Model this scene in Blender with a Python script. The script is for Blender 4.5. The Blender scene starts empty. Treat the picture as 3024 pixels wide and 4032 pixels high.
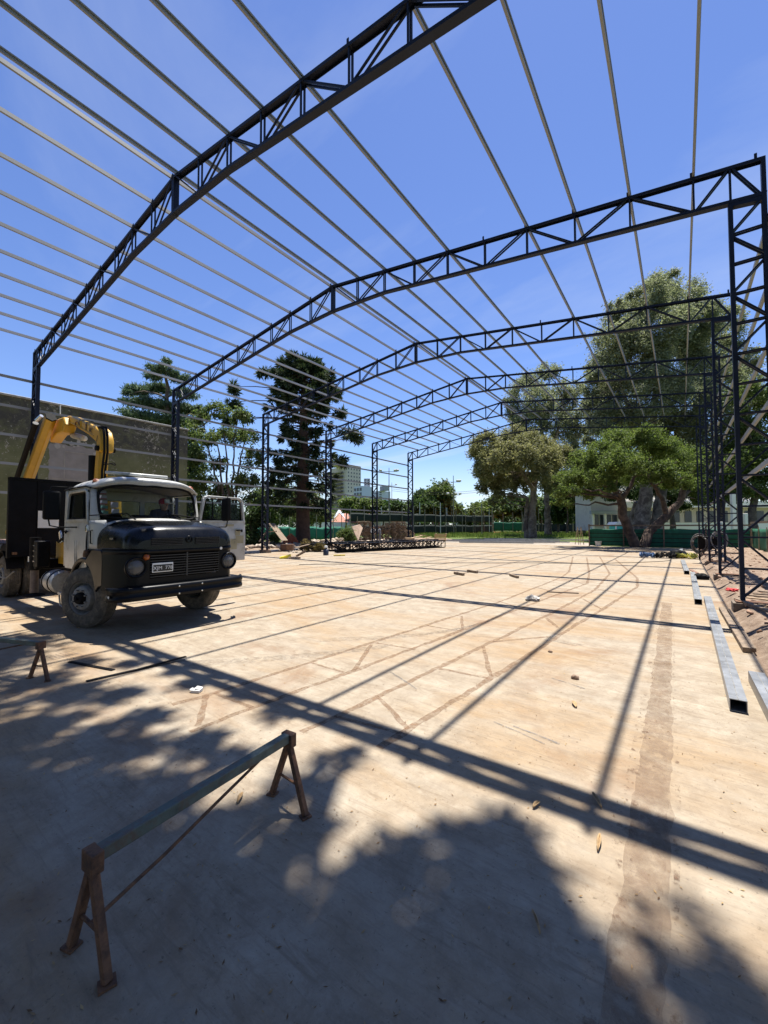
import bpy, bmesh, math, random
import numpy as np
from mathutils import Vector, Matrix, Euler

R = math.radians
S = bpy.context.scene
COL = S.collection

# ---------------------------------------------------------------- camera
YAW, PITCH, ROLL, FPX = 0.6306, 0.0355, -0.0011, 1601.78
CAM = Vector((0.0, 0.0, 1.8))
_cy, _sy, _cp, _sp = math.cos(YAW), math.sin(YAW), math.cos(PITCH), math.sin(PITCH)
FW = Vector((-_sy * _cp, _cy * _cp, _sp))
_rt = Vector((_cy, _sy, 0)); _up = _rt.cross(FW)
RT = math.cos(ROLL) * _rt + math.sin(ROLL) * _up
UP = -math.sin(ROLL) * _rt + math.cos(ROLL) * _up
cd = bpy.data.cameras.new('camera'); cam = bpy.data.objects.new('camera', cd); COL.objects.link(cam)
cd.sensor_fit = 'VERTICAL'; cd.sensor_height = 36.0; cd.lens = 36.0 * FPX / 4032.0
cd.clip_start = 0.05; cd.clip_end = 6000
m3 = Matrix((RT, UP, -FW)).transposed()
cam.matrix_world = Matrix.Translation(CAM) @ m3.to_4x4()
S.camera = cam

# ---------------------------------------------------------------- sky, sun, exposure
SUNV = Vector((-0.037, 0.255, 1.0)).normalized()      # towards the sun
W = bpy.data.worlds.new('World'); S.world = W; W.use_nodes = True
nt = W.node_tree; nt.nodes.clear()
N = nt.nodes.new; L = nt.links.new
out = N('ShaderNodeOutputWorld'); bg = N('ShaderNodeBackground'); sky = N('ShaderNodeTexSky')
sky.sky_type = 'NISHITA'; sky.sun_disc = False
sky.sun_elevation = math.asin(SUNV.z)
sky.sun_rotation = math.atan2(SUNV.x, SUNV.y)
sky.altitude = 20; sky.air_density = 1.0; sky.dust_density = 0.1; sky.ozone_density = 6.0
bg.inputs['Strength'].default_value = 0.0535
tc = N('ShaderNodeTexCoord')
sep = N('ShaderNodeSeparateXYZ'); L(tc.outputs['Generated'], sep.inputs[0])
# cloud layer: direction projected on a flat sheet, so that clouds flatten to the horizon
mx = N('ShaderNodeMath'); mx.operation = 'MAXIMUM'; mx.inputs[1].default_value = 0.02; L(sep.outputs['Z'], mx.inputs[0])
addz = N('ShaderNodeMath'); addz.operation = 'ADD'; addz.inputs[1].default_value = 0.10; L(mx.outputs[0], addz.inputs[0])
dx = N('ShaderNodeMath'); dx.operation = 'DIVIDE'; L(sep.outputs['X'], dx.inputs[0]); L(addz.outputs[0], dx.inputs[1])
dy = N('ShaderNodeMath'); dy.operation = 'DIVIDE'; L(sep.outputs['Y'], dy.inputs[0]); L(addz.outputs[0], dy.inputs[1])
cmb = N('ShaderNodeCombineXYZ'); L(dx.outputs[0], cmb.inputs[0]); L(dy.outputs[0], cmb.inputs[1])
mp = N('ShaderNodeMapping'); mp.inputs['Rotation'].default_value = (0, 0, R(40)); mp.inputs['Scale'].default_value = (0.55, 1.5, 1); mp.inputs['Location'].default_value = (3.1, 1.7, 0)
L(cmb.outputs[0], mp.inputs[0])
cn = N('ShaderNodeTexNoise'); cn.inputs['Scale'].default_value = 0.9; cn.inputs['Detail'].default_value = 9; cn.inputs['Roughness'].default_value = 0.58; cn.inputs['Distortion'].default_value = 0.5
L(mp.outputs[0], cn.inputs['Vector'])
cr = N('ShaderNodeMapRange'); cr.inputs['From Min'].default_value = 0.53; cr.inputs['From Max'].default_value = 0.76; L(cn.outputs['Fac'], cr.inputs['Value'])
# cloud cover thins out upwards: a bank low down, wisps only above
cov = N('ShaderNodeMapRange'); cov.inputs['From Min'].default_value = 0.06; cov.inputs['From Max'].default_value = 0.34; cov.inputs['To Min'].default_value = 0.95; cov.inputs['To Max'].default_value = 0.22
L(sep.outputs['Z'], cov.inputs['Value'])
bank = N('ShaderNodeMapRange'); bank.inputs['From Min'].default_value = 0.02; bank.inputs['From Max'].default_value = 0.16; bank.inputs['To Min'].default_value = 0.55; bank.inputs['To Max'].default_value = 0.0
L(sep.outputs['Z'], bank.inputs['Value'])
cm = N('ShaderNodeMath'); cm.operation = 'MULTIPLY'; L(cr.outputs[0], cm.inputs[0]); L(cov.outputs[0], cm.inputs[1])
ca = N('ShaderNodeMath'); ca.operation = 'ADD'; ca.use_clamp = True; L(cm.outputs[0], ca.inputs[0]); L(bank.outputs[0], ca.inputs[1])
mixc = N('ShaderNodeMix'); mixc.data_type = 'RGBA'
L(ca.outputs[0], mixc.inputs['Factor']); hs = N('ShaderNodeHueSaturation'); hs.inputs['Hue'].default_value = 0.512; hs.inputs['Saturation'].default_value = 1.06; hs.inputs['Value'].default_value = 1.50; L(sky.outputs[0], hs.inputs['Color']); L(hs.outputs[0], mixc.inputs['A']); mixc.inputs['B'].default_value = (7.2, 7.8, 8.4, 1)
L(mixc.outputs['Result'], bg.inputs['Color']); L(bg.outputs[0], out.inputs['Surface'])

sl = bpy.data.lights.new('sun', 'SUN'); so = bpy.data.objects.new('sun', sl); COL.objects.link(so)
sl.energy = 5.0; sl.angle = R(0.45); sl.color = (1.0, 0.965, 0.90)
so.rotation_euler = SUNV.to_track_quat('Z', 'Y').to_euler(); so.location = (0, 0, 40)

S.view_settings.view_transform = 'Standard'; S.view_settings.look = 'None'
S.view_settings.exposure = 1.20; S.view_settings.gamma = 1.0
S.view_settings.use_curve_mapping = False

S.cycles.use_denoising = True; S.cycles.max_bounces = 7; S.cycles.diffuse_bounces = 3; S.cycles.glossy_bounces = 3; S.cycles.transparent_max_bounces = 14
S.cycles.caustics_reflective = False; S.cycles.caustics_refractive = False

# ---------------------------------------------------------------- helpers
K = 1.8228                                            # survey sheet units -> full photograph pixels

def at(u, v, depth):
    """point of the place seen at (u, v) of the survey sheet, `depth` metres in front of the camera"""
    return CAM + depth * (FW + RT * ((u * K - 1512) / FPX) - UP * ((v * K - 2016) / FPX))

def upm(depth):
    """metres per survey unit at that distance"""
    return K * depth / FPX

def tag(o, label=None, cat=None, group=None, kind=None):
    if label: o['label'] = label
    if cat: o['category'] = cat
    if group: o['group'] = group
    if kind: o['kind'] = kind
    return o

def empty(name, loc, rz=0.0, label=None, cat=None, group=None):
    o = bpy.data.objects.new(name, None); COL.objects.link(o)
    o.location = loc; o.rotation_euler = (0, 0, rz); o.empty_display_size = 0.2
    return tag(o, label, cat, group)

def link(name, me, parent=None, loc=None, rot=None, scale=None):
    o = bpy.data.objects.new(name, me); COL.objects.link(o)
    if parent is not None: o.parent = parent
    if loc is not None: o.location = loc
    if rot is not None: o.rotation_euler = rot
    if scale is not None: o.scale = scale
    return o

def copy_tree(o, parent=None):
    c = o.copy(); COL.objects.link(c)
    if parent is not None: c.parent = parent
    for ch in o.children: copy_tree(ch, c)
    return c

class MB:
    """collects shapes, then becomes one mesh"""
    def __init__(s): s.v = []; s.f = []; s.mi = []; s.cur = 0
    def add(s, vs, fs):
        b = len(s.v); s.v.extend([tuple(p) for p in vs]); s.f.extend([tuple(b + i for i in f) for f in fs]); s.mi.extend([s.cur] * len(fs)); return s
    def box(s, c, d, rot=None):
        x, y, z = d[0] / 2, d[1] / 2, d[2] / 2
        vs = [Vector(p) for p in ((-x, -y, -z), (x, -y, -z), (x, y, -z), (-x, y, -z), (-x, -y, z), (x, -y, z), (x, y, z), (-x, y, z))]
        if rot is not None:
            M = rot if isinstance(rot, Matrix) else Euler(rot).to_matrix()
            vs = [M @ p for p in vs]
        vs = [p + Vector(c) for p in vs]
        return s.add(vs, [(0, 3, 2, 1), (4, 5, 6, 7), (0, 1, 5, 4), (1, 2, 6, 5), (2, 3, 7, 6), (3, 0, 4, 7)])
    def bb(s, lo, hi):
        return s.box([(a + b) / 2 for a, b in zip(lo, hi)], [b - a for a, b in zip(lo, hi)])
    def prism(s, prof, p, q, up=(0, 0, 1), closed=True, q_scale=1.0):
        """profile (list of (side, up) pairs) swept from p to q"""
        p, q = Vector(p), Vector(q); d = (q - p).normalized(); up = Vector(up)
        side = d.cross(up)
        if side.length < 1e-5: side = d.cross(Vector((1, 0, 0)))
        side.normalize(); u = side.cross(d); n = len(prof)
        vs = [p + side * a + u * b for a, b in prof] + [q + side * a * q_scale + u * b * q_scale for a, b in prof]
        fs = [(i, (i + 1) % n, n + (i + 1) % n, n + i) for i in range(n)]
        if closed: fs += [tuple(reversed(range(n))), tuple(range(n, 2 * n))]
        return s.add(vs, fs)
    def bar(s, p, q, w, h, up=(0, 0, 1)):
        return s.prism([(-w / 2, -h / 2), (w / 2, -h / 2), (w / 2, h / 2), (-w / 2, h / 2)], p, q, up)
    def channel(s, p, q, w, h, t, up=(0, 0, 1)):
        """U profile: web on the +up side, legs pointing to -up; w across, h leg"""
        a = w / 2
        return s.prism([(-a, 0), (-a, -h), (-a + t, -h), (-a + t, -t), (a - t, -t), (a - t, -h), (a, -h), (a, 0)], p, q, up)
    def tube(s, pts, rad, n=8, cap=True):
        pts = [Vector(p) for p in pts]
        if not hasattr(rad, '__len__'): rad = [rad] * len(pts)
        b = len(s.v); ref = Vector((0.123, 0.31, 0.94)); last = None
        for i, p in enumerate(pts):
            d = (pts[min(i + 1, len(pts) - 1)] - pts[max(i - 1, 0)]).normalized()
            if last is None:
                a = d.cross(ref); 
                if a.length < 1e-3: a = d.cross(Vector((1, 0, 0)))
            else: a = last - d * last.dot(d)
            a.normalize(); last = a; c = d.cross(a)
            for k in range(n):
                t = 2 * math.pi * k / n; s.v.append(tuple(p + (a * math.cos(t) + c * math.sin(t)) * rad[i]))
        for i in range(len(pts) - 1):
            for k in range(n):
                s.f.append((b + i * n + k, b + i * n + (k + 1) % n, b + (i + 1) * n + (k + 1) % n, b + (i + 1) * n + k)); s.mi.append(s.cur)
        if cap:
            s.f.append(tuple(b + k for k in reversed(range(n)))); s.mi.append(s.cur)
            e = b + (len(pts) - 1) * n; s.f.append(tuple(e + k for k in range(n))); s.mi.append(s.cur)
        return s
    def lathe(s, c, axis, prof, n=24):
        """profile of (along axis, radius) turned about axis through c"""
        c = Vector(c); ax = Vector(axis).normalized(); a = ax.cross(Vector((0.1, 0.2, 0.97))).normalized(); e = ax.cross(a); b = len(s.v)
        for h, r in prof:
            for k in range(n):
                t = 2 * math.pi * k / n; s.v.append(tuple(c + ax * h + (a * math.cos(t) + e * math.sin(t)) * r))
        for i in range(len(prof) - 1):
            for k in range(n):
                s.f.append((b + i * n + k, b + i * n + (k + 1) % n, b + (i + 1) * n + (k + 1) % n, b + (i + 1) * n + k)); s.mi.append(s.cur)
        return s
    def poly(s, pts, thick):
        """flat outline given thickness vector"""
        n = len(pts); t = Vector(thick); pts = [Vector(p) for p in pts]
        return s.add(pts + [p + t for p in pts], [tuple(reversed(range(n))), tuple(range(n, 2 * n))] + [(i, (i + 1) % n, n + (i + 1) % n, n + i) for i in range(n)])
    def grid(s, fn, nu, nv):
        b = len(s.v)
        for i in range(nu + 1):
            for j in range(nv + 1): s.v.append(tuple(fn(i / nu, j / nv)))
        for i in range(nu):
            for j in range(nv):
                a = b + i * (nv + 1) + j; s.f.append((a, a + 1, a + nv + 2, a + nv + 1)); s.mi.append(s.cur)
        return s
    def mesh(s, name, mats, smooth=None):
        me = bpy.data.meshes.new(name); me.from_pydata(s.v, [], s.f)
        if not isinstance(mats, (list, tuple)): mats = [mats]
        for m in mats: me.materials.append(m)
        if len(mats) > 1: me.polygons.foreach_set('material_index', s.mi)
        bm = bmesh.new(); bm.from_mesh(me); bmesh.ops.recalc_face_normals(bm, faces=bm.faces); bm.to_mesh(me); bm.free()
        if smooth is not None:
            me.shade_smooth(); me.set_sharp_from_angle(angle=R(smooth))
        me.update(); return me
    def build(s, name, mats, parent=None, loc=None, rot=None, smooth=None, bevel=None):
        o = link(name, s.mesh(name, mats, smooth), parent, loc, rot)
        if bevel:
            b = o.modifiers.new('bevel', 'BEVEL'); b.width = bevel; b.segments = 2; b.limit_method = 'ANGLE'; b.angle_limit = R(40)
            o.data.shade_smooth(); o.data.set_sharp_from_angle(angle=R(50))
        return o

def mesh_np(name, verts, quads, mats, smooth=False):
    """fast mesh of triangles or quads from arrays"""
    me = bpy.data.meshes.new(name); nv = len(verts); nf, k = quads.shape
    me.vertices.add(nv); me.vertices.foreach_set('co', np.ascontiguousarray(verts, dtype=np.float32).ravel())
    me.loops.add(nf * k); me.loops.foreach_set('vertex_index', np.ascontiguousarray(quads, dtype=np.int32).ravel())
    me.polygons.add(nf); me.polygons.foreach_set('loop_start', np.arange(0, nf * k, k, dtype=np.int32))
    me.polygons.foreach_set('loop_total', np.full(nf, k, dtype=np.int32))
    for m in (mats if isinstance(mats, (list, tuple)) else [mats]): me.materials.append(m)
    me.update(calc_edges=True); me.validate()
    if smooth: me.shade_smooth()
    return me

# ---------------------------------------------------------------- materials
def newmat(name):
    m = bpy.data.materials.new(name); m.use_nodes = True
    n = m.node_tree; b = n.nodes['Principled BSDF']
    return m, n, b

def ramp(n, stops):
    r = n.nodes.new('ShaderNodeValToRGB'); e = r.color_ramp.elements
    while len(e) < len(stops): e.new(0.5)
    for i, (p, c) in enumerate(stops): e[i].position = p; e[i].color = (c[0], c[1], c[2], 1)
    return r

def noise(n, scale, detail=5, rough=0.6, coord=None, dist=0.0):
    t = n.nodes.new('ShaderNodeTexNoise'); t.inputs['Scale'].default_value = scale; t.inputs['Detail'].default_value = detail
    t.inputs['Roughness'].default_value = rough; t.inputs['Distortion'].default_value = dist
    if coord is not None: n.links.new(coord, t.inputs['Vector'])
    return t

def M(name, c, rough=0.6, metal=0.0, var=0.25, scale=6.0, bump=0.0, bscale=None, dirt=None, dirt_amt=0.45, spec=0.5, coord='Object', coat=0.0, detail=6):
    """plain procedural surface: colour varied by noise, optional dirt/rust patches, fine bump"""
    m, n, b = newmat(name); lk = n.links.new
    tcn = n.nodes.new('ShaderNodeTexCoord'); co = tcn.outputs[coord]
    t = noise(n, scale, detail, 0.65, co)
    lo = [max(0, x * (1 - var)) for x in c]; hi = [min(1, x * (1 + var)) for x in c]
    r = ramp(n, [(0.3, lo), (0.7, hi)]); lk(t.outputs['Fac'], r.inputs[0]); col = r.outputs[0]
    if dirt:
        t2 = noise(n, scale * 0.6, 8, 0.72, co, 0.4)
        mr = n.nodes.new('ShaderNodeMapRange'); mr.inputs['From Min'].default_value = 1 - dirt_amt - 0.05; mr.inputs['From Max'].default_value = 1 - dirt_amt + 0.12
        lk(t2.outputs['Fac'], mr.inputs['Value'])
        mi = n.nodes.new('ShaderNodeMix'); mi.data_type = 'RGBA'; lk(mr.outputs[0], mi.inputs['Factor']); lk(col, mi.inputs['A']); mi.inputs['B'].default_value = (*dirt, 1); col = mi.outputs['Result']
    lk(col, b.inputs['Base Color'])
    rr = n.nodes.new('ShaderNodeMapRange'); rr.inputs['To Min'].default_value = max(0.02, rough - 0.1); rr.inputs['To Max'].default_value = min(1, rough + 0.12)
    lk(t.outputs['Fac'], rr.inputs['Value']); lk(rr.outputs[0], b.inputs['Roughness'])
    b.inputs['Metallic'].default_value = metal; b.inputs['Specular IOR Level'].default_value = spec
    if coat: b.inputs['Coat Weight'].default_value = coat; b.inputs['Coat Roughness'].default_value = 0.12
    if bump:
        t3 = noise(n, bscale or scale * 5, 6, 0.7, co); bp = n.nodes.new('ShaderNodeBump'); bp.inputs['Strength'].default_value = bump; bp.inputs['Distance'].default_value = 0.02
        lk(t3.outputs['Fac'], bp.inputs['Height']); lk(bp.outputs[0], b.inputs['Normal'])
    return m

def leafmat(name, c1, c2, c3, rough=0.5, trans=0.18):
    m, n, b = newmat(name); lk = n.links.new
    g = n.nodes.new('ShaderNodeNewGeometry')
    r = ramp(n, [(0.0, c1), (0.55, c2), (1.0, c3)]); lk(g.outputs['Random Per Island'], r.inputs[0])
    lk(r.outputs[0], b.inputs['Base Color']); b.inputs['Roughness'].default_value = min(1, rough + 0.12); b.inputs['Specular IOR Level'].default_value = 0.12
    if trans > 0:      # light that passes through the leaf adds to what it reflects
        mu = n.nodes.new('ShaderNodeMix'); mu.data_type = 'RGBA'; mu.blend_type = 'MULTIPLY'; mu.inputs['Factor'].default_value = 1.0
        lk(r.outputs[0], mu.inputs['A']); mu.inputs['B'].default_value = (trans * 2.4, trans * 2.5, trans * 1.9, 1)
        tr = n.nodes.new('ShaderNodeBsdfTranslucent'); lk(mu.outputs['Result'], tr.inputs['Color'])
        ad = n.nodes.new('ShaderNodeAddShader'); o = n.nodes['Material Output']; lk(b.outputs[0], ad.inputs[0]); lk(tr.outputs[0], ad.inputs[1]); lk(ad.outputs[0], o.inputs['Surface'])
    return m

def glassmat(name, c, rough=0.05, alpha=0.25):
    m, n, b = newmat(name); lk = n.links.new
    b.inputs['Base Color'].default_value = (*c, 1); b.inputs['Roughness'].default_value = rough; b.inputs['Specular IOR Level'].default_value = 0.6
    t = n.nodes.new('ShaderNodeBsdfTransparent'); t.inputs['Color'].default_value = (0.75, 0.8, 0.8, 1)
    f = n.nodes.new('ShaderNodeFresnel'); f.inputs['IOR'].default_value = 1.45
    a = n.nodes.new('ShaderNodeMath'); a.operation = 'ADD'; a.use_clamp = True; a.inputs[1].default_value = alpha; lk(f.outputs[0], a.inputs[0])
    ms = n.nodes.new('ShaderNodeMixShader'); lk(a.outputs[0], ms.inputs[0]); lk(t.outputs[0], ms.inputs[1]); lk(b.outputs[0], ms.inputs[2])
    lk(ms.outputs[0], n.nodes['Material Output'].inputs['Surface'])
    return m

def stainmat(name, c, cover=0.5, scale=18.0, soft=0.12):
    """dry soil smear: opaque only where the noise says so"""
    m, n, b = newmat(name); lk = n.links.new
    tcn = n.nodes.new('ShaderNodeTexCoord'); t = noise(n, scale, 8, 0.75, tcn.outputs['Object'], 0.3)
    t2 = noise(n, 3.0, 4, 0.6, tcn.outputs['Object'])
    r = ramp(n, [(0.3, [x * 0.85 for x in c]), (0.7, [min(1, x * 1.2) for x in c])]); lk(t2.outputs['Fac'], r.inputs[0]); lk(r.outputs[0], b.inputs['Base Color'])
    b.inputs['Roughness'].default_value = 0.95; b.inputs['Specular IOR Level'].default_value = 0.1
    mr = n.nodes.new('ShaderNodeMapRange'); mr.inputs['From Min'].default_value = 1 - cover - soft; mr.inputs['From Max'].default_value = 1 - cover + soft; lk(t.outputs['Fac'], mr.inputs['Value'])
    tb = n.nodes.new('ShaderNodeBsdfTransparent'); ms = n.nodes.new('ShaderNodeMixShader')
    lk(mr.outputs[0], ms.inputs[0]); lk(tb.outputs[0], ms.inputs[1]); lk(b.outputs[0], ms.inputs[2]); lk(ms.outputs[0], n.nodes['Material Output'].inputs['Surface'])
    return m

m_steel = M('dark_blue_steel_paint', (0.010, 0.014, 0.030), 0.48, 0.0, 0.3, 3, 0.03, dirt=(0.045, 0.042, 0.044), dirt_amt=0.34, spec=0.2)
m_galv = M('galvanised_steel', (0.235, 0.245, 0.26), 0.5, 0.15, 0.12, 0.35, 0.0, detail=0)
m_galv2 = M('bright_galvanised', (0.30, 0.31, 0.32), 0.36, 0.55, 0.25, 5, 0.03, dirt=(0.15, 0.145, 0.14), dirt_amt=0.38)
m_rust = M('rusty_steel', (0.16, 0.075, 0.035), 0.8, 0.1, 0.5, 14, 0.25, dirt=(0.06, 0.03, 0.018), dirt_amt=0.5)
m_wood = M('weathered_timber', (0.20, 0.145, 0.095), 0.85, 0, 0.45, 12, 0.3, dirt=(0.09, 0.07, 0.05), dirt_amt=0.45)
m_newwood = M('pine_board', (0.42, 0.30, 0.18), 0.8, 0, 0.3, 10, 0.2)
m_black = M('black_steel_paint', (0.006, 0.006, 0.007), 0.5, 0, 0.4, 4, 0.03, spec=0.1)
# ================================================================ SETTING
def concrete():
    m, n, b = newmat('dusty_concrete'); lk = n.links.new
    tcn = n.nodes.new('ShaderNodeTexCoord'); co = tcn.outputs['Object']
    # fine mottling
    t1 = noise(n, 3.0, 12, 0.76, co, 0.3); r1 = ramp(n, [(0.28, (0.178, 0.140, 0.098)), (0.5, (0.268, 0.220, 0.160)), (0.72, (0.345, 0.300, 0.228))]); lk(t1.outputs['Fac'], r1.inputs[0])
    # ochre soil washed over the slab in long drifts across the shed
    mp = n.nodes.new('ShaderNodeMapping'); mp.inputs['Scale'].default_value = (0.16, 0.52, 1); mp.inputs['Rotation'].default_value = (0, 0, R(8)); lk(co, mp.inputs[0])
    t2 = noise(n, 1.0, 7, 0.66, mp.outputs[0], 0.8); r2 = n.nodes.new('ShaderNodeMapRange'); r2.inputs['From Min'].default_value = 0.46; r2.inputs['From Max'].default_value = 0.66; r2.inputs['To Max'].default_value = 0.85; lk(t2.outputs['Fac'], r2.inputs['Value'])
    x1 = n.nodes.new('ShaderNodeMix'); x1.data_type = 'RGBA'; lk(r2.outputs[0], x1.inputs['Factor']); lk(r1.outputs[0], x1.inputs['A']); x1.inputs['B'].default_value = (0.262, 0.172, 0.088, 1)
    # rust red patches, rarer
    t3 = noise(n, 0.34, 9, 0.7, co, 1.2); r3 = n.nodes.new('ShaderNodeMapRange'); r3.inputs['From Min'].default_value = 0.54; r3.inputs['From Max'].default_value = 0.66; r3.inputs['To Max'].default_value = 0.7; lk(t3.outputs['Fac'], r3.inputs['Value'])
    x2 = n.nodes.new('ShaderNodeMix'); x2.data_type = 'RGBA'; lk(r3.outputs[0], x2.inputs['Factor']); lk(x1.outputs['Result'], x2.inputs['A']); x2.inputs['B'].default_value = (0.172, 0.096, 0.052, 1)
    # dark specks
    t4 = noise(n, 30, 6, 0.8, co); r4 = n.nodes.new('ShaderNodeMapRange'); r4.inputs['From Min'].default_value = 0.585; r4.inputs['From Max'].default_value = 0.66; r4.inputs['To Max'].default_value = 0.65; lk(t4.outputs['Fac'], r4.inputs['Value'])
    x3 = n.nodes.new('ShaderNodeMix'); x3.data_type = 'RGBA'; lk(r4.outputs[0], x3.inputs['Factor']); lk(x2.outputs['Result'], x3.inputs['A']); x3.inputs['B'].default_value = (0.062, 0.045, 0.032, 1)
    mp2 = n.nodes.new('ShaderNodeMapping'); mp2.inputs['Scale'].default_value = (3.0, 22.0, 1); mp2.inputs['Rotation'].default_value = (0, 0, R(-14)); lk(co, mp2.inputs[0])
    t7 = noise(n, 1.0, 6, 0.7, mp2.outputs[0], 0.6); r7 = n.nodes.new('ShaderNodeMapRange'); r7.inputs['From Min'].default_value = 0.50; r7.inputs['From Max'].default_value = 0.68; r7.inputs['To Max'].default_value = 0.55; lk(t7.outputs['Fac'], r7.inputs['Value'])
    x7 = n.nodes.new('ShaderNodeMix'); x7.data_type = 'RGBA'; lk(r7.outputs[0], x7.inputs['Factor']); lk(x3.outputs['Result'], x7.inputs['A']); x7.inputs['B'].default_value = (0.155, 0.112, 0.075, 1)
    t8 = noise(n, 7.0, 9, 0.78, co, 0.7); r8 = n.nodes.new('ShaderNodeMapRange'); r8.inputs['From Min'].default_value = 0.49; r8.inputs['From Max'].default_value = 0.64; r8.inputs['To Max'].default_value = 0.55; lk(t8.outputs['Fac'], r8.inputs['Value'])
    x8 = n.nodes.new('ShaderNodeMix'); x8.data_type = 'RGBA'; lk(r8.outputs[0], x8.inputs['Factor']); lk(x7.outputs['Result'], x8.inputs['A']); x8.inputs['B'].default_value = (0.195, 0.148, 0.102, 1)
    x3 = x8
    # trowel sweeps: faint pale arcs
    wv = n.nodes.new('ShaderNodeTexWave'); wv.wave_type = 'RINGS'; wv.inputs['Scale'].default_value = 0.55; wv.inputs['Distortion'].default_value = 9; wv.inputs['Detail'].default_value = 5; wv.inputs['Detail Scale'].default_value = 1.4; lk(co, wv.inputs['Vector'])
    r5 = n.nodes.new('ShaderNodeMapRange'); r5.inputs['From Min'].default_value = 0.6; r5.inputs['To Max'].default_value = 0.16; lk(wv.outputs['Fac'], r5.inputs['Value'])
    x4 = n.nodes.new('ShaderNodeMix'); x4.data_type = 'RGBA'; lk(r5.outputs[0], x4.inputs['Factor']); lk(x3.outputs['Result'], x4.inputs['A']); x4.inputs['B'].default_value = (0.352, 0.318, 0.255, 1)
    lk(x4.outputs['Result'], b.inputs['Base Color']); b.inputs['Roughness'].default_value = 0.86; b.inputs['Specular IOR Level'].default_value = 0.25
    t6 = noise(n, 26, 8, 0.75, co); bp = n.nodes.new('ShaderNodeBump'); bp.inputs['Strength'].default_value = 0.45; bp.inputs['Distance'].default_value = 0.012; lk(t6.outputs['Fac'], bp.inputs['Height']); lk(bp.outputs[0], b.inputs['Normal'])
    return m

def soil(name, c1, c2, c3, scale=3.0, bump=0.7):
    m, n, b = newmat(name); lk = n.links.new
    tcn = n.nodes.new('ShaderNodeTexCoord'); co = tcn.outputs['Object']
    t1 = noise(n, scale, 10, 0.72, co, 0.4); r1 = ramp(n, [(0.3, c1), (0.5, c2), (0.72, c3)]); lk(t1.outputs['Fac'], r1.inputs[0]); lk(r1.outputs[0], b.inputs['Base Color'])
    b.inputs['Roughness'].default_value = 0.95; b.inputs['Specular IOR Level'].default_value = 0.15
    t2 = noise(n, scale * 6, 8, 0.75, co); bp = n.nodes.new('ShaderNodeBump'); bp.inputs['Strength'].default_value = bump; bp.inputs['Distance'].default_value = 0.05; lk(t2.outputs['Fac'], bp.inputs['Height']); lk(bp.outputs[0], b.inputs['Normal'])
    return m

m_conc = concrete()
m_dirt = soil('reddish_dry_earth', (0.11, 0.072, 0.048), (0.205, 0.148, 0.105), (0.31, 0.24, 0.18))
m_turf = soil('park_turf', (0.035, 0.06, 0.014), (0.075, 0.105, 0.025), (0.14, 0.14, 0.05), 0.8, 0.9)
m_clay = soil('red_clay', (0.30, 0.10, 0.045), (0.38, 0.135, 0.06), (0.45, 0.17, 0.08), 0.6, 0.2)
m_kerb = M('grey_cement', (0.34, 0.34, 0.32), 0.85, 0, 0.3, 4, 0.3, dirt=(0.2, 0.17, 0.13), dirt_amt=0.4)

SX0, SX1, SY0, SY1 = -24.2, 0.80, -9.0, 41.5
# ground: one sheet with a hole-free shape, lying a little below the slab, out to the horizon
g = MB(); q = 3000
g.add([(-q, -q, -0.06), (q, -q, -0.06), (q, q, -0.06), (-q, q, -0.06)], [(0, 1, 2, 3)])
tag(g.build('ground', m_turf), kind='structure')
g = MB(); g.bb((SX0, SY0, -0.25), (SX1, SY1, 0.0)); slab = tag(g.build('concrete_slab', m_conc, bevel=0.012), kind='structure')

rng = random.Random(7); nrs = np.random.RandomState(11)
def vnoise(x, y, s, seed=0):
    """cheap smooth pseudo noise"""
    return (math.sin(x * 1.7 * s + seed) * math.cos(y * 1.3 * s - seed * 2) + 0.5 * math.sin(x * 4.1 * s + y * 2.7 * s + seed * 3) + 0.25 * math.sin(x * 9.3 * s - y * 7.9 * s + seed)) / 1.75

# strips of bare earth along both long sides, rising to the column feet
def right_earth(u, v):
    x = SX1 + 0.003 + 4.2 * u ** 1.4; y = -9 + 52 * v
    k = min(1, max(0, (x - SX1) / 0.35)); h = -0.045 + 0.19 * k * k * (3 - 2 * k)
    return (x, y, h + 0.045 * k * vnoise(x, y, 2.2, 1) + 0.03 * k * vnoise(x, y, 6.5, 4))
tag(MB().grid(right_earth, 40, 340).build('earth_strip', m_dirt, smooth=60), kind='structure')
def left_earth(u, v):
    x = SX0 - 0.003 - 10 * u ** 1.3; y = -9 + 58 * v
    k = min(1, max(0, (SX0 - x) / 0.5)); h = -0.04 + 0.24 * k
    return (x, y, h + 0.06 * k * vnoise(x, y, 1.2, 2) + 0.04 * k * vnoise(x, y, 4.0, 5))
tag(MB().grid(left_earth, 36, 220).build('earth_bank', m_dirt, smooth=60), kind='structure')
# bare apron beyond the slab end, thin sheet over the turf
def apron(u, v):
    x = -33 + 26.3 * u; y = 41.503 + (9.5 + 0.6 * math.sin(u * 17) + (0 if u < .72 else -1.2)) * v
    return (x, y, -0.03 + 0.012 * vnoise(x, y, 1.0, 3) * (0 if v == 0 else 1))
tag(MB().grid(apron, 50, 12).build('earth_apron', M('pale_trodden_earth', (0.26, 0.22, 0.175), 0.95, 0, 0.3, 1.5, 0.4), smooth=60), kind='structure')

# kerb pieces along the left columns
for i, (y0, y1, h) in enumerate(((8.0, 18.2, 0.17), (18.6, 22.6, 0.15))):
    k = MB(); k.bb((SX0 + 0.55, y0, 0.004), (SX0 + 0.75, y1, h))
    tag(k.build('kerb', m_kerb, slab, bevel=0.015))

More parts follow.
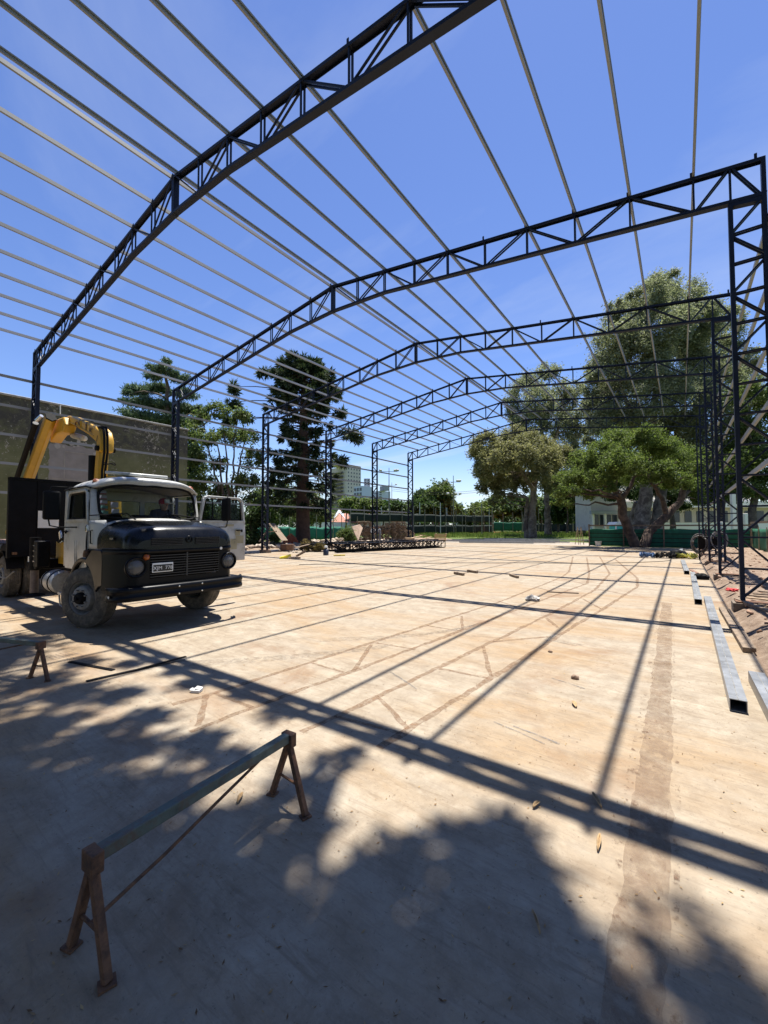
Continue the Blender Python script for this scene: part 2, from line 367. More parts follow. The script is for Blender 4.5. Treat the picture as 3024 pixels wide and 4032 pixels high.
# soil smears left on the slab where trusses were laid out and painted
m_st1 = stainmat('dried_soil_smear', (0.20, 0.125, 0.078), 0.46, 13, 0.2)
m_st2 = stainmat('brown_soil_strip', (0.215, 0.148, 0.10), 0.36, 8, 0.30)
m_st3 = stainmat('dark_soil_spatter', (0.14, 0.085, 0.055), 0.36, 12, 0.10)
def ribbon(pts, w, name, mat, z):
    b = MB(); P = []; rg_ = random.Random(int(abs(pts[0][0] * 1000 + pts[-1][1] * 77))); pts = [Vector((p[0], p[1], z)) for p in pts]
    for a, c in zip(pts[:-1], pts[1:]):
        k = max(2, int((c - a).length / 0.07)); P += [a.lerp(c, i / k) for i in range(k)]
    P.append(pts[-1]); vs = []; e0 = e1 = 0.0
    for i, p in enumerate(P):
        d = (P[min(i + 1, len(P) - 1)] - P[max(i - 1, 0)]).normalized(); n_ = Vector((-d.y, d.x, 0))
        e0 = 0.6 * e0 + rg_.uniform(-1, 1) * min(0.16 * w, 0.012); e1 = 0.6 * e1 + rg_.uniform(-1, 1) * min(0.16 * w, 0.012)
        vs += [p - n_ * (w / 2 + e0), p + n_ * (w / 2 + e1)]
    b.add(vs, [(2 * i, 2 * i + 2, 2 * i + 3, 2 * i + 1) for i in range(len(P) - 1)])
    return b.build(name, mat, slab)
zi = [0.002]
def rib(pts, w=0.075, mat=None):
    zi[0] += 0.00006; ribbon(pts, w, 'soil_smear', mat or m_st1, zi[0])
rib([(-4.19, 2.11), (-4.12, 2.53), (-4.07, 3.2), (-3.9, 5.15), (-3.69, 7.72), (-3.54, 9.43), (-3.45, 15.37), (-3.61, 17.25), (-4.4, 21.7), (-5.23, 26.18)])
rib([(-3.52, 1.93), (-3.47, 2.7), (-3.36, 3.82), (-3.12, 6.34), (-2.98, 8.03), (-2.65, 11.8), (-2.43, 14.22), (-2.9, 17.39), (-4.44, 25.91)])
rib([(-2.72, 2.5), (-2.6, 3.91), (-2.37, 6.75), (-2.21, 8.89), (-2.01, 12.81), (-2.22, 17.53), (-3.95, 27.08)])
rib([(-2.02, 2.7), (-1.88, 4.5), (-1.78, 5.62), (-1.6, 8.0), (-1.41, 10), (-1.09, 14.28), (-1.27, 16.64), (-2.96, 25.45)])
for a, c in (((-4.14, 2.44), (-3.57, 2.03)), ((-4.12, 2.53), (-3.49, 2.55)), ((-3.85, 4.96), (-3.33, 3.91)), ((-3.85, 5.07), (-3.18, 5.13)), ((-3.97, 3.83), (-3.36, 3.82)), ((-3.61, 7.59), (-3.1, 6.56)), ((-3.75, 6.46), (-3.1, 6.49)),
             ((-2.45, 5.87), (-1.88, 4.75)), ((-2.41, 6.18), (-1.75, 7.03)), ((-2.19, 8.41), (-1.8, 7.69)), ((-2.02, 11.12), (-1.44, 9.98)), ((-2.51, 4.62), (-1.89, 4.68)), ((-2.66, 3.5), (-2.0, 3.1)), ((-2.7, 2.9), (-2.0, 3.0)), ((-3.6, 9.6), (-2.8, 9.0)), ((-3.5, 12.4), (-2.6, 11.6)), ((-2.1, 13.2), (-1.2, 12.4)), ((-3.4, 15.0), (-2.5, 14.0))):
    rib([a, c], 0.055)
rib([(-0.175, -1.0), (-0.185, 1.8), (-0.19, 3.3), (-0.24, 7), (-0.31, 11.7)], 0.20, m_st2)
rib([(-0.175, 1.0), (-0.185, 1.8), (-0.19, 3.3), (-0.24, 7), (-0.31, 11.7)], 0.15, stainmat('pale_soil_strip', (0.235, 0.165, 0.115), 0.32, 12, 0.2))
rib([(-0.30, 1.2), (-0.30, 1.8), (-0.31, 3.3), (-0.37, 7), (-0.43, 11.0)], 0.085, m_st3)
rib([(-0.055, 1.6), (-0.06, 3.3), (-0.12, 7), (-0.18, 11.0)], 0.03, m_st3)

# faint tyre marks and scrape marks
m_tm = stainmat('faint_tyre_mark', (0.19, 0.155, 0.125), 0.40, 14, 0.2)
for k in range(6):
    o = 0.055 * k; rib([(-7.2 + 0.3 * t, 1.85 + o + 0.035 * t * t * 0.6, ) for t in range(0, 13)], 0.018, m_tm)
for k in range(5):
    o = 0.06 * k; rib([(-4.6 + 0.35 * t - 0.02 * t * t, 4.6 + o + 0.30 * t) for t in range(0, 9)], 0.02, m_tm)
for (x, y, a, L_) in ((-0.95, 3.55, 2.9, 0.5), (-0.85, 3.62, 2.95, 0.42), (-0.9, 5.0, 2.85, 0.4), (-1.3, 6.7, 3.0, 0.5), (-1.25, 6.78, 3.02, 0.4), (-2.4, 3.9, 2.7, 0.6), (-3.0, 6.2, 0.4, 0.7)):
    rib([(x, y), (x + L_ * .5 * math.cos(a), y + L_ * .5 * math.sin(a) + 0.01), (x + L_ * math.cos(a), y + L_ * math.sin(a))], 0.022, stainmat('grey_scrape', (0.16, 0.155, 0.15), 0.45, 20, 0.2) if 'grey_scrape' not in bpy.data.materials else bpy.data.materials['grey_scrape'])

rib([(-9.5, 0.77), (-6.5, 0.97), (-4.67, 1.09), (-3.3, 1.18), (-1.8, 1.28)], 0.010, m_st3)
rib([(-9.0, 3.1), (-5.4, 3.35), (-1.0, 3.65), (0.7, 3.77)], 0.007, m_st3)
# ================================================================ STEEL FRAME
XL, XR, Y1, BAY, ZE, ZR, ZB = -23.54, 1.62, 5.364, 6.244, 9.67, 11.35, 0.20
XM = (XL + XR) / 2; HALF = (XR - XL) / 2; SL = (ZR - ZE) / HALF; PAN = 1.262; DC = 0.63
CW = 0.148                         # chord width along the shed
# everything below is relative to (XM, y, 0); sgn = -1 left half, +1 right half
def top_z(d): return ZR - SL * d
def bot_z(d):
    dk = 2 * PAN; base = top_z(d) - 0.84
    return base if d >= dk else base - 0.22 * (1 - d / dk)
pieces = {}
def add_piece(key, mesh): pieces.setdefault(key, []).append(mesh)
def lace(name, p, q, t=0.045):
    """one bar at the front face and one at the back face of the chords"""
    for s in (-1, 1):
        b = MB(); y = s * (CW / 2 - 0.028); b.bar((p[0], y, p[1]), (q[0], y, q[1]), 0.036, t * 0.75, (0, 1, 0)); yield b.mesh(name, m_steel)
rafter_mesh, rafter_web, col_mesh, col_web = {}, {}, {}, {}
for sg in (-1, 1):
    b = MB()
    b.channel((sg * 0.05, 0, top_z(0.05)), (sg * HALF, 0, top_z(HALF)), CW, 0.07, 0.008, (0, 0, 1))
    ds = [0.05, 2 * PAN]
    b.channel((sg * 2 * PAN, 0, bot_z(2 * PAN)), (sg * 0.05, 0, bot_z(0.05)), CW, 0.07, 0.008, (0, 0, -1))
    b.channel((sg * (HALF - 0.002), 0, bot_z(HALF)), (sg * 2 * PAN, 0, bot_z(2 * PAN)), CW, 0.07, 0.008, (0, 0, -1))
    b.bb((sg * HALF - (0.075 if sg > 0 else 0), -CW / 2 + 0.002, bot_z(HALF) + 0.02), (sg * HALF + (0.075 if sg < 0 else 0), CW / 2 - 0.002, top_z(HALF) - 0.01))
    rafter_mesh[sg] = b.mesh('rafter', m_steel)
    web = []
    nodes = [k * PAN for k in range(10)] + [HALF - DC + 0.05, HALF - 0.06]
    for i, d in enumerate(nodes[1:-1], 1):
        web += list(lace('web_bar', (sg * d, bot_z(d) + 0.05), (sg * d, top_z(d) - 0.05)))
    for i in range(len(nodes) - 1):
        d0, d1 = nodes[i] + (0.06 if i == 0 else 0), nodes[i + 1]
        e = 0.07 if (d1 - d0) > 0.8 else 0.04
        if i % 2 == 0: p, q2 = (sg * (d0 + e), top_z(d0 + e) - 0.06), (sg * (d1 - e), bot_z(d1 - e) + 0.06)
        else: p, q2 = (sg * (d0 + e), bot_z(d0 + e) + 0.06), (sg * (d1 - e), top_z(d1 - e) - 0.06)
        web += list(lace('web_bar', p, q2))
    rafter_web[sg] = web
    # column: inner and outer chord, base plates, lacing
    zt = bot_z(HALF - DC) - 0.02
    b = MB()
    b.channel((sg * (HALF - DC), 0, ZB), (sg * (HALF - DC), 0, zt), CW, 0.08, 0.008, (-sg, 0, 0))
    b.channel((sg * HALF, 0, ZB), (sg * HALF, 0, bot_z(HALF) + 0.01), CW, 0.08, 0.008, (sg, 0, 0))
    b.bar((sg * (HALF - DC + 0.03), 0, zt - 0.02), (sg * (HALF - 0.03), 0, bot_z(HALF) - 0.05), CW - 0.01, 0.09, (0, 0, 1))
    col_mesh[sg] = b.mesh('column', m_steel)
    cw = []; n = 13; h = (zt - ZB - 0.05) / n; xi, xo = sg * (HALF - DC + 0.06), sg * (HALF - 0.06)
    for i in range(n):
        z0, z1 = ZB + 0.03 + i * h, ZB + 0.03 + (i + 1) * h
        if i: cw += list(lace('lacing_bar', (xi, z0), (xo, z0), 0.035))
        if i % 2 == 0: cw += list(lace('lacing_bar', (xi, z0 + 0.06), (xo, z1 - 0.06), 0.05))
        else: cw += list(lace('lacing_bar', (xo, z0 + 0.06), (xi, z1 - 0.06), 0.05))
    col_web[sg] = cw
b = MB(); zc = (ZR + bot_z(0)) / 2
b.bb((-0.055, -CW / 2 - 0.004, bot_z(0) - 0.012), (-0.006, CW / 2 + 0.004, ZR + 0.01)); ridge_a = b.mesh('ridge_plate', m_steel)
b = MB(); b.bb((0.006, -CW / 2 - 0.004, bot_z(0) - 0.012), (0.055, CW / 2 + 0.004, ZR + 0.01)); ridge_b = b.mesh('ridge_plate', m_steel)
b = MB(); b.bb((-0.40, -0.17, ZB - 0.03), (0.40, 0.17, ZB)); base_me = b.mesh('base_plate', m_rust)
b = MB(); b.bb((-0.45, -0.22, -0.3), (0.45, 0.22, ZB - 0.032)); foot_me = b.mesh('footing', M('earthy_footing', (0.15, 0.115, 0.085), 0.95, 0, 0.4, 5, 0.4))
cl = MB(); cl.bar((0, -0.045, -0.02), (0, -0.045, 0.13), 0.05, 0.012, (0, 1, 0)); cleat_me = cl.mesh('purlin_cleat', m_steel)
ORD = ['first', 'second', 'third', 'fourth', 'fifth', 'sixth']
frame_labels = ['nearest dark steel portal frame, its rafter sweeping across the top left above the truck',
                'second dark steel portal frame, its tall lattice column nearest at the right edge',
                'third dark steel portal frame from the camera, left column standing beside the open truck door',
                'fourth dark steel portal frame from the camera, left column in front of the bunya pine',
                'fifth dark steel portal frame from the camera, left column in front of the pallet stacks',
                'farthest dark steel portal frame, last in the row, crossing in front of the eucalyptus trees']
for i in range(6):
    y = Y1 + i * BAY
    r = empty('portal_frame', (XM, y, 0), 0, frame_labels[i], 'portal frame', 'portal frames of the shed')
    for sg in (-1, 1):
        ra = link('rafter', rafter_mesh[sg], r)
        for me in rafter_web[sg]: link('web_bar', me, ra)
        co = link('column', col_mesh[sg], r)
        for me in col_web[sg]: link('lacing_bar', me, co)
        link('base_plate', base_me, co, (sg * (HALF - DC / 2), 0, 0)); link('footing', foot_me, co, (sg * (HALF - DC / 2), 0, 0))
        for k in range(11):
            d = min(k * PAN + (0.12 if k == 0 else 0.0), HALF - 0.05)
            if k == 10: d = HALF - 0.12
            link('purlin_cleat', cleat_me, ra, (sg * (d - 0.035), 0, top_z(d)))
    link('ridge_plate', ridge_a, r); link('ridge_plate', ridge_b, r)

# roof purlins: lipped C sections lying on the rafters
def cee(b, p, q, h, w, t, up, lip=0.018, flip=1):
    a = w / 2 * flip; g = a - w * 0.55 * flip; e = h * 0.26
    prof = [(-a, 0), (a, 0), (a, e), (g, e), (g, h - e), (a, h - e), (a, h), (-a, h)]
    return b.prism(prof, p, q, up)
YEND = Y1 + 5 * BAY + 0.25
side_word = {-1: 'left', 1: 'right'}
nth = ['', 'first', 'second', 'third', 'fourth', 'fifth', 'sixth', 'seventh', 'eighth', 'ninth']
for sg in (-1, 1):
    for k in range(10):
        if sg > 0 and k == 5: continue
        d = 0.12 if k == 0 else k * PAN
        x = XM + sg * d; z = top_z(d) + 0.002
        ys = 0.6
        if sg > 0: ys = {0: 0.6, 1: 0.9, 2: 1.6, 3: 2.6, 4: 3.6}.get(k, Y1 - 0.12)
        b = MB(); cee(b, (0, ys, 0), (0, YEND, 0), 0.11, 0.046, 0.006, (sg * SL, 0, 1), flip=sg)
        o = b.build('purlin', m_galv, None, (x, 0, z))
        lab = ('galvanised roof purlin along the ridge, on its %s side' % side_word[sg]) if k == 0 else ('galvanised roof purlin, %s down the %s roof slope from the ridge pair' % (nth[k], side_word[sg]))
        tag(o, lab, 'purlin', 'roof purlins')
# wall rails outside the columns
for sg in (-1, 1):
    for j, z in enumerate((8.35, 7.08, 5.82, 4.56, 3.29)):
        x = XL - 0.004 if sg < 0 else XR + 0.004
        b = MB(); ys = 0.6 if sg < 0 else Y1 - 0.15
        cee(b, (0, ys, 0), (0, YEND, 0), 0.06 if sg < 0 else 0.06, 0.11, 0.006, (sg, 0, 0), flip=-1)
        o = b.build('wall_rail', m_galv, None, (x, 0, z + 0.2 - 0.2))
        tag(o, 'galvanised wall rail on the %s columns, %s from the top' % (side_word[sg], nth[j + 1]), 'wall rail', 'wall rails')
        # cleats that hold the rail belong to it
        for i in range(6):
            cb = MB(); cb.box((sg * 0.05, 0, -0.075), (0.09, 0.05, 0.03)); cb.build('rail_cleat', m_steel, o, (0, Y1 + i * BAY, 0))
# ================================================================ CRANE TRUCK
m_white = M('worn_white_paint', (0.42, 0.42, 0.40), 0.38, 0, 0.08, 3, 0.02, dirt=(0.24, 0.215, 0.17), dirt_amt=0.44, coat=0.15)
m_hood = M('black_bonnet_paint', (0.003, 0.0033, 0.0045), 0.34, 0, 0.3, 5, 0.02, dirt=(0.006, 0.0055, 0.005), dirt_amt=0.4, spec=0.16)
m_rubber = M('black_rubber', (0.008, 0.008, 0.008), 0.75, 0, 0.3, 20, 0.1, spec=0.12)
m_tyre = M('dusty_tyre', (0.085, 0.076, 0.064), 0.9, 0, 0.4, 9, 0.25, dirt=(0.19, 0.16, 0.12), dirt_amt=0.46, spec=0.15)
m_rim = M('grey_rim_paint', (0.17, 0.168, 0.16), 0.6, 0.1, 0.3, 10, 0.1, dirt=(0.07, 0.05, 0.035), dirt_amt=0.4)
m_dark = M('dark_grime', (0.009, 0.008, 0.0075), 0.85, 0, 0.4, 10, 0.2, spec=0.15)
m_yel = M('crane_yellow', (0.50, 0.275, 0.016), 0.45, 0, 0.12, 5, 0.03, dirt=(0.30, 0.17, 0.022), dirt_amt=0.32)
m_amber = M('amber_lens', (0.26, 0.06, 0.006), 0.2, 0, 0.1)
m_glass = glassmat('cab_glass', (0.015, 0.018, 0.022), 0.03, 0.06)
m_lens = glassmat('lamp_lens', (0.17, 0.17, 0.17), 0.06, 0.45)
m_chrome = M('dull_chrome', (0.55, 0.55, 0.55), 0.22, 0.9, 0.1)
m_plank = M('deck_board', (0.15, 0.09, 0.07), 0.7, 0, 0.4, 5, 0.25, dirt=(0.05, 0.035, 0.03), dirt_amt=0.45)
m_silver = M('silver_tank', (0.4, 0.4, 0.39), 0.45, 0.5, 0.3, 6, 0.05, dirt=(0.08, 0.075, 0.07), dirt_amt=0.42)
m_trim = M('cab_lining', (0.10, 0.095, 0.085), 0.8, 0, 0.2, 6)
m_letter = M('white_lettering', (0.7, 0.7, 0.66), 0.6, 0, 0.1)
m_blackprint = M('black_print', (0.02, 0.018, 0.014), 0.6, 0, 0.1)

def text_mesh(body, size, mat, depth=0.004):
    c = bpy.data.curves.new('lettering', 'FONT'); c.body = body; c.size = size; c.extrude = depth; c.align_x = 'CENTER'; c.align_y = 'CENTER'
    c.resolution_u = 3
    t = bpy.data.objects.new('lettering', c); COL.objects.link(t)
    dg = bpy.context.evaluated_depsgraph_get(); me = bpy.data.meshes.new_from_object(t.evaluated_get(dg))
    bpy.data.objects.remove(t); bpy.data.curves.remove(c)
    me.materials.clear(); me.materials.append(mat); return me

T = empty('crane_truck', (-8.66, 3.85, 0), 0, 'black bonneted flatbed truck with white cab and folded yellow crane, driver door open', 'truck')

T.scale = (1.04, 1.04, 1.03)
# --- cab shell
def roofz(x, y):
    fx = 1 - max(0, (x + 0.25) / 0.50) ** 2.2 * 0.9 if x > -0.25 else 1 - max(0, (-0.75 - x) / 0.5) ** 2.4 * 0.6
    return 2.46 + 0.31 * max(0, fx) * (1 - min(1, abs(y) / 0.985) ** 3.6) ** 0.75
def wsx(y, v):            # windshield surface, v 0 bottom .. 1 top
    return 0.36 - 0.17 * v - 0.29 * (abs(y) / 0.9) ** 2.2
b = MB()
def roof(u, v):
    y = -0.985 + 1.97 * v; xf = wsx(y * 0.9, 1) + 0.035; x = xf + (-1.26 - xf) * u
    uu = (x + 0.25) / (xf + 0.25) if x > -0.25 else 0
    zb = 2.46 + 0.235 * (1 - min(1, abs(y) / 0.985) ** 3.4) ** 0.7
    drop = 0.075 * max(0, uu) ** 3 if x > -0.25 else 0.10 * max(0, (-0.85 - x) / 0.41) ** 2
    return (x, y, zb - drop * (1 if abs(y) < 0.98 else 0.2))
b.grid(roof, 22, 24)
def header(u, v):         # strip between roof front edge and glass
    y = -0.985 + 1.97 * v; y2 = y * 0.875 / 0.985; p = Vector(roof(0, v)); q2 = Vector((wsx(y2, 1), y2, 2.515 - 0.07 * (abs(y2) / 0.9) ** 4)); return p.lerp(q2, u)
b.grid(header, 3, 24)
def rearwall(u, v):
    y = -0.985 + 1.97 * v; zt = roof(1, v)[2]; return (-1.26, y, 1.0 + (zt - 1.0) * u)
# rear wall with two windows: built as strips
def rw(y0, y1, z0, z1): b.bb((-1.27, y0, z0), (-1.235, y1, z1))
rw(-0.985, 0.985, 1.0, 1.82); rw(-0.985, 0.985, 2.30, 2.47)
for y0, y1 in ((-0.985, -0.88), (-0.42, -0.34), (0.34, 0.42), (0.88, 0.985)): rw(y0, y1, 1.82, 2.30)
b.grid(lambda u, v: (-1.262, -0.985 + 1.97 * v, 2.46 + (roof(1, v)[2] - 2.46) * u), 2, 24)
for s in (-1, 1):
    # A pillar / cowl side in front of the door, B pillar behind it
    b.grid(lambda u, v, s=s: (lambda q2: (q2.x, q2.y, q2.z))(Vector((wsx(0.87, v) - 0.005, s * 0.87, 1.86 + 0.55 * v)).lerp(Vector((-0.01 - 0.10 * v, s * (0.995 - 0.03 * v), 1.83 + 0.63 * v)), u)), 5, 6)
    b.grid(lambda u, v, s=s: (-1.25 + 0.14 * u, s * (0.995 - 0.025 * max(0, v - 0.6)), 1.0 + 1.47 * v), 2, 8)
    b.grid(lambda u, v, s=s: (-0.02 + 0.42 * u * (1 - 0.25 * v), s * (1.0 - 0.15 * u * u), 1.36 + 0.50 * v), 8, 6)   # cowl side
    b.bb((-1.25, s * 0.96 - 0.02, 2.42), (-0.10, s * 0.96 + 0.02, 2.475))
# cowl top under the glass
b.grid(lambda u, v: (lambda y: Vector((wsx(y, 0) + 0.02 + 0.16 * u, y * (1 + 0.04 * u), 1.895 - 0.045 * u - 0.10 * (abs(y) / 0.9) ** 3)))(-0.87 + 1.74 * v), 4, 20)
b.bb((-1.25, -0.97, 0.98), (0.35, 0.97, 1.04))                          # floor
cab = b.build('cab', m_white, T, smooth=35)
sol = cab.modifiers.new('thickness', 'SOLIDIFY'); sol.thickness = 0.02; sol.offset = 0
b = MB(); b.grid(lambda u, v: (-1.2 + 1.15 * u, -0.93 + 1.86 * v, 2.44 + 0.12 * math.sin(math.pi * v)), 6, 8); b.bb((-1.22, -0.95, 1.04), (-1.20, 0.95, 1.80)); b.build('lining', m_trim, cab, smooth=40)
# rubber seal and windshield
b = MB(); pts = []
for k in range(64):
    t = 2 * math.pi * k / 64; cx, cz = math.cos(t), math.sin(t)
    y = 0.875 * abs(cx) ** 0.32 * (1 if cx > 0 else -1); v = 0.5 + 0.5 * abs(cz) ** 0.36 * (1 if cz > 0 else -1)
    pts.append((wsx(y, v) + 0.012, y, 1.885 + 0.635 * v - 0.065 * (abs(y) / 0.9) ** 4 * v))
b.tube(pts + [pts[0]], 0.024, 6, cap=False); b.build('windshield_seal', m_rubber, cab, smooth=60)
b = MB(); b.grid(lambda u, v: (wsx(-0.87 + 1.74 * v, u) + 0.004, -0.87 + 1.74 * v, 1.885 + 0.63 * u - 0.065 * (abs(-0.87 + 1.74 * v) / 0.9) ** 4 * u), 8, 24); b.build('windshield', m_glass, cab, smooth=60)
for y0, y1 in ((-0.88, -0.42), (-0.34, 0.34), (0.42, 0.88)):
    b = MB(); b.bb((-1.258, y0, 1.82), (-1.252, y1, 2.30)); b.build('rear_window', m_glass, cab)
    b = MB(); b.tube([(-1.25, y0, 1.82), (-1.25, y1, 1.82), (-1.25, y1, 2.30), (-1.25, y0, 2.30), (-1.25, y0, 1.82)], 0.018, 6); b.build('window_seal', m_rubber, cab, smooth=60)
# roof hatch plate propped up, marker lamps
b = MB(); b.poly([(-1.05, -0.42, 2.83), (-0.22, -0.30, 2.735), (-0.15, 0.40, 2.735), (-1.0, 0.45, 2.84)], (0, 0, 0.06)); b.build('roof_hatch', m_white, cab, bevel=0.015)
b = MB(); b.bb((-0.9, -0.34, 2.66), (-0.35, 0.33, 2.745)); b.build('hatch_frame', m_dark, cab)
for y, x in ((-0.86, -0.16), (0.86, -0.16)):
    b = MB(); b.lathe((x, y, 2.555), (0.6, 0.25 * (1 if y > 0 else -1), 0.7), [(-0.05, 0.02), (-0.05, 0.05), (0.0, 0.062), (0.05, 0.05), (0.07, 0.0)], 12); b.build('marker_lamp', m_amber if y > 0 else M('faded_amber_lens', (0.22, 0.075, 0.03), 0.4), cab, smooth=40)
# drip rail over the near door
b = MB(); b.tube([(-1.26, -1.0, 2.46), (-0.7, -1.01, 2.475), (-0.2, -1.0, 2.475), (-0.04, -0.985, 2.44)], 0.016, 6); b.build('drip_rail', m_rubber, cab, smooth=60)
# wipers
for y, e in ((-0.42, 0.22), (0.38, -0.30)):
    b = MB(); b.tube([(wsx(y, 0) + 0.10, y, 1.87), (wsx(y, 0.1) + 0.06, y - 0.12, 1.98), (wsx(y, 0.2) + 0.035, y - 0.5 if e > 0 else y + 0.42, 1.95 if e > 0 else 1.93)], 0.012, 6); b.tube([(wsx(y - 0.2, .12) + 0.03, y - 0.15, 1.99), (wsx(y - 0.45, .1) + 0.03, y - 0.62 if e > 0 else y + 0.25, 1.945)], 0.010, 5); b.build('wiper', m_rubber, cab, smooth=60)
# permit stickers inside the glass
m_stk = [M('white_red_sticker', (0.7, 0.6, 0.58), 0.6, 0, 0.1), M('green_sticker', (0.25, 0.42, 0.3), 0.6, 0, 0.4, 30), M('red_sticker', (0.5, 0.07, 0.05), 0.6)]
for k in range(5):
    y, v = -0.80, 0.86 - 0.165 * k
    b = MB(); b.bb((wsx(y, v) - 0.022, y - 0.055, 1.885 + 0.565 * v - 0.035), (wsx(y, v) - 0.018, y + 0.055, 1.885 + 0.565 * v + 0.035)); st = b.build('sticker', m_stk[0] if k < 3 else m_stk[1], cab)
    b = MB(); b.bb((wsx(y, v) - 0.0175, y - 0.055, 1.885 + 0.565 * v - 0.034), (wsx(y, v) - 0.016, y + 0.055, 1.885 + 0.565 * v - 0.018)); b.build('sticker_band', m_stk[2] if k != 4 else m_stk[1], st)
for v in (0.46, 0.24):
    y = -0.66; b = MB(); b.bb((wsx(y, v) - 0.022, y - 0.06, 1.885 + 0.565 * v - 0.05), (wsx(y, v) - 0.018, y + 0.06, 1.885 + 0.565 * v + 0.05)); b.build('sticker', m_stk[0], cab)
# dashboard, steering wheel, seats
b = MB(); b.bb((-0.08, -0.9, 1.70), (0.22, 0.9, 1.88)); b.build('dashboard', m_dark, cab, bevel=0.03)
b = MB(); b.tube([(-0.12 + 0.05 * math.cos(t), 0.45 + 0.22 * math.sin(t), 1.86 + 0.20 * math.cos(t) * 0.6) for t in [k * math.pi / 10 for k in range(21)]], 0.016, 6, cap=False); b.build('steering_wheel', m_rubber, cab, smooth=60)
for y in (-0.45, 0.45):
    b = MB(); b.bb((-1.05, y - 0.38, 1.35), (-0.5, y + 0.38, 1.52)); b.bb((-1.15, y - 0.36, 1.50), (-1.0, y + 0.36, 2.0)); b.build('seat', m_dark, cab, bevel=0.04)

# --- doors: panel, window frame, glass, handle, hinge
def make_door(name, parent):
    d = bpy.data.objects.new(name, None); COL.objects.link(d); d.parent = parent
    # local: x from 0 (hinge) to -1.10 (latch), y outward negative, z absolute
    b = MB()
    b.grid(lambda u, v: (-1.10 * u, -0.012 - 0.045 * math.sin(math.pi * (0.12 + 0.8 * v)) , 0.97 + 0.90 * v), 10, 10)
    b.grid(lambda u, v: (-1.10 * u, 0.05, 0.97 + 0.90 * v), 2, 2)
    b.bb((-1.10, -0.02, 0.965), (0.0, 0.05, 0.985)); b.bb((-1.105, -0.03, 0.97), (-1.085, 0.05, 1.87)); b.bb((-0.015, -0.03, 0.97), (0.002, 0.05, 1.87))
    b.bb((-1.10, -0.045, 1.84), (0, 0.045, 1.885))
    o = b.build('door_panel', m_white, d, smooth=40)
    b = MB()
    pts = [(-1.075, 0.0, 1.86), (-1.03, 0.012, 2.33), (-0.97, 0.018, 2.40), (-0.20, 0.018, 2.41), (-0.12, 0.012, 2.37), (-0.03, 0.0, 1.86)]
    for p, q2 in zip(pts[:-1], pts[1:]): b.bar(p, q2, 0.05, 0.085, (0, 1, 0.01))
    b.build('window_frame', m_white, d, bevel=0.01)
    b = MB(); ip = [(-1.02, 0, 1.90), (-0.985, 0.012, 2.31), (-0.94, 0.016, 2.36), (-0.23, 0.016, 2.36), (-0.17, 0.012, 2.33), (-0.085, 0, 1.90), (-1.02, 0, 1.90)]
    b.tube(ip, 0.013, 6); b.tube([(-0.32, 0.004, 1.9), (-0.33, 0.016, 2.36)], 0.014, 6); fr = b.build('window_seal', m_rubber, d, smooth=60)
    b = MB(); b.poly([Vector(p) + Vector((0, 0.008, 0)) for p in ip[:-1]], (0, 0.004, 0)); b.build('window_pane', m_glass, d)
    b = MB(); b.tube([(-1.0, -0.075, 1.66), (-0.86, -0.08, 1.66)], 0.014, 6); b.bb((-1.02, -0.07, 1.62), (-0.99, -0.03, 1.68)); b.build('handle', m_dark, d, smooth=60)
    for z in (1.15, 1.72):
        b = MB(); b.bb((-0.04, -0.06, z - 0.06), (0.045, -0.02, z + 0.06)); b.build('hinge', m_chrome, d, bevel=0.008)
    b = MB(); b.tube([(-0.52, -0.052, 1.02), (-0.52, -0.058, 1.5)], 0.006, 5); b.tube([(-0.44, -0.052, 1.02), (-0.44, -0.058, 1.5)], 0.006, 5); b.build('pressed_line', m_white, d, smooth=60)
    # mirror on a bent arm
    mm = MB(); mm.tube([(-0.45, -0.05, 1.74), (-0.45, -0.33, 1.74), (-0.40, -0.46, 1.77), (-0.40, -0.48, 1.90), (-0.40, -0.48, 2.30), (-0.42, -0.44, 2.45), (-0.5, -0.05, 2.46)], 0.012, 6); arm = mm.build('mirror_arm', m_rubber, d, smooth=60)
    mm = MB(); mm.box((-0.39, -0.44, 2.12), (0.11, 0.24, 0.50)); mm.build('mirror', m_rubber, d, bevel=0.035)
    return d
dn = make_door('passenger_door', T); dn.location = (-0.03, -0.985, 0)
b = MB(); b.tube([(-1.14, -1.005, 0.97), (-1.14, -1.005, 1.86), (-1.12, -0.985, 2.44), (-0.16, -0.975, 2.455), (-0.02, -0.995, 1.87), (-0.015, -1.005, 0.97)], 0.009, 5); b.build('door_gap', m_dark, T)
dl = make_door('driver_door', T)
dl.location = (-0.03, 0.99, 0); dl.scale = (1, -1, 1); dl.rotation_euler = (0, 0, R(-93)); dl['label'] = 'white door standing open with scraped primer patches'
m_prim = stainmat('primer_patch', (0.33, 0.30, 0.20), 0.62, 3, 0.05)
for x, z, w, h in ((-0.8, 1.35, 0.16, 0.24), (-0.55, 1.25, 0.2, 0.2), (-0.95, 1.45, 0.2, 0.18), (-0.45, 1.55, 0.1, 0.16), (-0.9, 1.62, 0.12, 0.14), (-0.7, 1.78, 0.2, 0.05)):
    b = MB(); b.add([(x - w / 2, -0.0615, z - h / 2), (x + w / 2, -0.0615, z - h / 2), (x + w / 2, -0.0615, z + h / 2), (x - w / 2, -0.0615, z + h / 2)], [(0, 1, 2, 3)]); b.build('primer_patch', m_prim, dl)
# hand grab on cowl side
b = MB(); b.tube([(0.12, -0.985, 1.45), (0.12, -1.02, 1.46), (0.11, -1.02, 1.68), (0.11, -0.985, 1.69)], 0.01, 6); b.build('grab_handle', m_rubber, T, smooth=60)

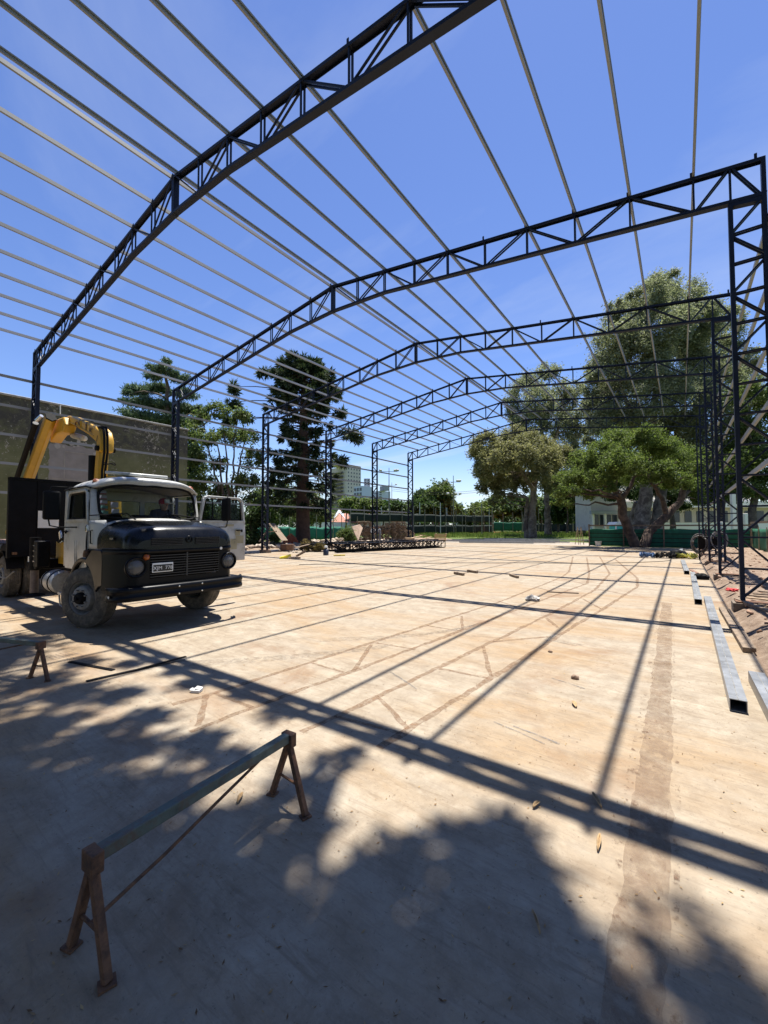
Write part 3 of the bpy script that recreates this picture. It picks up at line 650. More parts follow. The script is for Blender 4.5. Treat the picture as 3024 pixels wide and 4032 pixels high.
# --- bonnet
m_slat = M('grille_slat_paint', (0.022, 0.021, 0.020), 0.45)
def bonnet(u, v):
    x = 0.16 + 1.27 * u; zc = 1.875 - 0.03 * u - 0.12 * u ** 2.5; w = 0.955 + 0.02 * math.sin(u * math.pi) - 0.03 * u
    if u > 0.86:
        k = (u - 0.86) / 0.14; zc -= 0.17 * (1 - math.sqrt(max(0, 1 - k * k))); w -= 0.12 * (1 - math.sqrt(max(0, 1 - k * k)))
    t = math.pi * v; c, s_ = math.cos(t), math.sin(t)
    y = -w * (abs(c) ** 0.42) * (1 if c > 0 else -1); z = 1.37 + (zc - 1.37) * abs(s_) ** 0.60
    bow = -0.10 * (abs(y) / 0.95) ** 2.5 * max(0, u - 0.4) / 0.6
    return (x + bow, y, z)
b = MB(); b.grid(bonnet, 28, 36)
nb = [bonnet(1, v / 36) for v in range(37)]
b.grid(lambda u, v: (lambda p: (p[0] + 0.004 * u, p[1] * (1 - 0.0 * u), 1.37 + (p[2] - 1.37) * (1 - u)))(nb[round(v * 36)]), 4, 36)
m_bon = M('glossy_bonnet_paint', (0.0025, 0.003, 0.004), 0.26, 0, 0.3, 4, 0.04, dirt=(0.006, 0.0055, 0.005), dirt_amt=0.42, spec=0.28)
bon = b.build('bonnet', m_bon, T, smooth=40)
for (y0, y1) in ((-0.60, -0.10), (0.12, 0.60)):
    fx = lambda y: 1.43 - 0.10 * (abs(y) / 0.95) ** 2.5 + 0.002
    b = MB(); n = 6; ys = [y0 + (y1 - y0) * i / n for i in range(n + 1)]
    for p, q2 in zip(ys[:-1], ys[1:]): b.bar((fx(p), p, 1.50), (fx(q2), q2, 1.50), 0.008, 0.13)
    b.build('vent_recess', m_dark, bon)
    for k in range(5):
        b = MB(); z = 1.445 + 0.027 * k
        for p, q2 in zip(ys[:-1], ys[1:]): b.bar((fx(p) + 0.010, p, z), (fx(q2) + 0.010, q2, z), 0.016, 0.009)
        b.build('vent_slat', m_slat, bon)
b = MB(); b.tube([(1.445, 0.01 + 0.055 * math.cos(t), 1.53 + 0.055 * math.sin(t)) for t in [k * math.pi / 12 for k in range(25)]], 0.007, 6, cap=False)
for k in range(3):
    t = math.pi / 2 + k * 2 * math.pi / 3; b.tube([(1.445, 0.01, 1.53), (1.445, 0.01 + 0.05 * math.cos(t), 1.53 + 0.05 * math.sin(t))], [0.010, 0.003], 6)
b.build('ring_emblem', m_hood, bon, smooth=60)
b = MB(); b.bb((0.78, -0.968, 1.525), (0.94, -0.952, 1.575)); bd = b.build('side_badge', m_rubber, bon)
b = MB()
for k in range(4): b.bb((0.795 + 0.034 * k, -0.974, 1.533), (0.815 + 0.034 * k, -0.968, 1.567))
b.build('worn_numerals', m_chrome, bd)

# --- front mask, fenders
def fender(s):
    b = MB(); arc = lambda r, a: (r * math.cos(R(a)), 0.54 + r * math.sin(R(a)))
    outer = [arc(0.675, a) for a in range(196, 74, -8)] + [(0.32, 1.30), (0.42, 1.375), (0.80, 1.375), (0.86, 1.33), (0.875, 1.2), (0.875, 0.82), (0.84, 0.78), (0.72, 0.76)]
    inner = [arc(0.60, a) for a in range(12, 200, 8)]
    pts = outer + inner
    b.poly([(x, s * 1.10, z) for x, z in pts], (0, -s * 0.05, 0))
    # crown: rolls over onto the top
    path = [arc(0.64, a) for a in range(196, 74, -8)] + [(0.36, 1.285), (0.50, 1.345), (0.84, 1.345)]
    for (xa, za), (xb, zb) in zip(path[:-1], path[1:]): b.bar((xa, s * 0.965, za), (xb, s * 0.965, zb), 0.26, 0.05, (0, 0, 1))
    return b.build('fender', m_hood, T, bevel=0.02)
for s in (-1, 1):
    f = fender(s)
b = MB(); fx = lambda y: 1.40 - 0.05 * (abs(y) / 1.1) ** 2 - 0.50 * (max(0, abs(y) - 0.74) / 0.36) ** 2.3
def strip(b, ya, yb, z0, z1, dx=0.0, th=0.05, n=8):
    ys = [ya + (yb - ya) * i / n for i in range(n + 1)]
    b.grid(lambda u, v: (fx(ya + (yb - ya) * v) + dx, ya + (yb - ya) * v, z0 + (z1 - z0) * u), 2, n)
b.grid(lambda u, v: (lambda y: (fx(y) + 0.03 * math.sin(u * math.pi), y, 1.30 + 0.09 * u))(-1.10 + 2.20 * v), 6, 44)
b.grid(lambda u, v: (lambda y: (fx(y) + 0.03 - 0.25 * u, y, 1.392 + 0.01 * u))(-1.09 + 2.18 * v), 3, 44)
strip(b, -1.10, -0.60, 0.72, 1.32, n=16); strip(b, 0.60, 1.10, 0.72, 1.32, n=16); strip(b, -0.60, 0.60, 0.72, 0.90)
mask = b.build('front_panel', m_hood, T, smooth=40)
b = MB(); b.bb((1.24, -0.60, 0.90), (1.26, 0.60, 1.31)); b.build('grille_recess', m_dark, T)
for k in range(9):
    b = MB(); z = 0.925 + 0.043 * k; ys = [-0.60 + 0.15 * i for i in range(9)]
    for p, q2 in zip(ys[:-1], ys[1:]): b.bar((fx(p) - 0.012, p, z), (fx(q2) - 0.012, q2, z), 0.05, 0.012)
    b.build('grille_slat', m_slat, mask)
b = MB(); b.bb((1.36, -0.012, 0.90), (1.405, 0.012, 1.31)); b.build('grille_divider', m_slat, mask)
for s in (-1, 1):
    y = 0.81 * s
    b = MB(); b.lathe((fx(y) + 0.0, y, 1.10), (1, 0, 0), [(0.0, 0.165), (0.03, 0.165), (0.045, 0.15), (0.04, 0.135), (-0.02, 0.12)], 28); ring = b.build('headlight_ring', m_hood, T, smooth=40)
    b = MB(); b.lathe((fx(y) + 0.0, y, 1.10), (1, 0, 0), [(-0.09, 0.001), (-0.08, 0.06), (-0.04, 0.105), (0.012, 0.124)], 28); b.build('reflector', m_chrome, ring, smooth=60)
    b = MB(); b.lathe((fx(y) + 0.0, y, 1.10), (1, 0, 0), [(0.01, 0.126), (0.035, 0.10), (0.052, 0.05), (0.056, 0.001)], 28); b.build('headlight', m_lens, ring, smooth=60)
    if s > 0: continue
    b = MB(); b.lathe((fx(0.66) + 0.01, 0.665 * s, 1.255), (1, 0, 0), [(0, 0.001), (0.0, 0.05), (0.02, 0.05), (0.04, 0.03), (0.045, 0.001)], 16); ind = b.build('indicator', m_amber, T, smooth=50); ind.scale = (1, 1, 1)
    # rusty marker on the fender
b = MB(); b.lathe((-0.02, -1.02, 1.22), (0, 0, 1), [(0, 0.06), (0.05, 0.06), (0.11, 0.05), (0.13, 0.02), (0.13, 0.0)], 12); b.build('fender_lamp', m_rust, T, smooth=40)
b = MB(); b.lathe((1.40, 0.62, 1.345), (1, 0, 0), [(0.035, 0.028), (0.036, 0.0)], 8); b.build('white_stud', m_letter, T)
# number plate
b = MB(); b.box((1.425, -0.42, 1.075), (0.012, 0.335, 0.155)); pl = b.build('number_plate', m_letter, T, bevel=0.008)
b = MB(); b.box((1.4325, -0.42, 1.068), (0.005, 0.305, 0.108)); b.build('plate_field', m_blackprint, pl)
link('plate_characters', text_mesh('XJM  778', 0.082, m_letter, 0.002), pl, (1.4365, -0.42, 1.066), (R(90), 0, R(90)))
# --- bumper
b = MB(); path = []
for i in range(25):
    t = -1 + 2 * i / 24; y = 1.17 * t; x = 1.52 - 0.10 * abs(t) ** 3 - (0.16 * max(0, abs(t) - 0.9) / 0.1) ** 1
    path.append((x, y))
prof = [(-0.06, 0.58), (0.0, 0.585), (0.022, 0.61), (0.024, 0.64), (0.006, 0.655), (0.004, 0.71), (0.022, 0.725), (0.024, 0.77), (0.0, 0.795), (-0.06, 0.80)]
b.grid(lambda u, v: (path[round(v * 24)][0] + prof[round(u * 9)][0], path[round(v * 24)][1], prof[round(u * 9)][1]), 9, 24)
bump = b.build('bumper', m_hood, T, smooth=50)
s2 = bump.modifiers.new('thickness', 'SOLIDIFY'); s2.thickness = 0.008; s2.offset = 0
for y, z in ((-0.2, 0.625), (-0.2, 0.75), (0.2, 0.625), (0.2, 0.75)):
    b = MB(); b.lathe((1.535, y, z), (1, 0, 0), [(0, 0.016), (0.012, 0.014), (0.014, 0)], 8); b.build('bumper_bolt', m_chrome, bump, smooth=40)
b = MB(); b.box((1.28, -1.16, 0.665), (0.10, 0.004, 0.035)); b.build('scraped_patch', m_letter, bump)

# --- wheels
def wheel_parts(w=0.29):
    r = 0.52
    b = MB(); h = w / 2
    pr = [(-h + 0.03, 0.275), (-h, 0.30), (-h - 0.006, 0.37), (-h, 0.44), (-h + 0.02, 0.485), (-h + 0.045, 0.505)]
    gr = []
    nrib = 6; tw = w - 0.09
    for k in range(nrib):
        a = -tw / 2 + tw * k / nrib; c = a + tw / nrib
        gr += [(a, r - 0.012), (a + 0.006, r), (c - 0.006, r), (c, r - 0.012)]
    pr2 = [(-x, y) for x, y in reversed(pr)]
    b.lathe((0, 0, 0), (0, 1, 0), pr + gr + pr2, 48); tyre = b.mesh('tyre', m_tyre, 35)
    b = MB(); b.lathe((0, 0, 0), (0, -1, 0), [(-h + 0.02, 0.285), (h - 0.02, 0.290), (h - 0.005, 0.283), (h - 0.03, 0.265), (h - 0.10, 0.25), (h - 0.11, 0.235), (h - 0.03, 0.215), (h + 0.0, 0.20), (h + 0.015, 0.17), (h + 0.01, 0.12), (h - 0.01, 0.10)], 36); rim = b.mesh('rim', m_rim, 35)
    b = MB(); b.lathe((0, 0, 0), (0, -1, 0), [(h - 0.02, 0.105), (h + 0.05, 0.095), (h + 0.07, 0.08), (h + 0.075, 0.03), (h + 0.11, 0.028), (h + 0.115, 0.0)], 20); hub = b.mesh('hub', m_dark, 35)
    b = MB(); b.lathe((0, 0, 0), (0, -1, 0), [(0, 0.014), (0.055, 0.013), (0.058, 0)], 7); nut = b.mesh('wheel_nut', m_rim, 40)
    return tyre, rim, hub, nut, h
WP = wheel_parts()
def wheel(x, y, steer=0.0, flip=False):
    tyre, rim, hub, nut, h = WP
    o = link('wheel', tyre, T, (x, y, 0.52), (0, 0, steer + (math.pi if flip else 0)))
    rm = link('rim', rim, o); link('hub', hub, o)
    for k in range(8):
        t = 2 * math.pi * (k + .5) / 8; link('wheel_nut', nut, o, (0.145 * math.cos(t), -h - 0.0, 0.145 * math.sin(t)))
    return o
wheel(0, -0.975, R(21)); wheel(0, 0.975, R(19), True)
for y in (-0.98, -0.66): wheel(-5.25, y)
for y in (0.98, 0.66): wheel(-5.25, y, 0, True)
# --- chassis
for s in (-1, 1):
    b = MB(); b.bb((-9.4, s * 0.40 - 0.04, 0.72), (1.25, s * 0.40 + 0.04, 0.96)); b.build('chassis_rail', m_dark, T)
b = MB(); b.bar((0, -0.9, 0.50), (0, 0.9, 0.50), 0.12, 0.12); b.bar((-5.25, -0.6, 0.52), (-5.25, 0.6, 0.52), 0.26, 0.26); b.build('axle', m_dark, T)
b = MB(); b.bb((-0.6, -0.45, 0.60), (1.0, 0.45, 1.30)); b.build('engine_block', m_dark, T, bevel=0.05)
# silver tank, step
b = MB(); b.lathe((-1.75, -0.85, 0.62), (-1, 0, 0), [(0, 0), (0, 0.20), (0.03, 0.235), (0.55, 0.235), (0.58, 0.2), (0.58, 0)], 24); tk = b.build('air_tank', m_silver, T, smooth=40)
for x in (-1.85, -2.2):
    b = MB(); b.lathe((x, -0.85, 0.62), (-1, 0, 0), [(0, 0.236), (0, 0.246), (0.04, 0.246), (0.04, 0.236)], 24); b.build('tank_strap', m_dark, tk, smooth=40)
b = MB(); b.bb((-0.98, -1.16, 0.50), (-0.66, -0.86, 0.535)); b.tube([(-0.92, -1.15, 0.5), (-0.92, -1.13, 0.30), (-0.75, -1.13, 0.28), (-0.72, -1.13, 0.5)], 0.016, 6); b.build('cab_step', m_silver, T)
# --- headboard and deck
b = MB(); b.bb((-4.62, -1.14, 1.02), (-4.57, 1.14, 2.90)); hbp = b.build('headboard', m_black, T)
for y in (-1.14, -0.6, 0, 0.6, 1.14):
    b = MB(); b.bb((-4.68, y - 0.03, 1.0), (-4.55, y + 0.03, 2.93)); b.build('headboard_post', m_black, hbp)
b = MB(); b.bb((-4.69, -1.17, 2.90), (-4.54, 1.17, 2.95)); b.build('headboard_cap', m_black, hbp)
for k in range(10):
    b = MB(); y = -1.13 + 0.226 * k; b.bb((-9.6, y + 0.006, 1.30), (-4.64, y + 0.220, 1.345)); b.build('deck_plank', m_plank, T)
for s in (-1, 1):
    b = MB(); b.channel((-9.62, s * 1.16, 1.25), (-4.55, s * 1.16, 1.25), 0.18, 0.06, 0.01, (0, s, 0)); b.build('deck_rail', m_dark, T)
    b = MB(); b.bb((-9.6, s * 1.05 - 0.03, 1.08), (-4.4, s * 1.05 + 0.03, 1.14)); b.build('lower_rail', m_rust, T)
for k in range(6):
    b = MB(); x = -4.9 - 0.9 * k; b.bb((x - 0.04, -1.1, 1.12), (x + 0.04, 1.1, 1.29)); b.build('cross_member', m_dark, T)
# mudguard behind and hose loops hanging from the deck
b = MB(); b.tube([(-5.0, -1.18, 1.33), (-4.92, -1.24, 1.2), (-4.9, -1.25, 0.75), (-4.7, -1.24, 0.55), (-4.3, -1.22, 0.55), (-4.0, -1.15, 0.72)], 0.016, 7); b.tube([(-5.15, -1.18, 1.33), (-5.1, -1.25, 1.15), (-5.1, -1.25, 0.9), (-5.2, -1.2, 0.6)], 0.016, 7); b.build('hose', m_rim, T, smooth=60)
b = MB()
for a in range(20, 170, 15): b.bar((-5.25 + 0.62 * math.cos(R(a)), -0.98, 0.52 + 0.62 * math.sin(R(a))), (-5.25 + 0.62 * math.cos(R(a + 15)), -0.98, 0.52 + 0.62 * math.sin(R(a + 15))), 0.34, 0.02, (0, 0, 1) if a < 160 else (1, 0, 0))
b.build('mudguard', m_dark, T)

b = MB(); b.bb((-4.535, -0.62, 1.72), (-4.53, -0.20, 2.15)); b.build('white_notice', m_letter, hbp)
# --- outrigger
b = MB(); b.lathe((-2.82, -1.06, 0.27), (0, 0, 1), [(0, 0.0), (0, 0.19), (0.02, 0.19), (0.05, 0.06), (0.10, 0.05), (0.10, 0.07), (0.55, 0.07), (0.55, 0.095), (1.25, 0.095), (1.25, 0.0)], 20); og = b.build('outrigger', m_dark, T, smooth=40)
b = MB(); b.lathe((-2.82, -1.06, 0.34), (0, 0, 1), [(0.0, 0.073), (0.52, 0.073)], 20); b.build('scuffed_leg', M('scuffed_outrigger_paint', (0.10, 0.075, 0.065), 0.6, 0, 0.5, 8, 0.1, dirt=(0.35, 0.10, 0.06), dirt_amt=0.36), og, smooth=40)
b = MB(); b.box((-2.92, -1.145, 1.05), (0.07, 0.004, 0.11)); b.build('warning_label', m_letter, og)
b = MB(); b.bar((-2.7, -1.1, 0.95), (-2.7, 1.1, 0.95), 0.2, 0.2); b.bb((-2.7, -1.12, 0.9), (-2.42, -0.9, 1.45)); b.build('outrigger_beam', m_black, T, bevel=0.02)
for k in range(4):
    b = MB(); b.box((-2.62, -1.128, 1.02 + 0.11 * k), (0.10, 0.012, 0.016)); b.build('outrigger_rung', m_chrome, og)

# --- crane: base, column, folded booms
b = MB(); b.bb((-3.0, -0.55, 0.96), (-1.9, 0.55, 1.30)); b.bb((-2.75, -0.72, 0.95), (-1.5, -0.45, 1.42)); b.lathe((-2.3, 0.1, 1.3), (0, 0, 1), [(0, 0.42), (0.25, 0.40), (0.3, 0.28), (1.6, 0.24), (1.6, 0)], 20); cb = b.build('crane_base', m_yel, T, smooth=40)
b = MB(); b.bb((-1.66, -0.80, 1.02), (-1.34, -0.47, 1.40)); b.tube([(-2.5, -0.74, 1.42), (-2.0, -0.80, 1.52), (-1.5, -0.78, 1.50), (-1.35, -0.7, 1.3)], 0.03, 7); b.build('valve_block', m_dark, cb, smooth=50)
b = MB(); b.tube([(-2.35, -0.75, 1.40), (-2.35, -0.78, 1.62), (-2.29, -0.78, 1.66), (-2.23, -0.78, 1.60), (-2.23, -0.76, 1.42)], 0.015, 6); b.build('hook', m_chrome, cb, smooth=60)
b = MB(); b.prism([(-0.10, -0.11), (0.10, -0.11), (0.10, 0.11), (-0.10, 0.11)], (-2.40, -0.08, 1.6), (-2.16, -0.08, 3.55), (1, 0, 0)); b.build('inner_boom', m_yel, cb, bevel=0.03)
outl = [(-4.28, 4.40), (-4.22, 4.52), (-4.10, 4.57), (-3.95, 4.55), (-3.38, 4.37), (-2.30, 4.03), (-2.05, 3.90), (-1.95, 3.70), (-1.96, 3.44), (-2.08, 3.42), (-2.20, 3.66), (-2.69, 3.90), (-3.35, 4.14), (-3.80, 4.32), (-4.02, 4.36), (-4.2, 4.36)]
b = MB(); b.poly([(x, -0.20, z) for x, z in outl], (0, 0.27, 0)); bo = b.build('main_boom', m_yel, cb, bevel=0.025)
b = MB(); b.tube([(-4.0, -0.205, 4.40), (-3.38, -0.205, 4.20), (-2.7, -0.205, 3.96), (-2.35, -0.205, 3.82)], 0.016, 5); b.tube([(-3.15, -0.205, 4.29), (-3.15, -0.205, 4.10)], 0.02, 5); b.build('boom_rib', m_yel, bo, smooth=60)
for x, z in ((-3.2, 4.315), (-2.8, 4.19)):
    b = MB(); b.bar((x, -0.207, z + 0.015), (x, 0.075, z + 0.015), 0.035, 0.012); b.bar((x, -0.209, z), (x, -0.209, z - 0.20), 0.035, 0.006, (0, 1, 0)); b.build('boom_strap', m_blackprint, bo)
link('boom_lettering', text_mesh('IBC', 0.13, m_blackprint, 0.002), bo, (-2.5, -0.212, 3.97), (R(90), R(17), 0))
link('boom_numeral', text_mesh('1', 0.2, m_blackprint, 0.002), bo, (-2.12, -0.212, 3.72), (R(90), R(17), 0))
b = MB(); b.tube([(-3.36 + 0.13 * math.cos(t), -0.212, 4.23 - 0.3 * 0.13 * math.cos(t) + 0.07 * math.sin(t)) for t in [k * math.pi / 8 for k in range(14)]], 0.012, 5); b.build('swirl_mark', M('faded_brown_print', (0.22, 0.09, 0.02), 0.6), bo)
for p in ((-2.05, 3.50), (-4.13, 4.48)):
    b = MB(); b.lathe((p[0], -0.26, p[1]), (0, 1, 0), [(0, 0), (0, 0.06), (0.38, 0.06), (0.38, 0)], 16); b.build('pivot_pin', m_dark, bo, smooth=40)
# hoses over the knuckle
b = MB()
for dy in (0.0, 0.06):
    b.tube([(-2.3, -0.14 + dy, 4.02), (-1.97, -0.15 + dy, 3.98), (-1.86, -0.16 + dy, 3.75), (-1.84, -0.16 + dy, 3.40), (-2.0, -0.14 + dy, 3.0), (-2.05, -0.12 + dy, 2.5)], 0.024, 7)
b.tube([(-1.85 + 0.10 * math.cos(t), -0.06 + 0.12 * math.sin(t), 3.15 + 0.02 * math.sin(3 * t)) for t in [k * math.pi / 8 for k in range(17)]], 0.012, 5, cap=False)
b.build('knuckle_hoses', m_rubber, cb, smooth=60)
b = MB(); b.tube([(-2.62, -0.1, 3.4), (-2.6, -0.1, 2.2)], 0.10, 12); b.build('lift_cylinder', m_black, cb, smooth=50)
# folded outer boom: six sided box
hexp = [(0.145 * math.cos(R(a)) * 0.86, 0.165 * math.sin(R(a))) for a in (30, 90, 150, 210, 270, 330)]
P0, P1 = Vector((-4.30, -0.48, 4.50)), Vector((-7.3, -0.48, 2.05))
b = MB(); b.prism(hexp, P0, P1, (0, 0, 1)); ob = b.build('outer_boom', m_yel, cb, bevel=0.02)
dd = (P1 - P0).normalized(); b = MB(); b.prism([(x * 0.96, y * 0.96) for x, y in hexp], P0 - dd * 0.03, P0 + dd * 0.015, (0, 0, 1)); b.build('boom_end_cap', m_rubber, ob)
b = MB(); hx2 = [(x * 0.7, y * 0.7) for x, y in hexp]; b.prism(hx2, P1 - dd * 0.2, P1 + dd * 0.8, (0, 0, 1)); b.build('boom_extension', m_yel, ob, bevel=0.015)
b = MB(); b.tube([Vector((-4.52, -0.72, 4.34)), Vector((-6.0, -0.72, 3.12)), Vector((-6.5, -0.72, 2.7))], 0.06, 12); cyl = b.build('boom_cylinder', m_black, ob, smooth=50)
b = MB(); b.tube([Vector((-4.46, -0.72, 4.39)), Vector((-4.3, -0.66, 4.50))], 0.045, 10); b.build('cylinder_rod', m_chrome, cyl, smooth=50)
# link between the booms
b = MB(); b.poly([(-4.66, -0.32, 4.52), (-3.98, -0.32, 4.50), (-3.85, -0.32, 4.28), (-4.02, -0.32, 4.12), (-4.55, -0.32, 4.14), (-5.0, -0.32, 3.98)], (0, 0.26, 0)); b.build('knuckle_link', m_yel, cb, bevel=0.03)
b = MB(); b.lathe((-4.15, -0.05, 4.10), (0.86, 0, -0.2), [(0, 0), (0, 0.075), (0.5, 0.075), (0.78, 0.07), (0.80, 0.0)], 16); b.build('link_cylinder', m_silver, cb, smooth=40)
b = MB(); b.tube([(-4.28, -0.3, 4.62), (-4.30, -0.3, 4.86)], 0.012, 6); b.build('aerial', m_letter, cb)
# ================================================================ PEOPLE
def skin_figure(name, joints, edges, rad, mat, parent=None, root=0, sub=2):
    me = bpy.data.meshes.new(name); me.from_pydata([tuple(j) for j in joints], edges, []); me.materials.append(mat)
    o = link(name, me, parent)
    sk = o.modifiers.new('skin', 'SKIN'); sk.use_smooth_shade = True
    for i, r in enumerate(rad):
        v = me.skin_vertices[0].data[i]; v.radius = (r, r) if not hasattr(r, '__len__') else r
        v.use_root = (i == root)
    ss = o.modifiers.new('smooth', 'SUBSURF'); ss.levels = sub; ss.render_levels = sub
    return o
m_skin = M('skin', (0.36, 0.20, 0.13), 0.55, 0, 0.1, 8)
m_hair = M('dark_hair', (0.012, 0.009, 0.008), 0.6, 0, 0.3, 30, 0.3)
m_grey_cloth = M('grey_workwear', (0.16, 0.165, 0.18), 0.9, 0, 0.25, 9, 0.2)
m_navy_cloth = M('navy_shirt', (0.02, 0.022, 0.035), 0.9, 0, 0.25, 9, 0.2)
m_boot = M('black_boots', (0.015, 0.013, 0.012), 0.7)

def person(loc, rz, label, cloth, cap, pose):
    """standing figure about 1.72 m; body, clothes, head with face, hands with five fingers"""
    t = empty('person', loc, rz, label, 'person', 'two workers by the pallets')
    lean = pose.get('lean', 0.0); aL, aR = pose['arms']
    Vv = Vector
    hip = Vv((0, 0, 0.92)); ch = Vv((lean * 0.35, 0, 1.30)); nk = Vv((lean * 0.48, 0, 1.47)); hd = Vv((lean * 0.62, 0, 1.60))
    J = [hip, Vv((lean * .15, 0, 1.10)), ch, nk]
    Ed = [(0, 1), (1, 2), (2, 3)]; Rd = [(0.15, 0.12), (0.145, 0.115), (0.165, 0.125), 0.062]
    for s, arm in ((1, aL), (-1, aR)):
        i = len(J); sh = ch + Vv((0, 0.19 * s, 0.10))
        J += [sh, arm[0] + Vv((lean * .35, 0, 0)), arm[1] + Vv((lean * .4, 0, 0))]; Rd += [0.068, 0.05, 0.04]; Ed += [(2, i), (i, i + 1), (i + 1, i + 2)]
    for s, st in ((1, pose['feet'][0]), (-1, pose['feet'][1])):
        i = len(J); J += [Vv((0, 0.10 * s, 0.86)), Vv((0.04 + st * 0.5, 0.11 * s, 0.48)), Vv((st, 0.12 * s, 0.10))]; Rd += [0.095, 0.068, 0.052]; Ed += [(0, i), (i, i + 1), (i + 1, i + 2)]
    skin_figure('body', J, Ed, Rd, cloth, t)
    # head: skull, jaw, nose, ears
    b = MB(); b.lathe(hd, (0, 0, 1), [(-0.13, 0.03), (-0.115, 0.055), (-0.06, 0.074), (0, 0.085), (0.05, 0.083), (0.09, 0.06), (0.115, 0.0)], 16)
    b.box(hd + Vv((0.088, 0, -0.015)), (0.03, 0.022, 0.045)); b.box(hd + Vv((0.078, 0, -0.065)), (0.012, 0.05, 0.012))
    for s in (-1, 1): b.box(hd + Vv((0, 0.085 * s, 0)), (0.03, 0.014, 0.05)); b.box(hd + Vv((0.08, 0.033 * s, 0.012)), (0.012, 0.022, 0.012))
    head = b.build('head', m_skin, t, smooth=50)
    b = MB(); b.lathe(hd + Vv((-0.01, 0, 0.03)), (0, 0, 1), [(-0.06, 0.088), (0.0, 0.094), (0.05, 0.085), (0.085, 0.05), (0.10, 0)], 16)
    if cap: b.box(hd + Vv((0.12, 0, 0.045)), (0.09, 0.13, 0.012))
    b.build('cap' if cap else 'hair', cap or m_hair, t, smooth=50)
    for s, arm in ((1, aL), (-1, aR)):
        e, w = arm[0] + Vv((lean * .35, 0, 0)), arm[1] + Vv((lean * .4, 0, 0)); d = (w - e).normalized(); sd = d.cross(Vv((0, 0, 1))); sd = sd.normalized() if sd.length > .05 else Vv((1, 0, 0)); nn = sd.cross(d)
        b = MB(); b.bar(w, w + d * 0.09, 0.075, 0.028, nn)
        for k, ln in enumerate((0.065, 0.078, 0.072, 0.055)):
            o = w + d * 0.085 + sd * (-0.028 + 0.019 * k); b.tube([o, o + d * ln * .55 - nn * 0.008, o + d * ln - nn * 0.03], [0.009, 0.0085, 0.007], 5)
        b.tube([w + d * 0.03 + sd * -0.034, w + d * 0.06 - sd * 0.062, w + d * 0.09 - sd * 0.066 - nn * .01], [0.011, 0.010, 0.008], 5)
        b.build('hand', m_skin, t, smooth=50)
    for s, st in ((1, pose['feet'][0]), (-1, pose['feet'][1])):
        b = MB(); b.box((st + 0.055, 0.12 * s, 0.045), (0.27, 0.095, 0.09)); b.build('boot', m_boot, t, bevel=0.03)
    return t
pz = 0.25
w1 = at(806, 1172, 43); person((w1.x, w1.y, 0.12), R(-50), 'grey-clothed worker stooping on the left in front of the pallet stack', m_grey_cloth, None, {'lean': 0.55, 'arms': ((Vector((0.22, 0.24, 1.12)), Vector((0.42, 0.14, 0.98))), (Vector((0.20, -0.24, 1.10)), Vector((0.40, -0.12, 0.95)))), 'feet': (0.12, -0.10)})
w2 = at(821, 1172, 42); person((w2.x, w2.y, 0.12), R(200), 'grey-clothed worker standing upright on the right in front of the pallet stack', m_grey_cloth, M('dark_cap', (0.01, 0.01, 0.012), 0.8), {'lean': 0.12, 'arms': ((Vector((0.10, 0.30, 1.15)), Vector((0.30, 0.20, 1.18))), (Vector((0.06, -0.29, 1.10)), Vector((0.26, -0.22, 1.08)))), 'feet': (0.06, -0.06)})

# driver leaning across the cab: torso, arms, head with red and white cap
dv = empty('person', (-8.66 - 0.65, 3.85 + 0.43, 1.58), R(20), 'person in a dark shirt and red and white cap seated in the truck cab', 'person')
J = [Vector(p) for p in ((0, 0, 0.08), (0.02, 0, 0.28), (0.10, -0.02, 0.48), (0.16, -0.03, 0.60), (0.10, 0.20, 0.52), (0.30, 0.26, 0.34), (0.48, 0.12, 0.36), (0.10, -0.22, 0.52), (0.28, -0.28, 0.32), (0.46, -0.14, 0.36), (0.30, 0.12, 0.08), (0.55, 0.12, 0.05), (0.30, -0.12, 0.08), (0.55, -0.12, 0.05))]
skin_figure('body', J, [(0, 1), (1, 2), (2, 3), (2, 4), (4, 5), (5, 6), (2, 7), (7, 8), (8, 9), (0, 10), (10, 11), (0, 12), (12, 13)], [(0.16, 0.13), (0.15, 0.12), (0.17, 0.13), 0.06, 0.07, 0.05, 0.04, 0.07, 0.05, 0.04, 0.09, 0.07, 0.09, 0.07], m_navy_cloth, dv)
hd = Vector((0.22, -0.04, 0.70)); b = MB(); b.lathe(hd, (-0.1, 0, 1), [(-0.13, 0.03), (-0.115, 0.055), (-0.06, 0.074), (0, 0.085), (0.05, 0.083), (0.09, 0.06), (0.115, 0.0)], 16); b.box(hd + Vector((0.088, 0, -0.015)), (0.03, 0.022, 0.045)); b.box(hd + Vector((0.078, 0, -0.065)), (0.012, 0.05, 0.012))
for s in (-1, 1): b.box(hd + Vector((0, 0.085 * s, 0)), (0.03, 0.014, 0.05)); b.box(hd + Vector((0.08, 0.033 * s, 0.012)), (0.012, 0.022, 0.012))
b.build('head', m_skin, dv, smooth=50)
b = MB(); b.lathe(hd + Vector((-0.01, 0, 0.035)), (-0.1, 0, 1), [(-0.03, 0.092), (0.02, 0.096), (0.06, 0.088), (0.095, 0.055), (0.11, 0)], 16); cp = b.build('cap', M('red_cap', (0.42, 0.02, 0.03), 0.8), dv, smooth=50)
b = MB(); b.box(hd + Vector((0.085, 0, 0.075)), (0.03, 0.11, 0.07), (0, R(-12), 0)); b.box(hd + Vector((0.135, 0, 0.03)), (0.09, 0.14, 0.012)); b.build('cap_front', m_letter, cp)
b = MB()
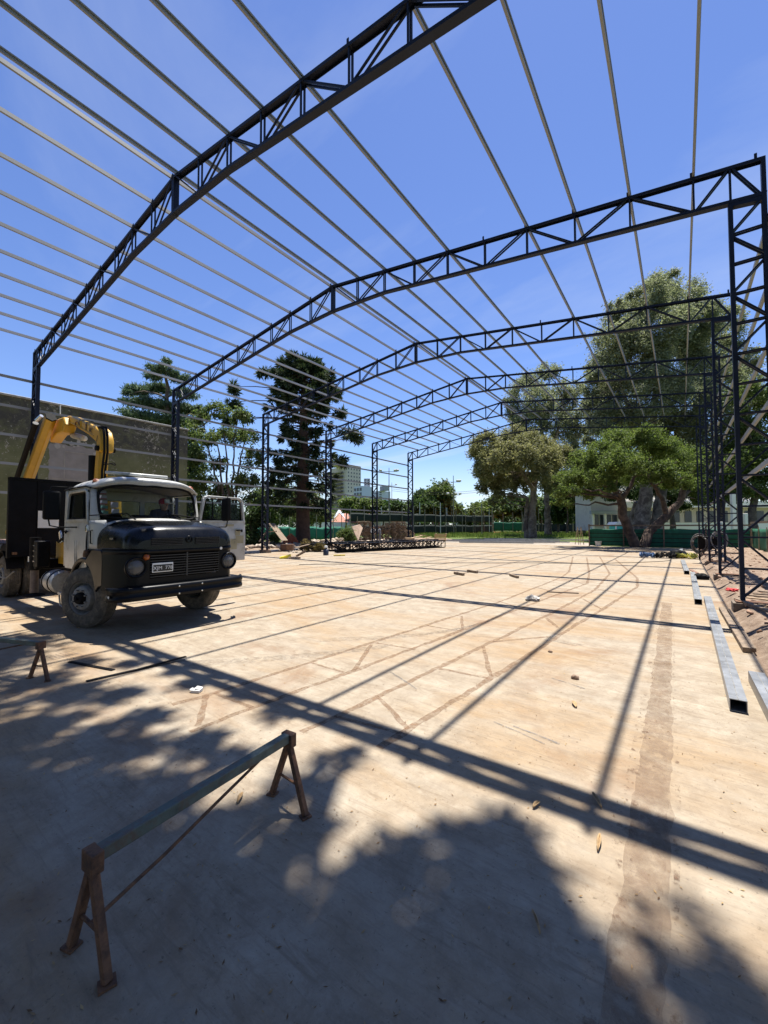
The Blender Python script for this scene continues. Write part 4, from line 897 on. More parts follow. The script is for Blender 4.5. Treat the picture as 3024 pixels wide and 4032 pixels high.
for w in (Vector((0.48, 0.12, 0.36)), Vector((0.46, -0.14, 0.36))):
    b = MB(); b.box(w + Vector((0.04, 0, 0)), (0.09, 0.075, 0.03))
    for k in range(4): b.tube([w + Vector((0.075, -0.028 + 0.019 * k, 0)), w + Vector((0.115, -0.028 + 0.019 * k, -0.01)), w + Vector((0.12, -0.028 + 0.019 * k, -0.045))], 0.009, 5)
    b.tube([w + Vector((0.03, 0.035, 0)), w + Vector((0.07, 0.055, -0.01)), w + Vector((0.09, 0.05, -0.03))], 0.010, 5); b.build('hand', m_skin, dv, smooth=50)

# ================================================================ SAWHORSES
def sawhorse(name, label, A, B, h, feetA, feetB):
    """beam from A to B; feet given as world xy pairs"""
    t = empty(name, (0, 0, 0), 0, label, 'sawhorse', 'rusty steel sawhorses on the slab')
    o = Vector(((A[0] + B[0]) / 2, (A[1] + B[1]) / 2, 0)); t.location = o
    a, c = Vector((A[0], A[1], h)) - o, Vector((B[0], B[1], h)) - o
    b = MB(); d = (c - a).normalized(); b.bar(a - d * 0.015, c + d * 0.015, 0.054, 0.054); b.build('beam', M('grey_green_worn_paint', (0.085, 0.105, 0.085), 0.65, 0, 0.4, 12, 0.15, dirt=(0.11, 0.065, 0.04), dirt_amt=0.45), t, bevel=0.006)
    for top, feet in ((a, feetA), (c, feetB)):
        fs = [Vector((f[0], f[1], 0)) - o for f in feet]
        for k, f in enumerate(fs):
            up = (f - top).normalized(); b = MB(); b.bar(top + Vector((0, 0, -0.03)) + up * 0.0, f + Vector((0, 0, 0.012)), 0.034, 0.034, d); b.build('leg', m_rust, t, bevel=0.004)
            b = MB(); b.box(f + Vector((0, 0, 0.007)), (0.062, 0.055, 0.010), (0, 0, 0.3 + k)); b.build('foot_plate', m_rust, t)
        b = MB(); m0, m1 = top.lerp(fs[0], 0.62), top.lerp(fs[1], 0.62); b.tube([m0, m1], 0.008, 6); b.build('spreader_rod', m_rust, t, smooth=60)
        b = MB(); b.box(top + Vector((0, 0, -0.015)), (0.09, 0.05, 0.085), (0, 0, math.atan2(d.y, d.x) + math.pi / 2)); b.build('head_bracket', m_rust, t, bevel=0.005)
    fs = [Vector((f[0], f[1], 0)) - o for f in feetA]
    b = MB(); m0 = a.lerp((fs[0] + fs[1]) / 2, 0.62); m1 = a.lerp(c, 0.80) - Vector((0, 0, 0.03)); b.tube([m0, m0.lerp(m1, 0.35) + Vector((0, 0, -0.012)), m0.lerp(m1, 0.7) + Vector((0, 0, -0.004)), m1], 0.009, 6); b.build('brace_rod', m_rust, t, smooth=60)
    return t
sawhorse('sawhorse', 'low rusty steel sawhorse standing in the foreground tree shade', (-2.00, 0.69), (-2.09, 1.81), 0.435, ((-2.15, 0.67), (-1.86, 0.70)), ((-2.26, 1.82), (-1.92, 1.80)))
sawhorse('sawhorse', 'low rusty sawhorse cut off by the left edge beside the truck wheel', (-7.45, 1.05), (-6.13, 1.53), 0.42, ((-7.55, 0.92), (-7.35, 1.18)), ((-6.30, 1.48), (-6.00, 1.57)))

# ================================================================ THINGS LYING ON THE SLAB
def box_tube(a, c, w, label, group='galvanised box tubes lying along the right slab edge', name='box_tube', seam=True, holes=False):
    a, c = Vector(a), Vector(c); o = (a + c) / 2; t = empty(name, (o.x, o.y, 0), 0, label, 'steel tube', group)
    o = Vector((o.x, o.y, 0)); d = (c - a).normalized(); s = Vector((d.y, -d.x, 0)); th = 0.006; z0 = 0.004
    p, q2 = a - o, c - o
    b = MB(); h = w * 0.86
    ring = [(-w / 2, z0), (w / 2, z0), (w / 2, z0 + h), (-w / 2, z0 + h)]; ins = [(-w / 2 + th, z0 + th), (w / 2 - th, z0 + th), (w / 2 - th, z0 + h - th), (-w / 2 + th, z0 + h - th)]
    vs = [e + s * x + Vector((0, 0, z)) for e in (p, q2) for x, z in ring] + [e + s * x + Vector((0, 0, z)) for e in (p, q2) for x, z in ins]
    fs = []
    for k in range(4):
        n = (k + 1) % 4; fs += [(k, n, 4 + n, 4 + k), (8 + n, 8 + k, 12 + k, 12 + n), (k, 8 + k, 8 + n, n), (4 + n, 12 + n, 12 + k, 4 + k)]
    b.add(vs, fs); b.build('tube', m_galv2, t)
    if seam:
        b = MB(); b.bar(p + Vector((0, 0, z0 + h + 0.001)), q2 + Vector((0, 0, z0 + h + 0.001)), 0.008, 0.003); b.build('seam', m_rim, t)
    L_ = (q2 - p).length; n = int(L_ / 0.75)
    if seam:
        for k in range(n):
            e = p + d * (0.12 + k * 0.75); b = MB(); b.lathe(e + Vector((0, 0, z0 + h)), (0, 0, 1), [(0.0, 0.012), (0.004, 0.007), (0.004, 0)], 8); b.build('weld_spot', m_galv2, t)
    return t
box_tube((0.41, 5.25, 0), (0.47, 12.5, 0), 0.135, 'long galvanised box tube nearest the camera, welded from two channels')
box_tube((0.28, 11.85, 0), (0.30, 18.7, 0), 0.14, 'bright white-lit box tube, second along the right slab edge')
box_tube((0.13, 18.95, 0), (0.02, 25.0, 0), 0.16, 'galvanised box tube beyond the black sack, third along the right edge')
box_tube((-0.08, 30.5, 0), (-0.02, 38.5, 0), 0.18, 'far galvanised box tube beyond the tangle of tools at the right edge', seam=False)
box_tube((0.68, 4.6, 0), (0.66, 6.35, 0), 0.14, 'short galvanised box tube cut off by the right edge of the picture')
def timber(a, c, w, h, label, mat=None, z=0.003, name='timber_beam', cat='timber', group=None):
    a, c = Vector((*a, 0)), Vector((*c, 0)); o = (a + c) / 2; b = MB(); d = (c - a).normalized(); n = 6
    pts = [(a - o).lerp(c - o, k / n) + Vector((0, 0, z + h / 2)) for k in range(n + 1)]
    b.bar(pts[0], pts[-1], w, h); ob = b.build(name, mat or m_wood, None, o, bevel=0.006); return tag(ob, label, cat, group)
g_ = 'loose timber on the slab'
timber((0.66, 11.3), (0.72, 7.75), 0.10, 0.075, 'weathered timber beam lying beside the long box tube', group=g_)
timber((0.77, 11.2), (0.80, 7.85), 0.055, 0.06, 'narrower weathered timber batten against the long beam on the slab edge', group=g_)
timber((0.95, 11.85), (1.75, 8.9), 0.10, 0.09, 'timber plank running off the slab towards the near right column', z=0.13, group=g_)
timber((-6.95, 14.05), (-6.45, 13.75), 0.10, 0.09, 'front one of two short wood blocks side by side on the slab', group=g_)
timber((-6.85, 15.0), (-6.35, 14.75), 0.10, 0.09, 'back one of two short wood blocks side by side on the slab', group=g_)
timber((-5.05, 14.7), (-4.6, 14.15), 0.09, 0.08, 'single short wood block lying to the right of the pair of blocks', group=g_)
timber((-3.0, 11.65), (-2.25, 11.9), 0.06, 0.02, 'thin dark wood slat with a broken end on the slab', M('dark_stained_wood', (0.05, 0.035, 0.025), 0.8), group=g_)
timber((0.28, 21.0), (0.45, 19.6), 0.13, 0.02, 'short red-brown board by the right slab edge', M('red_brown_board', (0.17, 0.09, 0.06), 0.85), group=g_)
timber((-3.5, 36.6), (-0.5, 33.8), 0.10, 0.05, 'long dark plank lying across the far right of the slab', m_wood, group=g_)
def flat(pts, w, label):
    b = MB(); P = [Vector((*p, 0.004 + z)) for p, z in pts]
    for a, c in zip(P[:-1], P[1:]): b.bar(a + Vector((0, 0, 0.004)), c + Vector((0, 0, 0.004)), w, 0.006)
    b2 = MB(); o = P[0]
    b2.v = [tuple(Vector(v) - Vector((o.x, o.y, 0))) for v in b.v]; b2.f = b.f; b2.mi = b.mi
    return tag(b2.build('flat_bar', m_black, None, (o.x, o.y, 0)), label, 'steel bar', 'black flat bars beside the small sawhorse')
flat([((-6.62, 1.96), 0), ((-6.2, 2.06), 0), ((-5.78, 2.17), 0.0)], 0.05, 'shorter black flat bar lying in dappled shade near the truck')
flat([((-5.62, 1.83), 0), ((-5.55, 2.35), 0.002), ((-5.47, 2.93), 0.03)], 0.06, 'longer black flat bar with its end lifted, lying in dappled shade')
# small crushed white carton
b = MB(); b.box((0, 0, 0.015), (0.095, 0.075, 0.026)); b.box((0.015, 0.01, 0.034), (0.065, 0.062, 0.015), (0.1, 0.2, 0.1)); b.box((-0.055, 0, 0.022), (0.036, 0.06, 0.004), (0, 0.7, 0)); tag(b.build('carton', M('white_card', (0.5, 0.5, 0.48), 0.6, 0, 0.1, 9, 0.1), None, (-4.30, 2.43, 0.003), (0, 0, 0.5), bevel=0.003), 'small crushed white carton on the sunlit slab', 'carton')
# crumpled clear plastic bag
def crumple(name, loc, r, mat, label, cat, seed, sq=0.6, n=3, amp=0.35):
    rg = random.Random(seed); bm = bmesh.new(); bmesh.ops.create_icosphere(bm, subdivisions=n, radius=1)
    for v in bm.verts:
        k = 1 + amp * (vnoise(v.co.x * 3 + seed, v.co.y * 3, 1.0, seed) + 0.5 * vnoise(v.co.z * 5, v.co.x * 5 + seed, 1.0, seed + 2)) + rg.uniform(-.06, .06)
        v.co = Vector((v.co.x * k * r[0], v.co.y * k * r[1], max(-0.5, v.co.z) * k * r[2] + r[2] * 0.5))
    me = bpy.data.meshes.new(name); bm.to_mesh(me); bm.free(); me.materials.append(mat); me.shade_smooth(); me.set_sharp_from_angle(angle=R(30))
    return tag(link(name, me, None, loc), label, cat)
m_bag = M('translucent_bag', (0.30, 0.28, 0.25), 0.35, 0, 0.15, 10, 0.3)
crumple('plastic_bag', (-2.95, 10.15, 0.002), (0.16, 0.11, 0.08), m_bag, 'crumpled clear plastic bag on the second truss shadow', 'bag', 3)
crumple('black_sack', (0.52, 17.5, 0.002), (0.22, 0.17, 0.14), m_rubber, 'round black sack lying between box tubes at the right', 'sack', 8, amp=0.15)
crumple('red_rag', (1.0, 13.6, 0.15), (0.13, 0.10, 0.05), M('red_cloth', (0.4, 0.03, 0.03), 0.9), 'small red rag on the earth by the near right column', 'rag', 5)
# yellow tool case with two wood scraps
b = MB(); b.box((0, 0, 0.09), (0.62, 0.30, 0.15), (0, R(-14), 0)); b.box((0.27, 0, 0.20), (0.10, 0.28, 0.05), (0, R(-14), 0)); tc_ = b.build('tool_case', M('bright_yellow_plastic', (0.75, 0.62, 0.03), 0.45), None, (-17.95, 15.2, 0.004), (0, 0, R(52)), bevel=0.02); tag(tc_, 'bright yellow tool case tipped on the slab near the left side', 'tool case')
timber((-17.6, 15.15), (-17.2, 15.65), 0.22, 0.12, 'squared wood offcut beside the yellow tool case', m_newwood, group=g_)
b = MB(); b.bar((0, 0, 0.13), (0.5, 0.2, 0.42), 0.05, 0.12); tag(b.build('bent_offcut', m_wood, None, (-17.5, 15.6, 0.0), (0, 0, R(30))), 'grey offcut leaning on the wood scrap by the yellow case', 'timber', g_)
# welding gear heap: coiled cables, bag, tools
def coil(c, r, n, rad, axis='z', seed=0, h=0.05):
    rg = random.Random(seed); pts = []
    for k in range(int(n * 22)):
        t = 2 * math.pi * k / 22; rr = r * (1 + 0.16 * math.sin(t * 0.37 + seed) + rg.uniform(-.03, .03)); q2 = (rr * math.cos(t), rr * math.sin(t), rg.uniform(0, h))
        if axis == 'z': pts.append(Vector(c) + Vector(q2))
        else: pts.append(Vector(c) + Vector((q2[0] * 0.8, q2[2] + 0.02 * k / 22, q2[1] * 1.15)))
    return pts
m_cab_y = M('yellow_cable', (0.45, 0.42, 0.05), 0.6); m_cab_b = M('blue_cable', (0.04, 0.10, 0.22), 0.6); m_cab_k = m_rubber; m_cab_g = M('grey_cable', (0.10, 0.09, 0.08), 0.7)
for c, r, mat, nm, lb, sd in (((0.2, 28.2, 0.03), 0.42, m_cab_y, 'cable_coil', 'yellow cable coil on the slab at the far right', 1), ((-0.75, 27.8, 0.03), 0.45, m_cab_k, 'cable_coil', 'black cable coil heaped left of the yellow coil', 2), ((-1.6, 27.6, 0.03), 0.32, m_cab_b, 'cable_coil', 'blue cable coil at the left end of the cable heap', 4)):
    b = MB(); b.tube(coil((0, 0, 0), r, 8, 0.02, 'z', sd, 0.28), 0.022, 5); tag(b.build(nm, mat, None, c, smooth=60), lb, 'cable coil', 'cable coils on the slab')
crumple('tool_bag', (-0.2, 28.6, 0.002), (0.5, 0.32, 0.30), m_black, 'black tool bag standing among the cable coils', 'bag', 12, amp=0.12)
# loose lead snaking over the slab
pts = [(-14.6, 13.2), (-12.0, 15.4), (-9.0, 18.2), (-6.0, 20.3), (-3.5, 21.6), (-1.5, 23.8), (-0.3, 26.8)]
P = []
for (xa, ya), (xb, yb) in zip(pts[:-1], pts[1:]):
    for k in range(6): t = k / 6; P.append(Vector((xa + (xb - xa) * t + 0.12 * math.sin((xa + t) * 5), ya + (yb - ya) * t + 0.10 * math.cos((ya + t) * 4), 0.014)))
b = MB(); b.tube([p - P[0] for p in P], 0.012, 5); tag(b.build('power_lead', m_rubber, None, P[0], smooth=60), 'thin black power lead snaking across the slab', 'cable')

# welding set with coiled hoses, by the right columns
ws = empty('welding_set', (1.0, 25.3, 0.15), 0, 'welding machine on legs hung with thick coils of grey cable', 'welding machine')
b = MB(); b.bb((-0.35, -0.3, 0.55), (0.55, 0.3, 1.15)); b.build('housing', m_dark, ws, bevel=0.04)
for x in (-0.3, 0.5):
    for y in (-0.25, 0.25): b = MB(); b.bar((x, y, 0), (x, y, 0.56), 0.06, 0.06, (1, 0, 0)); b.build('leg', m_black, ws)
b = MB(); b.tube(coil((-0.3, -0.42, 0.80), 0.36, 9, .03, 'y', 3, 0.14), 0.022, 5); b.build('cable_coil', m_cab_g, ws, smooth=60)
b = MB(); b.tube(coil((0.45, -0.38, 0.98), 0.34, 6, .03, 'y', 7, 0.12), 0.022, 5); b.build('cable_coil', M('pale_grey_hose', (0.22, 0.21, 0.2), 0.6), ws, smooth=60)

# stones, chips: few that can be told apart, one by one
m_stone = M('brown_stone', (0.20, 0.13, 0.085), 0.9, 0, 0.3, 20, 0.3)
for k, (x, y, s, lb) in enumerate(((-1.05, 5.26, 0.045, 'small brown pebble alone on the sunlit slab'), (-1.55, 6.15, 0.03, 'tiny brown stone left of the lone pebble'))):
    crumple('pebble', (x, y, 0.0), (s, s * 0.8, s * 0.7), m_stone, lb, 'stone', 20 + k, n=2, amp=0.2)
# bark strips
m_bark_s = M('peeled_bark', (0.30, 0.20, 0.10), 0.9, 0, 0.4, 25, 0.3)
barks = [((-0.52, 3.08), (-0.45, 2.96), 0.02, 'curled bark strip on the near truss shadow'), ((-0.42, 2.70), (-0.41, 2.56), 0.016, 'yellowish bark strip below the near truss shadow'), ((-0.78, 2.78), (-0.80, 2.70), 0.018, 'short bark chip on the sunlit slab left of the brown strip'),
         ((-0.93, 4.55), (-0.88, 4.42), 0.03, 'bark chip midway between pebble and truss shadow'), ((-0.60, 1.99), (-0.54, 1.90), 0.010, 'dark bark strip in the foreground shade'), ((-2.42, 1.70), (-2.36, 1.62), 0.02, 'dry curled leaf in the shade behind the sawhorse')]
for a, c, w, lb in barks:
    b = MB(); a, c = Vector((*a, 0)), Vector((*c, 0)); o = (a + c) / 2; d = c - a; s_ = Vector((-d.y, d.x, 0)).normalized()
    b.grid(lambda u, v: (lambda p: (p.x, p.y, 0.003 + 0.016 * (2 * v - 1) ** 2 + 0.008 * math.sin(u * 3)))(a - o + d * u + s_ * w * (v - 0.5) * (0.5 + math.sin(u * math.pi))), 8, 4)
    ob = b.build('bark_strip', m_bark_s, None, o, smooth=60); tag(ob, lb, 'bark', 'bark strips fallen on the slab'); so_ = ob.modifiers.new('thickness', 'SOLIDIFY'); so_.thickness = 0.004

# leaf litter and chips scattered over the slab (uncountable)
nr = np.random.RandomState(5)
def litter(n, xr, yr, ls, mat, name, label, dens=1.0, z=0.004):
    x = nr.uniform(*xr, n); y = yr[0] + (yr[1] - yr[0]) * nr.rand(n) ** dens; a = nr.uniform(0, 6.283, n); l = nr.uniform(*ls, n); w = l * nr.uniform(0.06, 0.2, n); tilt = nr.uniform(0, 0.5, n)
    dx, dy = np.cos(a), np.sin(a); P0 = np.stack([x - dx * l / 2, y - dy * l / 2, np.full(n, z)], 1); P1 = np.stack([x - dy * w, y + dx * w, z + l * 0.15 * tilt], 1); P2 = np.stack([x + dx * l / 2, y + dy * l / 2, z + l * 0.5 * tilt], 1); P3 = np.stack([x + dy * w, y - dx * w, z + l * 0.1 * tilt], 1)
    V = np.stack([P0, P1, P2, P3], 1).reshape(-1, 3); F = np.arange(4 * n).reshape(n, 4)
    return tag(link(name, mesh_np(name, V, F, mat)), label, 'leaf litter', kind='stuff')
m_lit = leafmat('dry_leaf', (0.10, 0.055, 0.03), (0.20, 0.12, 0.06), (0.36, 0.25, 0.12), 0.9, 0.05)
litter(6500, (-7.5, 0.75), (0.3, 15), (0.006, 0.028), m_lit, 'leaf_litter', 'scattered dry leaf fragments on the concrete slab', 1.5)
litter(900, (-24, 0.7), (10, 40), (0.02, 0.09), m_lit, 'wind_blown_litter', 'sparse debris flecks over the far part of the slab')
# ================================================================ OLD BUILDING BEHIND THE LEFT COLUMNS
def oldwall():
    m, n, b = newmat('mouldy_olive_render'); lk = n.links.new
    tcn = n.nodes.new('ShaderNodeTexCoord'); co = tcn.outputs['Object']
    t = noise(n, 0.7, 8, 0.65, co); r = ramp(n, [(0.3, (0.092, 0.098, 0.044)), (0.55, (0.145, 0.152, 0.074)), (0.75, (0.20, 0.20, 0.12))]); lk(t.outputs['Fac'], r.inputs[0])
    # darker mould near the parapet
    sp = n.nodes.new('ShaderNodeSeparateXYZ'); lk(co, sp.inputs[0])
    zr = n.nodes.new('ShaderNodeMapRange'); zr.inputs['From Min'].default_value = 5.6; zr.inputs['From Max'].default_value = 6.6; lk(sp.outputs['Z'], zr.inputs['Value'])
    t2 = noise(n, 1.6, 9, 0.75, co, 0.6); mu = n.nodes.new('ShaderNodeMath'); mu.operation = 'MULTIPLY'; lk(zr.outputs[0], mu.inputs[0]); 
    mr2 = n.nodes.new('ShaderNodeMapRange'); mr2.inputs['From Min'].default_value = 0.32; mr2.inputs['From Max'].default_value = 0.55; lk(t2.outputs['Fac'], mr2.inputs['Value']); lk(mr2.outputs[0], mu.inputs[1])
    x = n.nodes.new('ShaderNodeMix'); x.data_type = 'RGBA'; lk(mu.outputs[0], x.inputs['Factor']); lk(r.outputs[0], x.inputs['A']); x.inputs['B'].default_value = (0.058, 0.056, 0.048, 1)
    # flaked plaster spots
    t3 = noise(n, 5.5, 6, 0.8, co, 0.2); t4 = noise(n, 0.6, 3, 0.5, co); ad = n.nodes.new('ShaderNodeMath'); ad.operation = 'MULTIPLY_ADD'; ad.inputs[1].default_value = 0.35; lk(t4.outputs['Fac'], ad.inputs[0]); lk(t3.outputs['Fac'], ad.inputs[2])
    mr = n.nodes.new('ShaderNodeMapRange'); mr.inputs['From Min'].default_value = 0.765; mr.inputs['From Max'].default_value = 0.80; lk(ad.outputs[0], mr.inputs['Value'])
    x2 = n.nodes.new('ShaderNodeMix'); x2.data_type = 'RGBA'; lk(mr.outputs[0], x2.inputs['Factor']); lk(x.outputs['Result'], x2.inputs['A']); x2.inputs['B'].default_value = (0.33, 0.31, 0.26, 1)
    lk(x2.outputs['Result'], b.inputs['Base Color']); b.inputs['Roughness'].default_value = 0.9
    bp = n.nodes.new('ShaderNodeBump'); bp.inputs['Strength'].default_value = 0.4; bp.inputs['Distance'].default_value = 0.03; lk(t3.outputs['Fac'], bp.inputs['Height']); lk(bp.outputs[0], b.inputs['Normal'])
    return m
ow = empty('old_building', (-26.0, 4.0, 0), 0, 'tall windowless olive building with flaking mouldy render behind the truck', 'building')
b = MB(); b.bb((-9, -18, -0.2), (0, 9.8, 8.10)); b.build('wall', oldwall(), ow)
b = MB(); b.bb((-9.05, -18.05, 8.10), (0.06, 9.86, 8.2)); b.build('parapet_cap', m_kerb, ow, bevel=0.02)
b = MB(); b.grid(lambda u, v: (0.004, 2.6 + 2.15 * u + (0.07 * vnoise(v * 9, u, 1, 1) if u in (0, 1) else 0), 4.0 + 2.1 * v + (0.08 * vnoise(u * 9, v, 1, 2) if v in (0, 1) else 0)), 16, 16); pt = b.build('cement_patch', M('grey_cement_patch', (0.26, 0.24, 0.225), 0.9, 0, 0.15, 2, 0.2), ow)
m_pl = M('pale_plaster_flake', (0.36, 0.34, 0.30), 0.9, 0, 0.15, 4)
for a, c in (((3.25, 5.75), (4.55, 5.75)), ((4.55, 5.75), (4.55, 4.3)), ((4.55, 4.3), (2.75, 4.3)), ((3.25, 5.75), (3.25, 4.35))):
    b = MB(); b.bar((0.012, a[0], a[1]), (0.012, c[0], c[1]), 0.02, 0.012, (1, 0, 0)); b.build('patch_outline', m_pl, pt)
rg = random.Random(4)
b = MB()
for k in range(46):
    side = k % 3; 
    if side == 0: y, z = 2.7 + rg.random() * 2.1, 6.05 + rg.uniform(-.12, .30)
    elif side == 1: y, z = 4.75 + rg.uniform(-.12, .16), 4.3 + rg.random() * 1.7
    else: y, z = 2.6 + rg.random() * 2.1, 4.0 + rg.uniform(-.22, .05)
    n_ = 7; r0 = rg.uniform(0.04, 0.15); b.poly([(0.006, y + r0 * math.cos(2 * math.pi * i / n_) * rg.uniform(.5, 1.2), z + r0 * math.sin(2 * math.pi * i / n_) * rg.uniform(.5, 1.2)) for i in range(n_)], (0.006 + 0.0001 * k, 0, 0))
b.build('plaster_flakes', m_pl, ow)['kind'] = 'stuff'

# ================================================================ BACKGROUND BUILDINGS
m_cream = M('cream_tower_render', (0.52, 0.48, 0.40), 0.85, 0, 0.08, 0.2); m_win = M('dark_window', (0.03, 0.04, 0.05), 0.15, 0, 0.3, 0.3); m_balc = M('dark_balcony', (0.10, 0.085, 0.075), 0.8, 0, 0.3, 0.3)
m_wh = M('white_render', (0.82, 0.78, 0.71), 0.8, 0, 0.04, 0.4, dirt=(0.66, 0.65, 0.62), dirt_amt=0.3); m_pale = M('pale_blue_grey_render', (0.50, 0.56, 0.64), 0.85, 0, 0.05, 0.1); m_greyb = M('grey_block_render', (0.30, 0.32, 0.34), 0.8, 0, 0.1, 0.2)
m_tile = M('terracotta_tiles', (0.30, 0.13, 0.085), 0.85, 0, 0.35, 1.2, 0.3, dirt=(0.42, 0.24, 0.18), dirt_amt=0.4)
GZ = -0.06
def ground_pt(u, depth):
    p = at(u, 1137, depth); return Vector((p.x, p.y, GZ))
def zat(v, depth): return at(800, v, depth).z
def slab_between(b, p, q, z0, z1, thick):
    """upright slab from p to q (front face), thickness away from the camera"""
    d = (q - p).normalized(); n = Vector((-d.y, d.x, 0)); 
    if n.dot(p - CAM) < 0: n = -n
    vs = [p, q, q + n * thick, p + n * thick]; vs = [Vector((v.x, v.y, z)) for z in (z0, z1) for v in vs]
    b.add(vs, [(0, 3, 2, 1), (4, 5, 6, 7), (0, 1, 5, 4), (1, 2, 6, 5), (2, 3, 7, 6), (3, 0, 4, 7)])
def windows(root, p, q, z0, z1, rows, cols, fw, fh, mat, name='window', proud=0.02, skip=None):
    d = (q - p); L_ = d.length; d = d / L_; n = Vector((-d.y, d.x, 0)); 
    if n.dot(p - CAM) > 0: n = -n
    for i in range(rows):
        for j in range(cols):
            if skip and skip(i, j): continue
            c = p + d * L_ * (j + 0.5) / cols; zc = z0 + (z1 - z0) * (i + 0.5) / rows; w, h = L_ / cols * fw, (z1 - z0) / rows * fh
            b = MB(); a = c - d * w / 2 + n * proud; e = c + d * w / 2 + n * proud
            slab_between(b, a - root.location, e - root.location, zc - h / 2, zc + h / 2, proud + 0.05); b.build(name, mat, root)
def sub(v, root): return v - root.location
# residential tower
D0 = 330; pc, pl_, pr = ground_pt(749.5, D0), ground_pt(716, D0 + 22), ground_pt(779.5, D0 + 14); zt = zat(1004, D0)
tw = empty('apartment_tower', (pc.x, pc.y, GZ), 0, 'tall cream apartment tower with dark stacked balconies behind the bunya pine', 'building')
b = MB(); back = pl_ + pr - pc; vs = [Vector((v.x, v.y, z)) - tw.location for z in (GZ, zt) for v in (pc, pr, back, pl_)]
b.add(vs, [(0, 3, 2, 1), (4, 5, 6, 7), (0, 1, 5, 4), (1, 2, 6, 5), (2, 3, 7, 6), (3, 0, 4, 7)]); b.build('wall', m_cream, tw)
windows(tw, pc, pr, zt - 44, zt - 1, 14, 5, 0.34, 0.42, m_win)
windows(tw, pl_.lerp(pc, 0.05), pl_.lerp(pc, 0.80), zt - 44, zt - 4, 13, 1, 1.0, 0.52, m_balc, 'balcony', 1.2)
b = MB(); slab_between(b, sub(pl_.lerp(pc, 0.35), tw), sub(pl_.lerp(pc, 0.85), tw), zt, zt + 4, 8); b.build('penthouse', m_cream, tw)
b = MB(); slab_between(b, sub(pc.lerp(pr, 0.0), tw), sub(pc.lerp(pr, 1.0), tw), zt, zt + 0.9, 0.5); b.build('roof_parapet', M('brick_parapet', (0.33, 0.2, 0.14), 0.9), tw)
# glazed white block with plain side wall
D0 = 250; pc, pl_, pr = ground_pt(782, D0), ground_pt(764, D0 + 6), ground_pt(806, D0 + 10); zt = zat(1049, D0)
wb = empty('white_block', (pc.x, pc.y, GZ), 0, 'white gridded office block with a plain pale side wall beside the tower', 'building')
b = MB(); back = pl_ + pr - pc; vs = [Vector((v.x, v.y, z)) - wb.location for z in (GZ, zt) for v in (pc, pr, back, pl_)]
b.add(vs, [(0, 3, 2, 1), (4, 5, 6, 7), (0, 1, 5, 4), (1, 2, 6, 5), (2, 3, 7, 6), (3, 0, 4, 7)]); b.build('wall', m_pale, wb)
windows(wb, pl_, pc, zt - 15, zt - 0.6, 5, 3, 0.72, 0.66, m_win)
a = ground_pt(748, D0 + 8); b = MB(); slab_between(b, sub(a, wb), sub(pl_, wb), GZ, zat(1064, D0), 8); b.build('low_wing', m_wh, wb)
windows(wb, a, pl_, zat(1078, D0), zat(1065, D0), 2, 3, 0.7, 0.6, m_win)
a, c = ground_pt(786, D0 + 14), ground_pt(799, D0 + 14); gt = empty('grey_tower', (a.x, a.y, GZ), 0, 'small grey tower block rising behind the white gridded block', 'building')
b = MB(); slab_between(b, sub(a, gt), sub(c, gt), GZ, zat(1033, D0 + 14), 8); b.build('wall', m_greyb, gt); windows(gt, a, c, zat(1049, D0 + 14), zat(1034, D0 + 14), 3, 2, 0.5, 0.5, m_win)
a, c = ground_pt(818, 270), ground_pt(843, 276); pb = empty('pale_block', (a.x, a.y, GZ), 0, 'plain pale grey block with rooftop tank right of the white gridded block', 'building')
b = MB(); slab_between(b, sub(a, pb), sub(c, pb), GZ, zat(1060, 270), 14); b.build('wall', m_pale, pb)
e, f = a.lerp(c, 0.1), a.lerp(c, 0.5); b = MB(); slab_between(b, sub(e, pb), sub(f, pb), zat(1060, 270), zat(1050, 270), 5); b.build('rooftop_tank', m_greyb, pb); windows(pb, a, a.lerp(c, .3), zat(1080, 270), zat(1061, 270), 4, 1, 0.6, 0.5, m_win)
for k, (u0, u1, v, d_, lb) in enumerate(((986, 993, 1088, 900, 'left one of the twin hazy towers on the horizon'), (994.5, 1001, 1088, 905, 'right one of the twin hazy towers on the horizon'), (1020, 1034, 1097, 800, 'low hazy block on the horizon right of the twin towers'))):
    a, c = ground_pt(u0, d_), ground_pt(u1, d_); t = empty('far_tower', (a.x, a.y, GZ), 0, lb, 'building', 'far towers on the horizon')
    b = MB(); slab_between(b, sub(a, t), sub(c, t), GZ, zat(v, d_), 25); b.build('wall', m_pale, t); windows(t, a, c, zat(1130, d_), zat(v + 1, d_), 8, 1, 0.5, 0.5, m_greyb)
# club house with red tiled roofs
hs = empty('club_house', tuple(ground_pt(735, 130)), 0, 'low club house with terracotta tiled gable roofs behind the dark screens', 'building')
def roofp(pts, nm='roof', mat=None, th=0.25):
    b = MB(); P = [at(*p) - hs.location for p in pts]; b.poly(P, (0, 0, -th)); b.build(nm, mat or m_tile, hs)
roofp([(716, 1124, 128), (732, 1100, 140), (757, 1122, 128), (752, 1127, 124), (733, 1107, 136), (716, 1128, 126)], 'gable_edge', m_greyb)
roofp([(716, 1127, 126), (733, 1104, 139), (790, 1100, 150), (775, 1128, 122)]); roofp([(733, 1103, 140), (740, 1098, 146), (858, 1099, 160), (862, 1112, 140), (752, 1112, 134)])
b = MB(); slab_between(b, sub(ground_pt(678, 124), hs), sub(ground_pt(752, 126), hs), GZ, zat(1128, 124), 6); slab_between(b, sub(ground_pt(752, 131), hs), sub(ground_pt(862, 142), hs), GZ, zat(1112, 140), 5); b.build('wall', m_wh, hs)
